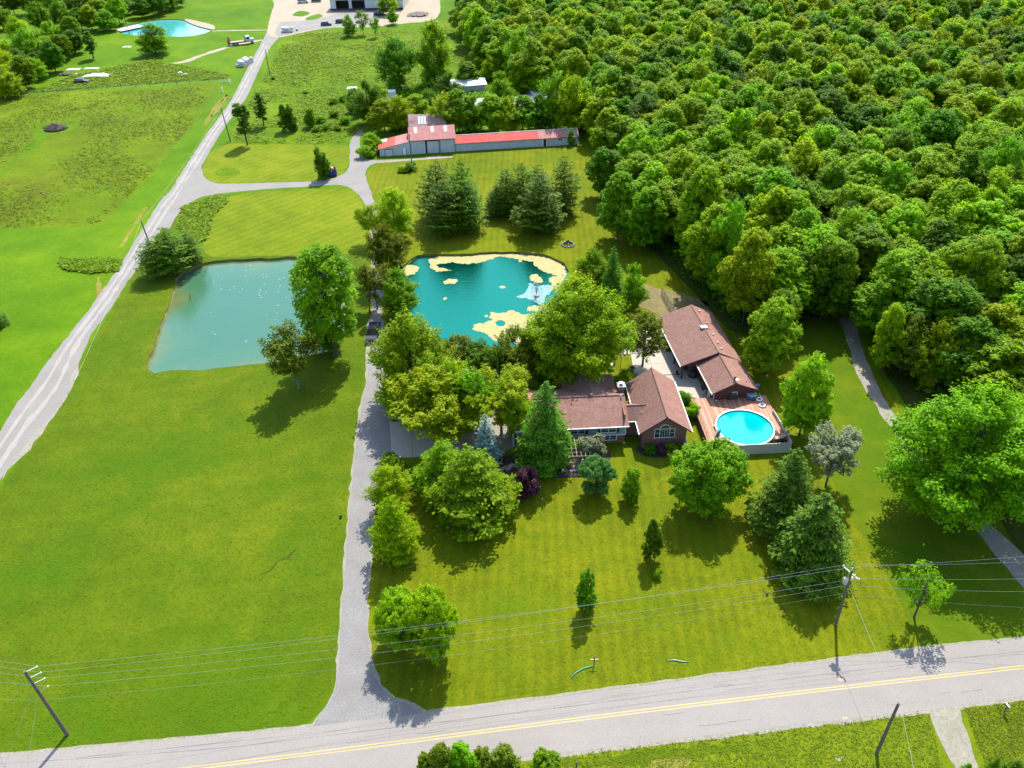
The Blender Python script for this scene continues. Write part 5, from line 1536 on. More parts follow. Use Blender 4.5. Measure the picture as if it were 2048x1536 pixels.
# things on the porch / patio
def cover_heap(px, py, sx, sy, h, mat, name, label, cat, seed, z=0.07):
    p = G(px, py, z)
    n = 14; vs = []; fs = []
    prof = [(1.0, 0), (1.02, 0.35), (0.9, 0.75), (0.55, 0.97), (0.08, 1.0)]
    for r_, zz in prof:
        for k in range(n):
            t = 2 * math.pi * k / n
            q = r_ * (1 + 0.16 * noise.noise(Vector((math.cos(t) * 1.6, math.sin(t) * 1.6, zz * 1.5 + seed))))
            vs.append((q * math.cos(t) * sx / 2, q * math.sin(t) * sy / 2, zz * h * (1 + 0.12 * noise.noise(Vector((math.cos(t), math.sin(t), seed))))))
    for i in range(len(prof) - 1):
        for k in range(n): fs.append((i * n + k, i * n + (k + 1) % n, (i + 1) * n + (k + 1) % n, (i + 1) * n + k))
    fs.append(tuple(range((len(prof) - 1) * n, len(prof) * n)))
    o = MB().add(vs, fs).ob(name, mat, None, True, (p.x, p.y, z))
    return tag(o, label, cat)


cover_heap(1385, 752, 1.5, 1.5, 1.0, M['darkgreen'], 'covered_table', 'dark green covered round table under the porch end', 'table', 1)
cover_heap(1398, 752, 1.0, 1.0, 1.0, M['navy'], 'covered_chair', 'navy covered chair between the green covered table and the low wall', 'chair', 2)
cover_heap(1395, 740, 0.9, 0.9, 1.0, M['redpaint'], 'covered_chair', 'red covered chair under the porch roof', 'chair', 3)
cover_heap(1407, 776, 0.9, 1.7, 1.3, M['blackcover'], 'covered_grill', 'long black covered grill beside the outbuilding wall', 'grill', 4)
cover_heap(1410, 786, 0.45, 0.45, 0.6, M['offwhite'], 'planter', 'pale planter at the foot of the black covered grill', 'planter', 5)
cover_heap(1370, 738, 0.8, 0.7, 1.1, M['blackcover'], 'covered_smoker', 'black covered smoker deep under the porch', 'smoker', 6)
p = G(1355, 752, 0.07)
bb = thing('patio_chair', 'dark metal patio chair at the foot of the porch post', 'chair', (p.x, p.y, 0.07), 0.4)
MB().box(-0.25, 0.25, -0.25, 0.25, 0.40, 0.45).ob('seat', M['blackcover'], bb); MB().box(-0.25, 0.25, 0.22, 0.27, 0.45, 0.95).ob('backrest', M['blackcover'], bb)
for sx_ in (-0.22, 0.22):
    for sy_ in (-0.22, 0.22): MB().box(sx_ - 0.02, sx_ + 0.02, sy_ - 0.02, sy_ + 0.02, 0, 0.4).ob('leg', M['blackcover'], bb)
p = G(1264, 742, 0.07)
fp = thing('fire_bowl', 'round fire bowl with yellow rim standing on the patio left of the see-through tree', 'bowl', (p.x, p.y, 0.06))
MB().lathe([(0.15, 0), (0.2, 0.3), (0.5, 0.55), (0.52, 0.6), (0.45, 0.58), (0.1, 0.4)], 16, cap=False).ob('bowl', M['darkgreen'], fp, True)
MB().lathe([(0.5, 0.6), (0.56, 0.62), (0.5, 0.66)], 16, cap=False).ob('rim', M['yellow'], fp)
for i, (px, py, sx_, lab) in enumerate(((1270, 752, 1.2, 'grey boulder with dry grasses on the patio corner, left one'), (1278, 756, 1.0, 'grey boulder on the patio corner, right one'))):
    cover_heap(px, py, sx_, 0.9, 0.5, M['stone'], 'boulder', lab, 'rock', 10 + i, 0.0)
p = G(1241, 737, 0)
lp = thing('lamp_post', 'thin dark garden lamp post at the edge of the patio lawn', 'lamp', (p.x, p.y, 0))
MB().tube([(0, 0, 0), (0, 0, 2.1)], 0.04, 6).ob('pole', M['dark'], lp); MB().lathe([(0.08, 2.1), (0.13, 2.3), (0.02, 2.42)], 8).ob('lamp_shade', M['offwhite'], lp)
p = G(1225, 737, 0)
bbth = thing('bird_bath', 'white bird bath in the small lawn beside the patio', 'bird bath', (p.x, p.y, 0))
MB().lathe([(0.2, 0), (0.08, 0.1), (0.07, 0.7)], 10).ob('pedestal', M['offwhite'], bbth); MB().lathe([(0.1, 0.7), (0.4, 0.8), (0.42, 0.86), (0.3, 0.82), (0.05, 0.78)], 14, cap=False).ob('basin', M['white'], bbth)

# ---- pergola and trellis in front of the house
pg = thing('pergola', 'weathered timber pergola with an open grid roof in front of the house', 'pergola', (10.0, 88.8, 0), HR)
A_ = G(1128, 914, 2.4); B_ = G(1180, 911, 2.4); Cc = G(1150, 874, 2.4)
Linv = pg.matrix_basis.inverted()
a = Matrix.Rotation(-HR, 4, 'Z') @ (A_ - pg.location); b = Matrix.Rotation(-HR, 4, 'Z') @ (B_ - pg.location); c = Matrix.Rotation(-HR, 4, 'Z') @ (Cc - pg.location)
x0, x1, y0, y1 = a.x, b.x, a.y, c.y
for i in range(7):
    x = x0 + (x1 - x0) * i / 6; MB().box(x - 0.035, x + 0.035, y0 - 0.25, y1 + 0.25, 2.46, 2.58).ob('rafter', M['trellis'], pg)
for i in range(6):
    y = y0 + (y1 - y0) * i / 5; MB().box(x0 - 0.25, x1 + 0.25, y - 0.03, y + 0.03, 2.40, 2.46).ob('lath', M['trellis'], pg)
for y in (y0, y1): MB().box(x0 - 0.3, x1 + 0.3, y - 0.05, y + 0.05, 2.22, 2.39).ob('beam', M['trellis'], pg)
for x in (x0 + 0.05, x1 - 0.05):
    for y in (y0, y1): MB().box(x - 0.06, x + 0.06, y - 0.055, y + 0.055, 0, 2.22).ob('post', M['trellis'], pg)
# lower trellis screen front: standing grid on the near side
for i in range(6):
    x = x0 + 0.3 + (x1 - x0 - 0.6) * i / 5; MB().box(x - 0.025, x + 0.025, y0 - 0.09, y0 - 0.055, 0.05, 2.2).ob('screen_slat', M['wood_dark'], pg)
for i in range(6):
    z = 0.25 + i * 0.36; MB().box(x0 + 0.1, x1 - 0.1, y0 - 0.125, y0 - 0.09, z - 0.02, z + 0.02).ob('screen_slat', M['wood_dark'], pg)
ptp = thing('stone_patio', 'small pale stone patio under the pergola', 'patio', (pg.location.x, pg.location.y, 0), HR)
for i in range(5):
    for j in range(6):
        X0 = x0 - 0.3 + (x1 - x0 + 0.6) * i / 5; X1 = x0 - 0.3 + (x1 - x0 + 0.6) * (i + 1) / 5 - 0.03
        Y0 = y0 - 0.5 + (y1 - y0 + 0.3) * j / 6; Y1 = y0 - 0.5 + (y1 - y0 + 0.3) * (j + 1) / 6 - 0.03
        MB().box(X0, X1, Y0, Y1, -0.05, 0.05 + random.uniform(0, 0.012)).ob('paving_stone', M['stone'] if (i + j) % 3 else M['concrete'], ptp)
for px, py, lab in ((1169, 924, 'basket of red flowers at the right front of the pergola'), (1136, 925, 'basket of dull red flowers at the left front of the pergola')):
    p = G(px, py, 0.9); r = thing('flower_basket', lab, 'flowers', (p.x, p.y - 0.2, 0.06))
    MB().lathe([(0.2, 0), (0.3, 0.5), (0.1, 0.45)], 12).ob('pot', M['wood_dark'], r)
    n = 260; u = unit(n); P = u * rng.uniform(0.2, 0.5, (n, 1)) * np.array([1, 1, 0.75]) + np.array([0, 0, 0.75])
    fo = bpy.data.objects.new('blossoms', leaf_mesh('blossoms', P, u + np.array([0, 0, 0.4]), 0.14 * np.ones(n), rng.random(n), M['flower'], 0.8)); COL.objects.link(fo); fo.parent = r
    fo2 = bpy.data.objects.new('foliage', leaf_mesh('foliage', P * 0.9, u, 0.16 * np.ones(n), rng.random(n), M['l_mid'], 0.8)); COL.objects.link(fo2); fo2.parent = r
# stones edging the bed
random.seed(44)
for i in range(14):
    px = 1003 + i * 4.3 + random.uniform(-1, 1); py = 940 - i * 1.25 + random.uniform(-2.5, 2.5)
    if i == 13: break
    p = G(px, py)
    s_ = random.uniform(0.45, 0.8)
    o = cover_heap(px, py, s_ * 1.3, s_, s_ * 0.5, M['stone'], 'edging_stone', 'grey stone in the rock edging between the blue spruce and the purple shrub', 'rock', i * 2.1, 0.0)
    o['group'] = 'stones of the rock edging'
# white entry post and small steps left of the spruce
p = G(1028, 882)
tag(MB().box(-0.08, 0.08, -0.08, 0.08, 0, 2.4).ob('porch_post', M['white'], None, loc=(p.x - 0.1, p.y - 1.2, 0)), 'white post by the house front left of the tall spruce', 'post')

# ---- red roofed barn
BR = math.radians(5.6)
barn = thing('barn', 'white metal barn with red roof and a very long low shed to its right', 'barn', (-26.0, 221.57, 0), BR)
TW = 12.25
w = MB(); w.box(0, TW, 0, 0.2, -0.4, 3.95); w.box(0, 0.2, 0.2, 8.8, -0.4, 3.95); w.box(TW - 0.2, TW, 0.2, 8.8, -0.4, 3.95); w.box(0.2, TW - 0.2, 8.8, 9.0, -0.4, 3.95)
w.xprism([(0.2, 3.9), (8.8, 3.9), (4.5, 5.95)], 0.0, 0.18); w.xprism([(0.2, 3.9), (8.8, 3.9), (4.5, 5.95)], TW - 0.18, TW)
tag(w.ob('wall', M['barnwall'], barn), 'walls of the tall middle section')
tag(MB().slab([(-0.25, -0.4, 3.9), (TW + 0.25, -0.4, 3.9), (TW + 0.25, 4.5, 6.1), (-0.25, 4.5, 6.1)], 0.08).ob('roof', M['barnroof_pink'], barn), 'front slope of the tall section')
tag(MB().slab([(-0.25, 4.5, 6.1), (TW + 0.25, 4.5, 6.1), (TW + 0.25, 9.4, 3.9), (-0.25, 9.4, 3.9)], 0.08).ob('roof', M['rustroof'], barn), 'rear slope of the tall section')
for x, m_ in ((5.9, M['whitemetal']), (9.5, M['whitemetal']), (1.35, M['steel'])):
    MB().slab([(x, 2.2, 5.1), (x + 0.8, 2.2, 5.1), (x + 0.8, 4.2, 6.0), (x, 4.2, 6.0)], 0.05).ob('skylight_sheet', m_, barn)
MB().box(0.25, TW - 0.25, -0.45, -0.40, 3.72, 3.88).ob('fascia', M['wood_dark'], barn)
# rear section with rusty roof rising behind
tag(MB().box(0.1, 11, 9.2, 16, -0.3, 4.0).ob('wall', M['barnwall'], barn), 'walls of the rear section')
tag(MB().slab([(-0.1, 9.45, 4.3), (10.6, 9.45, 4.3), (9.4, 13.0, 6.4), (-0.1, 13.6, 6.8)], 0.08).ob('roof', M['rustroof'], barn), 'rusty patched roof of the rear section')
for x in (2.6, 3.4, 4.2): MB().slab([(x, 10.2, 4.85), (x + 0.65, 10.2, 4.85), (x + 0.65, 12.6, 6.3), (x, 12.6, 6.3)], 0.04).ob('skylight_sheet', M['whitemetal'], barn)
# doors of the tall section
MB().box(4.6, 7.7, -0.10, -0.03, 0.05, 3.35).ob('sliding_door', M['barnwall'], barn)
f = MB(); f.box(4.1, 8.0, -0.14, -0.02, 3.36, 3.62); f.box(4.1, 4.58, -0.05, -0.01, 0, 3.36); f.box(7.72, 7.85, -0.12, -0.02, 0, 3.36); f.ob('door_frame', M['dark'], barn)
for x in (0.05, TW - 0.1, 8.05): MB().box(x, x + 0.1, -0.06, -0.01, 0, 3.8).ob('corner_trim', M['wood_dark'], barn)
# left lean-to
w = MB(); LW = 8.4
w.add([(-LW, -0.1, -0.4), (0, -0.1, -0.4), (0, -0.1, 3.7), (-LW, -0.1, 2.1), (-LW, 6.5, -0.4), (0, 6.5, -0.4), (0, 6.5, 3.7), (-LW, 6.5, 2.1)], [(0, 1, 2, 3), (5, 4, 7, 6), (4, 0, 3, 7), (3, 2, 6, 7)])
tag(w.ob('wall', M['barnwall'], barn), 'walls of the left lean-to')
tag(MB().slab([(-LW - 0.3, -0.4, 2.12), (-4.0, -0.4, 2.98), (-4.0, 6.8, 2.98), (-LW - 0.3, 6.8, 2.12)], 0.07).ob('roof', M['barnroof'], barn), 'bright red outer sheets of the lean-to roof')
tag(MB().slab([(-4.0, -0.4, 2.98), (-0.02, -0.4, 3.75), (-0.02, 6.8, 3.75), (-4.0, 6.8, 2.98)], 0.07).ob('roof', M['barnroof_pink'], barn), 'faded inner sheets of the lean-to roof')
MB().slab([(-LW - 0.25, 4.4, 2.18), (-6.4, 4.4, 2.56), (-6.4, 6.75, 2.56), (-LW - 0.25, 6.75, 2.18)], 0.03).ob('skylight_sheet', M['white'], barn)
f = MB(); f.box(-6.9, -4.9, -0.2, -0.12, 0, 1.75); gd = f.ob('garage_door', M['whitemetal'], barn)
f = MB(); f.box(-7.05, -6.92, -0.22, -0.11, 0, 1.9); f.box(-4.88, -4.75, -0.22, -0.11, 0, 1.9); f.box(-6.92, -4.88, -0.22, -0.11, 1.77, 1.9); f.ob('door_frame', M['wood_dark'], barn)
dr = MB().box(-2.1, -1.3, -0.17, -0.12, 0.05, 2.0).ob('door', M['white'], barn); MB().box(-1.45, -1.38, -0.22, -0.18, 0.95, 1.05).ob('handle', M['dark'], dr)
MB().box(-2.2, -2.1, -0.2, -0.12, 0, 2.1).ob('door_frame', M['wood_dark'], barn); MB().box(-1.3, -1.2, -0.2, -0.12, 0, 2.1).ob('door_frame', M['wood_dark'], barn)
# long low shed
L0, L1 = TW + 0.03, 46.2
w = MB(); w.box(L0, L1, 0.1, 0.3, -0.4, 2.3); w.box(L1, L1 + 0.2, 0.1, 4.4, -0.4, 2.3); w.box(L0, L1, 4.4, 4.6, -0.4, 2.4)
tag(w.ob('wall', M['barnwall'], barn), 'walls of the long low shed')
for a_, b_, mm, lb in ((L0, 24.5, 'barnroof', 'left sheets of the long shed roof'), (24.5, 35.3, 'barnroof', 'middle sheets of the long shed roof'), (35.3, 42.8, 'barnroof_pink', 'faded sheets of the long shed roof'), (42.8, 46.6, 'rustroof', 'rusty end sheets of the long shed roof')):
    tag(MB().slab([(a_ + 0.01, -0.2, 2.3), (b_, -0.2, 2.3), (b_, 3.2, 3.5), (a_ + 0.01, 3.2, 3.5)], 0.06).ob('roof', M[mm], barn), lb)
tag(MB().slab([(L0, 3.22, 3.5), (46.6, 3.22, 3.5), (46.6, 4.9, 2.6), (L0, 4.9, 2.6)], 0.06).ob('roof', M['whitemetal'], barn), 'pale rear slope of the long shed')
MB().box(L0, 46.6, 3.12, 3.34, 3.5, 3.57).ob('ridge_cap', M['whitemetal'], barn)
MB().box(L0, 46.4, -0.24, -0.2, 2.16, 2.3).ob('fascia', M['wood_dark'], barn)
dr = MB().box(36.6, 37.4, 0.03, 0.1, 0.05, 1.95).ob('door', M['dark'], barn)
f = MB(); f.box(36.3, 36.6, 0.02, 0.09, 0, 2.05); f.box(37.4, 37.6, 0.02, 0.09, 0, 2.05); f.ob('door_frame', M['white'], barn)
window(barn, 40.8, 41.9, 1.3, 1.9, 0.1, (2, 1))
p = G(862, 303)
tag(MB().box(-0.5, 0.5, -0.3, 0.3, 0, 0.35).ob('crate', M['wood_dark'], None, loc=(p.x, p.y - 0.2, 0.02)), 'small dark crate at the foot of the barn sliding door', 'crate')

# ---- overgrown white roofed sheds behind the barn
def low_shed(a, b, width, h, label):
    A = G(*a); B = G(*b); d = (B - A); L = d.length; ang = math.atan2(d.y, d.x)
    r = thing('shed', label, 'shed', (A.x, A.y, 0), ang)
    MB().box(0, L, 0.1, width - 0.1, -0.2, h).ob('wall', M['barnwall'], r)
    n = max(3, int(L / 4))
    for i in range(n):
        MB().slab([(L * i / n, -0.2, h), (L * (i + 1) / n - 0.03, -0.2, h), (L * (i + 1) / n - 0.03, width / 2, h + 0.9), (L * i / n, width / 2, h + 0.9)], 0.05).ob('roof_panel', M['whitemetal'], r)
    tag(MB().slab([(0, width / 2, h + 0.9), (L, width / 2, h + 0.9), (L, width + 0.2, h), (0, width + 0.2, h)], 0.05).ob('roof', M['whitemetal'], r), 'rear slope')
    return r


low_shed((905, 235), (1085, 222), 10, 2.2, 'long white roofed shed buried in the thicket behind the barn, nearer one')
low_shed((905, 190), (975, 184), 9, 2.5, 'white roofed shed buried in the thicket behind the barn, farther one')
low_shed((1070, 215), (1118, 210), 12, 2.6, 'white roofed shed end showing between trees near the wood')
for px, py, lab in ((706, 192, 'small white trailer standing in the bushes left of the large meadow tree'), (783, 198, 'small white shed at the foot of the large meadow tree')):
    p = G(px, py); r = thing('trailer', lab, 'trailer', (p.x, p.y, 0), 0.1)
    MB().box(-1.6, 1.6, -1.2, 1.2, 0.5, 2.7).ob('body', M['white'], r, bevel=0.15)
    for s in (-1, 1):
        MB().tube([(0, s * 1.0, 0.35), (0, s * 1.2, 0.35)], 0.35, 12).ob('wheel', M['rubber'], r)
p = G(790, 262)
r = thing('tractor', 'small yellow tractor parked beside the barn lean-to among the bushes', 'tractor', (p.x, p.y, 0), 0.3)
MB().box(-0.6, 1.1, -0.35, 0.35, 0.7, 1.3).ob('body', simple('yellow_machine', (0.5, 0.33, 0.05), 0.5), r, bevel=0.05); MB().box(-0.9, 0.2, -0.6, 0.6, 2.0, 2.1).ob('canopy', simple('cream_canopy', (0.6, 0.5, 0.35), 0.5), r)
for x in (-0.8, 0.1):
    for y in (-0.5, 0.5): MB().tube([(x, y, 1.0), (x, y, 2.0)], 0.03, 5).ob('post', M['dark'], r)
for x, rr in ((-0.5, 0.6), (0.9, 0.4)):
    for s in (-1, 1): MB().tube([(x, s * 0.4, rr), (x, s * 0.7, rr)], rr, 14).ob('wheel', M['rubber'], r)

# ---- big white shed at the top
p = G(662, 22)
sh_ = thing('big_shed', 'large white metal shed with teal roof edge and two open dark bays', 'shed', (p.x, p.y, 0), math.radians(-2.5))
SW = 33.5
w = MB()
w.box(0, 2.6, 0, 0.3, -0.3, 5.2); w.box(8.6, 10.0, 0, 0.3, -0.3, 5.2); w.box(16.0, SW, 0, 0.3, -0.3, 5.2); w.box(2.6, 8.6, 0, 0.3, 4.3, 5.2); w.box(10.0, 16.0, 0, 0.3, 4.3, 5.2)
w.box(0, 0.3, 0.3, 20, -0.3, 5.2); w.box(SW - 0.3, SW, 0.3, 20, -0.3, 5.2); w.box(0.3, SW - 0.3, 19.7, 20, -0.3, 5.2)
w.ob('wall', M['shedwall'], sh_)
for x0_, x1_ in ((0.05, 2.55), (8.65, 9.95), (16.05, SW - 0.05)):
    MB().box(x0_, x1_, -0.05, -0.01, 0, 1.0).ob('wainscot', M['navy'], sh_)
for x0_ in (2.6, 10.0):
    MB().box(x0_, x0_ + 6, 6, 6.2, 0, 4.3).ob('bay_backdrop', M['dark'], sh_)
    f = MB(); f.box(x0_, x0_ + 0.15, -0.06, -0.01, 0, 4.45); f.box(x0_ + 5.85, x0_ + 6, -0.06, -0.01, 0, 4.45); f.box(x0_ + 0.15, x0_ + 5.85, -0.06, -0.01, 4.3, 4.45); f.ob('door_frame', M['navy'], sh_)
tag(MB().slab([(-0.5, -0.6, 5.2), (SW + 0.5, -0.6, 5.2), (SW + 0.5, 10, 7.8), (-0.5, 10, 7.8)], 0.12).ob('roof', M['teal'], sh_), 'front slope')
tag(MB().slab([(-0.5, 10, 7.8), (SW + 0.5, 10, 7.8), (SW + 0.5, 20.6, 5.2), (-0.5, 20.6, 5.2)], 0.12).ob('roof', M['teal'], sh_), 'rear slope')
MB().box(27.0, 28.0, -0.06, -0.01, 0.1, 2.2).ob('door', M['navy'], sh_)
window(sh_, 30.2, 31.0, 1.6, 2.6, 0.0, (1, 1)); window(sh_, 22, 23, 1.6, 2.6, 0.0, (1, 1))


# ------------------------------------------------------------------ vehicles
def wheel(parent, x, y, r, wdt=0.24):
    s = 1 if y > 0 else -1
    t = MB().tube([(x, y - s * wdt, r), (x, y, r)], r, 16).ob('wheel', M['rubber'], parent)
    MB().tube([(x, y - s * 0.02, r), (x, y + s * 0.015, r)], r * 0.6, 10).ob('rim', M['steel'], t)


def suv(loc, rz, paint, label, L=4.8, Wd=1.9, H=1.75, kind='suv', name='parked_car', cat='car', group=None):
    """x forward"""
    r = thing(name, label, cat, loc, rz, group)
    h = Wd / 2
    b = MB()
    prof = [(-L / 2, 0.45), (-L / 2 + 0.1, 0.32), (L / 2 - 0.15, 0.32), (L / 2, 0.5), (L / 2 - 0.02, 0.85), (L / 2 - 0.35, 0.98), (L / 2 - 1.25, 1.06), (-L / 2 + 0.05, 1.06)]
    v = []
    b.add([(x, -h, z) for x, z in prof] + [(x, h, z) for x, z in prof], [tuple(range(8)), tuple(range(15, 7, -1))] + [((i + 1) % 8, i, i + 8, (i + 1) % 8 + 8) for i in range(8)])
    b.ob('body', paint, r, bevel=0.06)
    if kind == 'suv':
        a0, a1, t0, t1 = -L / 2 + 0.1, L / 2 - 1.3, -L / 2 + 0.45, L / 2 - 2.05
    elif kind == 'pickup':
        a0, a1, t0, t1 = -0.75, L / 2 - 1.45, -0.55, L / 2 - 2.2
    else:
        a0, a1, t0, t1 = -L / 2 + 0.02, L / 2 - 0.7, -L / 2 + 0.12, L / 2 - 1.4
    g = MB().frus(a0, a1, -h + 0.06, h - 0.06, 1.06, t0, t1, -h + 0.24, h - 0.24, H - 0.06); g.ob('windows', M['carglass'], r)
    MB().frus(t0 - 0.04, t1 + 0.04, -h + 0.22, h - 0.22, H - 0.06, t0 + 0.06, t1 - 0.06, -h + 0.3, h - 0.3, H + 0.01).ob('roof_panel', paint, r)
    for s in (-1, 1):
        for f in (0.0, 0.45, 1.0):
            xa = a0 + (a1 - a0) * f; xb = t0 + (t1 - t0) * f
            MB().tube([(xa, s * (h - 0.06), 1.06), (xb, s * (h - 0.24), H - 0.05)], 0.035, 5).ob('pillar', paint, r)
        MB().box(L / 2 - 0.04, L / 2 + 0.01, s * (h - 0.28) - 0.2, s * (h - 0.28) + 0.2, 0.68, 0.84).ob('headlight', M['chrome'], r)
        MB().box(-L / 2 - 0.01, -L / 2 + 0.03, s * (h - 0.14) - 0.09, s * (h - 0.14) + 0.09, 0.68, 0.98).ob('tail_light', M['redpaint'], r)
        MB().box(a1 - 0.35, a1 - 0.2, s * (h + 0.1) - 0.1, s * (h + 0.1) + 0.1, 1.02, 1.16).ob('mirror', paint, r)
        for x in (L / 2 - 0.95, -L / 2 + 0.95): wheel(r, x, s * (h + 0.01), 0.37)
    if kind == 'pickup':
        t = MB(); t.box(-L / 2 + 0.12, -0.85, -h + 0.14, h - 0.14, 1.065, 1.08); t.ob('truck_bed', M['dark'], r)
        rl = MB(); rl.box(-L / 2 + 0.03, -0.8, -h, -h + 0.12, 1.06, 1.16); rl.box(-L / 2 + 0.03, -0.8, h - 0.12, h, 1.06, 1.16); rl.box(-L / 2, -L / 2 + 0.1, -h + 0.12, h - 0.12, 1.06, 1.16); rl.ob('bed_rail', paint, r)
    return r


p0 = G(747, 672)
suv((p0.x, p0.y, 0.04), math.radians(-91), M['blackpaint'], 'black pickup truck facing the road on the gravel driveway', L=5.9, Wd=2.05, H=1.9, kind='pickup', name='pickup_truck', cat='pickup truck')
for px, py, rz, paint, lab, kd in ((653, 51, 0.12, 'bluepaint', 'slate blue car parked on the gravel yard in the open', 'suv'), (682, 46, 0.2, 'blackpaint', 'dark car half hidden by the round tree in front of the big shed', 'suv'), (758, 31, 0.05, 'blackpaint', 'black car parked close to the big shed wall', 'suv'), (607, 6, 0.08, 'whitepaint', 'white van at the left of the big shed', 'van'), (633, 4, 0.1, 'darkgreen', 'dark green small vehicle right of the white van', 'suv')):
    p = G(px, py); suv((p.x, p.y, 0.035), rz, M[paint], lab, L=5.2 if kd == 'van' else 4.7, H=2.1 if kd == 'van' else 1.7, kind=kd, name='parked_car' if kd != 'van' else 'parked_van', cat='car' if kd != 'van' else 'van')
p = G(165, 166)
suv((p.x, p.y, -0.1), 0.05, M['blackpaint'], 'black derelict car in the grass just behind the meadow fence', L=4.8, kind='suv', name='derelict_car')

# flatbed truck with a crane at its tail
p = G(484, 89); q0 = G(455, 92); q1 = G(511, 83)
ang = math.atan2(q1.y - q0.y, q1.x - q0.x)
tr = thing('flatbed_truck', 'white cabbed flatbed truck with orange crane at its tail on the dirt track', 'truck', (p.x, p.y, 0.03), ang * 0.7)
MB().box(-4.6, 4.2, -0.45, 0.45, 0.7, 0.98).ob('chassis', M['dark'], tr)
MB().box(-4.6, 1.3, -1.25, 1.25, 1.15, 1.35).ob('flatbed', simple('flatbed_wood', (0.35, 0.27, 0.2), 0.8), tr)
MB().box(-4.3, 1.2, -0.5, 0.5, 0.98, 1.14).ob('subframe', M['dark'], tr)
c = MB(); c.xprism([(-1.15, 1.0), (1.15, 1.0), (1.15, 2.9), (0.95, 3.05), (-0.95, 3.05), (-1.15, 2.9)], 1.75, 3.35); cab = c.ob('cab', M['whitepaint'], tr, bevel=0.05)
MB().frus(3.35, 5.0, -0.9, 0.9, 0.95, 3.35, 4.9, -0.75, 0.75, 1.95).ob('bonnet', M['whitepaint'], tr, bevel=0.05)
MB().box(3.352, 3.40, -0.95, 0.95, 2.05, 2.75).ob('windscreen', M['carglass'], tr)
for s in (-1, 1):
    MB().box(2.0, 3.1, s * 1.16 - 0.02, s * 1.16 + 0.02, 2.0, 2.7).ob('side_window', M['carglass'], tr)
    MB().tube([(1.55, s * 0.9, 1.0), (1.55, s * 0.9, 3.5)], 0.09, 8).ob('exhaust_stack', M['chrome'], tr)
    for x in (4.1, -1.8, -3.1): wheel(tr, x, s * 1.2, 0.5, 0.3)
    MB().box(4.98, 5.06, s * 0.75 - 0.15, s * 0.75 + 0.15, 1.15, 1.35).ob('headlight', M['chrome'], tr)
cr_ = MB(); cr_.box(-5.3, -4.6, -0.6, 0.6, 0.8, 2.0); cr_.tube([(-4.9, 0, 2.0), (-5.0, 0, 3.6)], 0.22, 8); cr_.tube([(-5.0, 0.15, 3.6), (-4.2, 0.3, 1.7)], 0.17, 8); cr_.tube([(-4.9, -0.25, 3.5), (-5.5, -0.35, 1.3)], 0.15, 8); cr_.tube([(-4.9, -0.4, 3.4), (-4.4, -0.5, 1.6)], 0.13, 8)
cr_.ob('crane', M['orangered'], tr)
for s in (-1, 1): MB().box(-5.2, -4.9, s * 1.1 - 0.1, s * 1.1 + 0.1, 0.1, 1.4).ob('outrigger', M['dark'], tr)

# blue skip
p = G(659, 351)
sk_ = thing('skip_bin', 'blue open skip full of rubbish at the edge of the farm drive', 'skip', (p.x, p.y, 0.03), 0.25)
sb = MB()
sb.frus(-1.5, 1.5, -1.0, 1.0, 0.1, -1.9, 1.9, -1.1, 1.1, 0.2)
for sg in (-1, 1):
    sb.slab([(-1.9, sg * 1.1 - 0.04, 1.75), (1.9, sg * 1.1 - 0.04, 1.75), (1.9, sg * 1.1 + 0.04, 1.75), (-1.9, sg * 1.1 + 0.04, 1.75)], 1.6)
    sb.box(min(sg * 1.9, sg * 1.82), max(sg * 1.9, sg * 1.82), -1.06, 1.06, 0.15, 1.75)
sb.ob('bin_body', M['bluebin'], sk_)
for x in (-1.2, -0.4, 0.4, 1.2): MB().box(x - 0.06, x + 0.06, -1.22, -1.145, 0.2, 1.7).ob('rib', M['bluebin'], sk_)
random.seed(2)
for i in range(9):
    R3 = Matrix.Rotation(random.uniform(0, 3), 3, 'Z') @ Matrix.Rotation(random.uniform(-0.5, 0.5), 3, 'X')
    MB().obox((random.uniform(-1.4, 1.4), random.uniform(-0.7, 0.7), 1.6 + random.uniform(-0.1, 0.2)), random.uniform(0.4, 1.0), random.uniform(0.3, 0.7), random.uniform(0.1, 0.4), R3).ob('rubbish', random.choice([M['deck'], M['white'], M['orangered'], M['offwhite'], M['wood_dark']]), sk_)


# stacks of grey pallets / blocks
def block_stack(px, py, nx, ny, nz, rz, label, s=1.1, name='pallet_stack'):
    p = G(px, py); r = thing(name, label, 'stack', (p.x, p.y, 0), rz)
    for i in range(nx):
        for j in range(ny):
            for k in range(nz if (i + j) % 3 else nz - (1 if nz > 1 else 0)):
                MB().box(i * s * 1.06, i * s * 1.06 + s, j * s * 1.1, j * s * 1.1 + s, 0.12 + k * 0.95, 0.12 + k * 0.95 + 0.85).ob('wrapped_block', M['plasticwhite'] if k % 2 else M['steel'] if (i * j) % 2 else M['offwhite'], r)
    MB().box(-0.05, nx * s * 1.06, -0.05, ny * s * 1.1, 0, 0.11).ob('pallet', M['wood_dark'], r)
    return r


block_stack(472, 134, 3, 6, 2, -0.25, 'stacks of white wrapped grey blocks beside the gravel road')
block_stack(563, 66, 4, 2, 2, 0.0, 'stack of grey blocks at the corner of the gravel yard')
block_stack(592, 62, 1, 1, 1, 0.0, 'single small stack right of the grey blocks at the yard', 0.8)


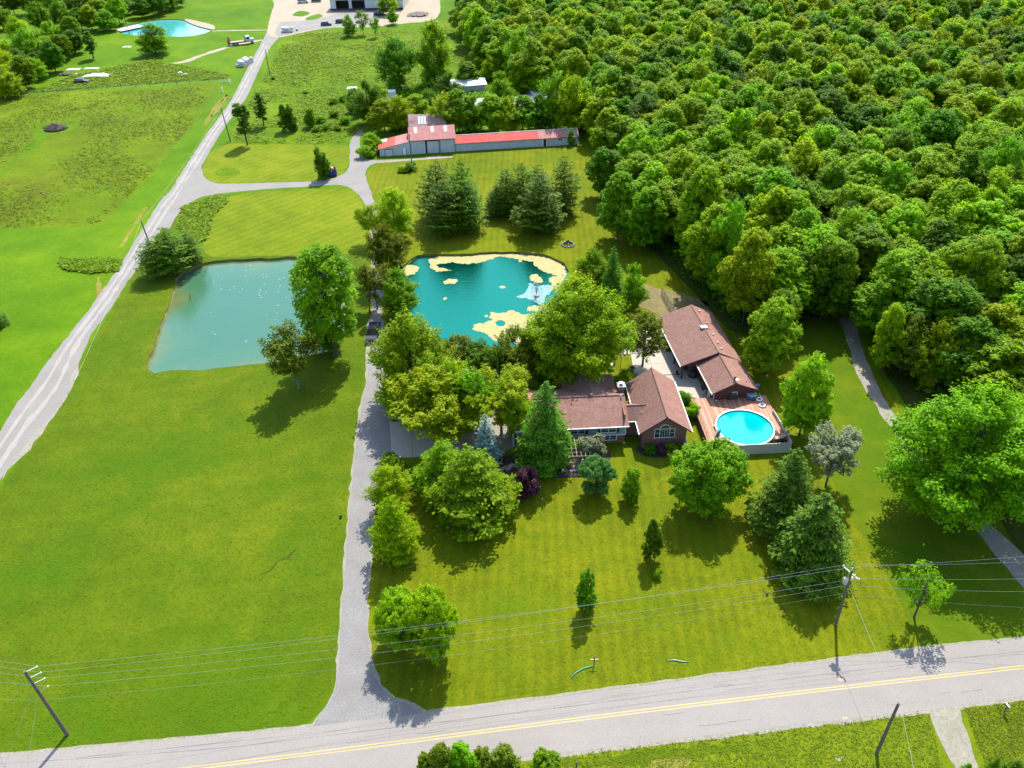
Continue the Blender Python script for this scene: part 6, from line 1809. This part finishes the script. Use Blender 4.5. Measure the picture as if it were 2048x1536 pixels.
# white sheeting lying around
def litter(px, py, wx, wy, h, label, seed, mat='plasticwhite', name='white_sheeting', cat='sheeting'):
    p = G(px, py); n = 18; vs = []; fs = []
    for j in range(7):
        for i in range(n):
            u, v = i / (n - 1) * 2 - 1, j / 6 * 2 - 1
            edge = 1 + 0.35 * noise.noise(Vector((u * 2 + seed, v * 2, 1)))
            z = h * max(0, 1 - (abs(u) ** 2 + abs(v) ** 2) * 0.5) * (0.6 + 0.9 * abs(noise.noise(Vector((u * 4, v * 3, seed))))) + 0.02
            vs.append((u * wx / 2 * edge, v * wy / 2 * edge + 0.3 * wy * noise.noise(Vector((u * 2, seed, 0))), z))
    for j in range(6):
        for i in range(n - 1): a = j * n + i; fs.append((a, a + 1, a + n + 1, a + n))
    o = MB().add(vs, fs).ob(name, M[mat], None, False, (p.x, p.y, 0.01))
    sm = o.modifiers.new('thick', 'SOLIDIFY'); sm.thickness = 0.02
    return tag(o, label, cat)


litter(194, 152, 9.5, 4.5, 0.9, 'largest heap of white sheeting beside the derelict car', 1)
litter(147, 139, 5.0, 2.5, 0.3, 'white sheet lying left of the largest heap', 2)
litter(184, 137, 5.5, 2.0, 0.3, 'long white sheet just behind the largest heap', 3)
litter(157, 148, 2.5, 1.5, 0.2, 'small white scrap between sheet and largest heap', 4)
litter(126, 167, 1.6, 0.8, 0.2, 'small white scrap left of the derelict car', 5)
litter(291, 140, 3.5, 1.6, 0.3, 'white sheet lying alone right of the heaps', 6)
litter(254, 94, 3.2, 2.0, 0.3, 'white slab lying in the grass below the small pond', 7)
litter(361, 147, 1.6, 1.4, 0.9, 'pale crumpled bundle near the fence, left of a white sheet', 8)
litter(371, 149, 2.8, 1.5, 0.4, 'white sheet beside the crumpled bundle near the fence', 9)
litter(131, 150, 4.5, 2.5, 1.0, 'low dark scrap heap behind the derelict car', 10, 'wood_dark', 'scrap_heap', 'scrap heap')
litter(836, 30, 9, 8, 1.2, 'heap of bare branches and rubble on the dirt beside the big shed', 11, 'wood_dark', 'rubble_heap', 'rubble heap')
# brush heap in the meadow
p = G(112, 258)
bh = thing('brush_heap', 'round heap of dry brush and logs in the dark meadow', 'brush heap', (p.x, p.y, 0))
random.seed(8)
hm = MB(); hm.lathe([(3.4, 0), (3.0, 0.5), (1.8, 1.1), (0.3, 1.5)], 14); hm.ob('mound', M['mulch'], bh, True)
for i in range(40):
    a = random.uniform(0, 6.28); r_ = random.uniform(0, 2.8); z = 1.5 * (1 - r_ / 3.3) + 0.1
    d_ = Vector((random.uniform(-1, 1), random.uniform(-1, 1), random.uniform(-0.2, 0.3))).normalized() * random.uniform(0.7, 1.5)
    c_ = Vector((math.cos(a) * r_, math.sin(a) * r_, z)); MB().tube([c_ - d_, c_ + d_], random.uniform(0.05, 0.14), 5).ob('log', random.choice([M['bark_grey'], M['wood_pole'], M['bark']]), bh)
# fire ring with logs by the pond
p = G(1136, 490)
fr2 = thing('fire_pit', 'ring of pale stones with charred logs on the lawn behind the turquoise pond', 'fire pit', (p.x, p.y, 0))
for i in range(12):
    t = i * math.pi / 6; MB().frus(math.cos(t) * 1.3 - 0.28, math.cos(t) * 1.3 + 0.28, math.sin(t) * 1.3 - 0.25, math.sin(t) * 1.3 + 0.25, 0, math.cos(t) * 1.3 - 0.18, math.cos(t) * 1.3 + 0.2, math.sin(t) * 1.3 - 0.18, math.sin(t) * 1.3 + 0.16, 0.32).ob('stone', M['stone'], fr2)
for i in range(7):
    t = i * 0.9; MB().tube([(math.cos(t) * 0.9, math.sin(t) * 0.9, 0.05), (math.cos(t) * 0.1, math.sin(t) * 0.1, 1.1)], 0.09, 6).ob('log', M['bark_grey'] if i % 2 else M['dark'], fr2)

# dock on the far pond
p0, p1 = G(248, 60), G(272, 55)
dk = thing('dock', 'white floating dock on the far small turquoise pond', 'dock', ((p0.x + p1.x) / 2, (p0.y + p1.y) / 2, 0), math.atan2(p1.y - p0.y, p1.x - p0.x))
for i in range(8): MB().box(-5.6 + i * 1.4, -5.6 + i * 1.4 + 1.36, -2.6, 2.6, 0.25, 0.4).ob('plank', M['white'], dk)
for y in (-2.2, 2.2): MB().box(-5.4, 5.4, y - 0.25, y + 0.25, -0.35, 0.24).ob('float', M['navy'], dk)

# ------------------------------------------------------------------ algae mats, fountain
def px_sheet(pts, z, mat, label, hls=(), amp=0.35, name='algae_mat'):
    hp = [rough_edge(catmull([G(x, y, z).to_2d() for x, y in h], True, 0.4), 0.25, 1.5, 2) for h in hls]
    out = [G(x, y, z).to_2d() for x, y in pts]
    return sheet(name, out, z, mat, holes=hp, amp=amp * 1.35, step=0.3, sc=1.3, kind=None, world=True, label=label, cat='algae mat')


AZ2 = -0.43
px_sheet([(858, 519), (880, 513), (930, 512), (985, 508), (1050, 509), (1100, 517), (1126, 531), (1131, 552), (1112, 585), (1103, 575), (1098, 558), (1112, 551), (1093, 546), (1078, 537), (1062, 524), (1046, 520), (1030, 517), (1000, 514), (985, 517), (965, 523), (940, 528), (925, 527), (900, 525), (875, 530), (892, 538), (905, 540), (880, 543), (870, 541), (860, 532)], AZ2, M['algae'], 'long tan algae mat along the far bank of the turquoise pond', amp=0.45)
px_sheet([(806, 533), (822, 530), (838, 535), (832, 545), (815, 551), (803, 549)], AZ2, M['algae'], 'tan algae mat at the far left corner of the turquoise pond')
px_sheet([(888, 562), (900, 557), (915, 560), (913, 565), (902, 568), (890, 567)], AZ2, M['algae'], 'small algae mat in the dark reflection of the pines')
px_sheet([(886, 597), (892, 594), (894, 597), (888, 600)], AZ2, M['algae'], 'tiny pale algae mat in the left half of the turquoise pond', amp=0.12)
px_sheet([(998, 574), (1006, 571), (1012, 575), (1004, 577)], AZ2, M['algae'], 'tiny pale algae mat right of the middle of the turquoise pond', amp=0.12)
px_sheet([(1060, 552), (1072, 548), (1082, 555), (1087, 563), (1075, 566), (1062, 560)], AZ2, M['algae'], 'olive algae mat just behind the fountain')
px_sheet([(1036, 520), (1042, 519), (1044, 523), (1038, 524)], AZ2, M['algae'], 'little round algae mat near the far bank', amp=0.12)
px_sheet([(947, 652), (957, 647), (970, 645), (985, 641), (978, 634), (985, 624), (1000, 627), (1022, 621), (1042, 628), (1065, 630), (1078, 622), (1055, 621), (1056, 613), (1075, 611), (1105, 612), (1110, 650), (1085, 680), (1050, 688), (1010, 684), (990, 682), (970, 668), (950, 661)], AZ2, M['algae'], 'biggest tan algae mat near the close bank of the turquoise pond', hls=([(991, 645), (1001, 640), (1010, 645), (1005, 653), (994, 650)],), amp=0.4)
px_sheet([(969, 631), (974, 629), (977, 633), (972, 635)], AZ2, M['algae'], 'small algae scrap left of the biggest mat', amp=0.12)
px_sheet([(1034, 594), (1050, 585), (1058, 566), (1070, 572), (1095, 570), (1104, 580), (1090, 596), (1085, 610), (1070, 606), (1052, 596)], AZ2 - 0.005, M['frothwater'], 'pale splashed water around the fountain', amp=0.4, name='splash_patch')[0]['category'] = 'splashed water'
p = G(1073, 592, -0.43)
fo_ = thing('fountain', 'small floating fountain spraying thin white jets in the turquoise pond', 'fountain', (p.x, p.y, -0.45))
MB().lathe([(0.55, 0), (0.6, 0.1), (0.3, 0.2), (0.08, 0.25)], 14).ob('float', simple('orange_float', (0.45, 0.2, 0.12), 0.5), fo_, True)
jets = MB(); random.seed(6)
for i in range(16):
    t = i * math.pi / 8; R_o = random.uniform(0.5, 1.6); hh = random.uniform(1.8, 3.4)
    jets.tube([(math.cos(t) * R_o * u, math.sin(t) * R_o * u, 0.2 + 4 * hh * u * (1 - u)) for u in (0, 0.2, 0.4, 0.6, 0.8, 1.0)], [0.03, 0.025, 0.02, 0.02, 0.015, 0.01], 4)
jo = jets.ob('water_jets', M['spray'], fo_); jo['kind'] = 'stuff'

# reeds / stick in pond 1
p = G(380, 600, -0.5)
tag(MB().tube([(0, 0, -0.3), (0.25, 0.1, 1.3)], 0.06, 5).ob('snag', M['dark'], None, loc=(p.x, p.y, -0.5)), 'dark stick poking out of the milky green pond', 'stick')

# ------------------------------------------------------------------ poles, wires, fences
def pole(base, h, lean=(0, 0), r=0.16, label='', name='utility_pole', arms=0, arm_dir=(0, 1)):
    b = G(*base) if len(base) == 2 else Vector(base)
    t = thing(name, label, 'utility pole', (b.x, b.y, 0))
    MB().tube([(0, 0, -0.2), (lean[0] * 0.5, lean[1] * 0.5, h * 0.5), (lean[0], lean[1], h)], [r * 1.1, r * 0.95, r * 0.75], 12).ob('shaft', M['wood_pole'], t)
    return t


RPB = G(1671, 1250); RPT = Vector((RPB.x, RPB.y, 9.4))
LPB = G(135, 1470); LPT = Vector((LPB.x - 0.55, LPB.y, 11.0))
rp = pole((1671, 1250), 9.4, (-0.1, 0), 0.17, 'utility pole with transformer and crossarm at the right end of the front lawn')
ad = Vector((math.cos(math.radians(-62)), math.sin(math.radians(-62)), 0))
arm = Vector((-0.1, 0, 8.9))
MB().obox(arm, 2.4, 0.12, 0.12, Matrix.Rotation(math.radians(-62), 3, 'Z')).ob('crossarm', M['offwhite'], rp)
for s in (-1.1, 1.1, 0.5):
    q = arm + ad * s
    MB().lathe([(0.05, 0.06), (0.09, 0.12), (0.05, 0.2), (0.08, 0.25), (0.02, 0.33)], 8).ob('insulator', M['white'], rp, loc=(q.x, q.y, q.z))
MB().tube([(-0.1, 0, 9.35), (-0.1, 0.05, 9.75)], [0.05, 0.03], 6).ob('insulator', M['white'], rp)
tf = MB(); tf.lathe([(0.05, 7.3), (0.26, 7.35), (0.27, 8.15), (0.2, 8.25), (0.05, 8.3)], 14, (-0.52, -0.1)); tfo = tf.ob('transformer', M['offwhite'], rp, True)
for dx_ in (-0.08, 0.08): MB().lathe([(0.04, 8.25), (0.06, 8.4), (0.03, 8.55)], 6, (-0.52 + dx_, -0.1)).ob('bushing', M['wood_dark'], tfo)
MB().box(-0.25, -0.1, -0.12, 0.02, 7.5, 7.9).ob('bracket', M['steel'], rp)
MB().lathe([(0.0, 8.0), (0.1, 8.05), (0.1, 8.35), (0.0, 8.4)], 8, (0.12, -0.12)).ob('cutout', M['white'], rp)
lpn = pole((135, 1470), 11.0, (-0.55, 0), 0.19, 'tall bare topped utility pole at the left bottom with white standoff arms')
lad = Vector((0.92, 0.38, 0)).normalized()
hts = (10.85, 9.9, 8.95, 7.7)
for i, z in enumerate(hts):
    x = -0.55 * z / 11.0
    e = Vector((x, 0, z)) + lad * (1.15 if i < 3 else 1.0) + Vector((0, 0, 0.25))
    MB().tube([(x, 0, z), e], 0.035, 6).ob('standoff_arm', M['white'] if i < 3 else M['steel'], lpn)
    MB().lathe([(0.06, -0.06), (0.07, 0.0), (0.05, 0.08)], 8).ob('insulator', M['white'], lpn, loc=e)


def wire(pts, label, sag=0.6, r=0.016, group=None):
    P = []
    for a, b in zip(pts[:-1], pts[1:]):
        a = Vector(a); b = Vector(b); n = 24
        sg = sag * (b - a).length / 80
        for i in range(n):
            t = i / n; P.append(a.lerp(b, t) - Vector((0, 0, 4 * sg * t * (1 - t))))
    P.append(Vector(pts[-1]))
    o = P[0].copy()
    return tag(MB().tube([p - o for p in P], r, 4).ob('overhead_wire', M['wire'], None, loc=o), label, 'wire', group)


rw = [RPT + Vector((-0.1, 0.05, 0.4)), RPB + arm + ad * -1.1 + Vector((0, 0, 0.3)), RPB + arm + ad * 1.1 + Vector((0, 0, 0.3)), RPB + Vector((-0.2, 0, 6.9)), RPB + Vector((-0.2, 0, 5.6))]
names_ = ['highest wire, on the pole top', 'second wire, on the far end of the crossarm', 'third wire, on the near end of the crossarm', 'fourth wire, just below the transformer', 'lowest thin wire on the transformer pole']
# far pole ends off the frame to the right
Rend = [G(2200, 1098, 9.0), G(2200, 1116, 8.5), G(2200, 1152, 8.0), G(2200, 1182, 7.0), G(2200, 1220, 5.8)]
Lw = [LPB + Vector((-0.55 * z / 11.0, 0, z)) + lad * (1.15 if i < 3 else 1.0) + Vector((0, 0, 0.3)) for i, z in enumerate(hts)] + [LPB + Vector((-0.3, 0, 6.3))]
Lend = [G(-150, 1295, 9.8), G(-150, 1308, 9.0), G(-150, 1321, 8.2), G(-150, 1345, 7.0), G(-150, 1390, 5.5)]
for i in range(5):
    wire([Lend[i], Lw[i], rw[i], Rend[i]], names_[i] + ', running the whole width above the lawn', sag=0.9 + 0.15 * i, r=0.011 if i < 4 else 0.007)
BPB = G(1753, 1507)
bp = pole((1753, 1507), 8.6, (0.1, 0), 0.17, 'dark utility pole at the bottom right below the road')
wire([RPB + Vector((0, -0.15, 7.0)), G(1805, 1430, 6.2), G(1850, 1640, 5.5)], 'thin service wire crossing the road towards the camera from the transformer pole', sag=0.3, r=0.014)
for k, (px, py) in enumerate(((-20, 1440), (10, 1530), (45, 1600))):
    wire([LPB + Vector((-0.45, 0, 9.6 - k * 1.0)), G(px, py, 0.1)], ['guy wire on the left pole, leftmost of three', 'guy wire on the left pole, middle of three', 'guy wire on the left pole, rightmost of three'][k], sag=0.1, r=0.012)
RD = []
for base, h, ln, lab in (((303, 497), 6.6, (-0.5, 0), 'thin pole behind the pine trio on the gravel road'), ((461, 283), 9.6, (-0.6, 0), 'thin pole beside the leaning poplar on the gravel road'), ((540, 152), 9.1, (0, 0), 'thin pole on the gravel road near the block stacks'), ((259, 68), 8.0, (-0.5, 0), 'thin pole standing by the dock of the far pond')):
    pole(base, h, ln, 0.15, lab); b = G(*base); RD.append(b + Vector((ln[0], ln[1], h - 0.1)))
wire([G(150, 760, 6.5), RD[0], RD[1], RD[2], G(620, 20, 9)], 'thin wire along the gravel road from pole to pole', sag=0.9, r=0.013)
lpl = pole((824, 330), 8.4, (0, 0), 0.13, 'thin lamp pole in front of the barn with bushes at its foot', name='lamp_pole')
MB().tube([(0, 0, 8.2), (0.5, -0.4, 8.5)], 0.04, 5).ob('lamp_arm', M['steel'], lpl); MB().lathe([(0.2, 8.3), (0.15, 8.5), (0.03, 8.55)], 8, (0.55, -0.45)).ob('lamp_shade', M['steel'], lpl)
pole((1173, 298), 5.0, (0, 0), 0.06, 'thin pale pole at the wood edge by the end of the long shed', name='thin_pole')
p1_, p2_ = G(1290, 640), G(1265, 560)
# wire fence posts along the meadow
fn = thing('wire_fence', 'old wooden post and wire fence along the top of the dark meadow', 'fence', G(200, 177))
FPs = [(-40, 198), (60, 189), (140, 183), (215, 177), (300, 173), (380, 168), (448, 165)]
cc = catmull(W2(FPs), False, 4.2)
ln_ = []
random.seed(14)
for i, p in enumerate(cc):
    hh = random.uniform(1.15, 1.5); dx_ = random.uniform(-0.08, 0.08)
    L_ = fn.location
    MB().tube([(p.x - L_.x, p.y - L_.y, -0.1), (p.x - L_.x + dx_, p.y - L_.y, hh)], 0.07, 6).ob('post', M['wood_pole'], fn); ln_.append((p.x - L_.x, p.y - L_.y, 1.0))
for z in (0.4, 0.75, 1.05):
    MB().tube([(a, b, z) for a, b, c_ in ln_], 0.012, 3).ob('wire', M['wire'], fn)
# white gate post things
for px, py, lab in ((446, 184, 'white stake at the corner of the meadow fence, nearer the road'), (460, 168, 'white stake behind the fence corner beside the road')):
    p = G(px, py); tag(MB().box(-0.12, 0.12, -0.12, 0.12, 0, 1.6).ob('stake', M['white'], None, loc=(p.x, p.y, 0)), lab, 'stake')
gt = thing('tube_gate', 'white tube gate at the right end of the meadow fence', 'gate', G(452, 165), 0.1)
for z in (0.3, 0.7, 1.1): MB().tube([(-1.8, 0, z), (1.8, 0, z)], 0.04, 5).ob('bar', M['white'], gt)
for x in (-1.8, 0, 1.8): MB().tube([(x, 0, 0.05), (x, 0, 1.15)], 0.04, 5).ob('upright', M['white'], gt)
# chain link kennel behind the outbuilding
kn = thing('chain_fence', 'grey chain link fence with a leaning rail behind the outbuilding', 'fence', G(1338, 620))
a_, b_ = G(1323, 588) - kn.location, G(1352, 640) - kn.location
for i in range(6):
    q = a_.lerp(b_, i / 5); MB().tube([(q.x, q.y, 0), (q.x, q.y, 1.7)], 0.04, 6).ob('post', M['steel'], kn)
for z in (0.1, 0.9, 1.7): MB().tube([(a_.x, a_.y, z), (b_.x, b_.y, z)], 0.03, 5).ob('rail', M['steel'], kn)
ms_ = MB()
for i in range(46):
    for s in (-1, 1):
        u0 = i / 46; u1 = min(1, max(0, u0 + s * 0.13)); q0_ = a_.lerp(b_, u0); q1_ = a_.lerp(b_, u1); ms_.tube([(q0_.x, q0_.y, 0.1), (q1_.x, q1_.y, 1.7)], 0.008, 3, False)
ms_.ob('mesh', M['steel'], kn)['kind'] = 'stuff'
# lone fence post at bottom, mailbox, road marker
p = G(1152, 1550)
tag(MB().box(-0.07, 0.07, -0.07, 0.07, 0, 2.4).ob('fence_post', M['wood_pole'], None, loc=(p.x, p.y, 0)), 'square wooden post at the bottom edge below the road', 'post')
p = G(2008, 1425)
mb_ = thing('mailbox', 'silver mailbox on a post at the right road verge', 'mailbox', (p.x, p.y, 0), 0.2)
MB().box(-0.05, 0.05, -0.05, 0.05, 0, 1.05).ob('post', M['wood_pole'], mb_)
mm_ = MB(); mm_.yprism([(-0.13, 1.05)] + [(0.13 * math.cos(t), 1.22 + 0.13 * math.sin(t)) for t in [math.pi * (1 - i / 8) for i in range(9)]][::1] + [(0.13, 1.05)], -0.3, 0.3); mm_.ob('box', M['steel'], mb_)
MB().box(0.13, 0.15, 0.1, 0.2, 1.2, 1.45).ob('flag', M['redpaint'], mb_)
p = G(1188, 1330)
rm = thing('marker_post', 'short wooden stake with a cross piece in the ditch by the road', 'stake', (p.x, p.y, 0))
MB().box(-0.05, 0.05, -0.05, 0.05, 0, 1.5).ob('post', M['wood_dark'], rm); MB().box(-0.45, 0.45, -0.11, -0.055, 1.05, 1.15).ob('cross_piece', M['orangered'], rm)
pts = [G(1142, 1356, 0.08), G(1152, 1345, 0.1), G(1168, 1336, 0.12), G(1186, 1331, 0.15)]
o = pts[0].copy()
tag(MB().tube([q - o for q in pts], 0.06, 6).ob('culvert_hose', M['hose'], None, True, o), 'curved teal hose lying in the grass by the road', 'hose')
pts = [G(1336, 1321, 0.06), G(1350, 1320, 0.08), G(1364, 1323, 0.08), G(1380, 1324, 0.06)]
o = pts[0].copy()
tag(MB().tube([q - o for q in pts], [0.07, 0.09, 0.07, 0.03], 6).ob('pipe', simple('pale_teal_pipe', (0.3, 0.42, 0.36), 0.5), None, True, o), 'short pale pipe lying in the grass by the road', 'pipe')
p = G(682, 1035)
tag(MB().lathe([(0.0, 0.25), (0.18, 0.35), (0.22, 0.5), (0.12, 0.68), (0.0, 0.7)], 10, cap=False).ob('garden_ball', M['wood_dark'], None, True, (p.x, p.y, -0.2)), 'small brown ball lying in the verge left of the driveway', 'ball')

# ------------------------------------------------------------------ ground cover as real blades (stuff)
def tufts(name, poly, n, hmin, hmax, mat, label, seed, holes_=(), wd=0.5, world=False, dens=None):
    r = np.random.default_rng(seed)
    P = poly if world else W2(poly)
    xs = [p.x for p in P]; ys = [p.y for p in P]
    X = r.uniform(min(xs), max(xs), n * 3); Y = r.uniform(min(ys), max(ys), n * 3)
    k = npinpoly(X, Y, P)
    for h in holes_: k &= ~npinpoly(X, Y, h)
    X = X[k][:n]; Y = Y[k][:n]; m = len(X)
    if dens:
        q = np.array([noise.noise(Vector((x * dens, y * dens, seed))) for x, y in zip(X, Y)])
        kk = q + r.uniform(-0.25, 0.25, m) > 0.0; X = X[kk]; Y = Y[kk]; m = len(X)
    H_ = r.uniform(hmin, hmax, m); a = r.uniform(0, 2 * np.pi, m)
    # each tuft: two crossed leaning blades
    # tussocks: small bent-over blades in clumps of three
    P3 = np.repeat(np.stack([X, Y, H_ * 0.45], 1), 3, 0)
    P3[:, :2] += r.normal(size=(3 * m, 2)) * np.repeat(H_, 3)[:, None] * 0.5
    P3[:, 2] *= r.uniform(0.5, 1.3, 3 * m)
    Nq = np.array([0.0, 0.0, 1.0]) + r.normal(size=(3 * m, 3)) * 0.45; Nq[:, 2] = np.abs(Nq[:, 2]) + 0.3
    me = leaf_mesh(name, P3, Nq, np.repeat(H_, 3) * r.uniform(0.7, 1.4, 3 * m) * wd * 2, np.repeat(r.random(m), 3) * 0.7 + r.random(3 * m) * 0.3, mat, 0.4)
    o = bpy.data.objects.new(name, me); COL.objects.link(o)
    return tag(o, label, 'grass', kind='stuff')


FIELDP = [(600, 1450), (400, 1472), (237, 1484), (0, 1504), (-100, 1510), (-100, 1100), (0, 985), (80, 878), (150, 762), (182, 700), (220, 640), (270, 560), (310, 510), (420, 512), (640, 508), (725, 500), (732, 640), (728, 740), (710, 840), (697, 950), (682, 1150), (672, 1300), (660, 1385)]
tufts('field_grass', FIELDP, 50000, 0.08, 0.17, M['l_mead'], 'short tufted grass of the large field left of the driveway', 1, holes_=[holes[0]], wd=0.45)
tufts('lawn_grass', [(755, 1330), (742, 1100), (770, 970), (830, 960), (1000, 950), (1175, 960), (1380, 915), (1590, 915), (1700, 1020), (1850, 1292), (1200, 1376), (830, 1410)], 26000, 0.05, 0.12, M['l_lawn'], 'mown lawn grass in front of the house', 2, wd=0.5)
tufts('meadow_grass', [(0, 195), (150, 187), (300, 180), (428, 172), (410, 210), (370, 268), (308, 340), (250, 400), (190, 450), (100, 453), (0, 456), (-60, 456), (-60, 195)], 15000, 0.2, 0.55, M['l_mead'], 'rough tall grass of the dark meadow beyond the gravel road', 3, wd=0.6, dens=0.05)
tufts('meadow_grass', [(464, 280), (500, 286), (672, 289), (700, 272), (745, 258), (800, 235), (930, 150), (930, 60), (880, 50), (760, 62), (620, 66), (570, 80), (535, 140), (505, 195), (480, 240)], 20000, 0.25, 0.7, M['l_weed'], 'tall weedy grass between the gravel road and the barn thicket', 4, wd=0.7, dens=0.06)
tufts('roadside_grass', [(1040, 1530), (1200, 1503), (1600, 1456), (1855, 1424), (1905, 1600), (1000, 1600)], 9000, 0.06, 0.2, M['l_mead'], 'uncut roadside grass below the road left of the dirt drive', 5, wd=0.5)
tufts('roadside_grass', [(1930, 1418), (2060, 1400), (2120, 1600), (2005, 1600), (1950, 1480)], 4000, 0.06, 0.2, M['l_mead'], 'uncut roadside grass right of the dirt drive', 6, wd=0.5)
tufts('roadside_grass', [(0, 190), (140, 180), (300, 168), (448, 158), (460, 150), (300, 120), (150, 150), (100, 170), (0, 200)], 6000, 0.3, 0.9, M['l_weed'], 'rank grass along the meadow fence', 7, wd=0.6)
tufts('roadside_grass', [(120, 520), (240, 520), (235, 542), (180, 545), (130, 538)], 2500, 0.3, 0.8, M['l_weed'], 'rank grass in the ditch patch left of the gravel road', 8, wd=0.7)
tufts('roadside_grass', [(365, 415), (440, 390), (455, 405), (425, 430), (412, 480), (385, 490), (360, 455)], 3000, 0.3, 0.7, M['l_weed'], 'rank grass in the corner of gravel road and farm drive', 9, wd=0.7)

UG = [(p[0], p[1]) for p in FP]
rr_ = random.Random(5)
EDGEW = W2([(1180, 235), (1203, 290), (1225, 350), (1248, 415), (1300, 470), (1360, 525), (1415, 585), (1470, 640), (1530, 660), (1600, 640), (1650, 620), (1735, 640), (1790, 730), (1880, 800), (1990, 880), (2060, 1010), (2200, 1100), (2400, 900), (2300, 500), (1900, 420), (1500, 350), (1300, 260)])
tufts('undergrowth', EDGEW, 42000, 0.7, 1.9, M['l_dark'], 'leafy undergrowth along the foot of the wood', 12, wd=0.4, world=True)
tufts('undergrowth', W2([(760, 262), (900, 268), (1170, 262), (1190, 240), (1120, 150), (960, 120), (880, 150), (760, 200)]), 16000, 0.5, 1.7, M['l_mid'], 'overgrown brush around the white roofed sheds behind the barn', 13, wd=0.4, world=True, dens=0.08)
p = G(936, 178)
dtre = thing('dead_tree', 'bare dead tree at the edge of the thicket behind the barn', 'dead tree', (p.x, p.y, 0))
dm = MB(); dm.tube([(0, 0, -0.2), (0.1, 0, 3), (-0.2, 0, 7)], [0.2, 0.16, 0.05], 7)
random.seed(19)
dm.ob('trunk', M['bark_grey'], dtre)
for i in range(16):
    z = random.uniform(2, 6); a = random.uniform(0, 6.28); L = random.uniform(1.5, 3.5)
    e = Vector((math.cos(a) * L, math.sin(a) * L, z + L * 0.9)); MB().tube([(0, 0, z), e * 0.5 + Vector((0, 0, z * 0.5 - 0.1)), e], [0.08, 0.05, 0.02], 5).ob('branch', M['bark_grey'], dtre)

ribbon('grass_furrow', [(512, 1152), (540, 1142), (556, 1122), (575, 1115), (592, 1098)], 0.35, 0.013, M['woodfloor'], 0.3)

random.seed(61)
fk = MB()
for i in range(70):
    px = random.uniform(420, 640); py = random.uniform(530, 600) if i < 50 else random.uniform(560, 690)
    p = G(px, py, -0.48); w_ = random.uniform(0.05, 0.22)
    fk.slab([(p.x - w_, p.y - 0.07, -0.475), (p.x + w_, p.y - 0.05, -0.475), (p.x + w_ * 0.8, p.y + 0.08, -0.475), (p.x - w_ * 0.7, p.y + 0.06, -0.475)], 0.015)
tag(fk.ob('floating_flecks', M['offwhite']), 'pale flecks of scum floating on the milky green pond', 'scum', kind='stuff')
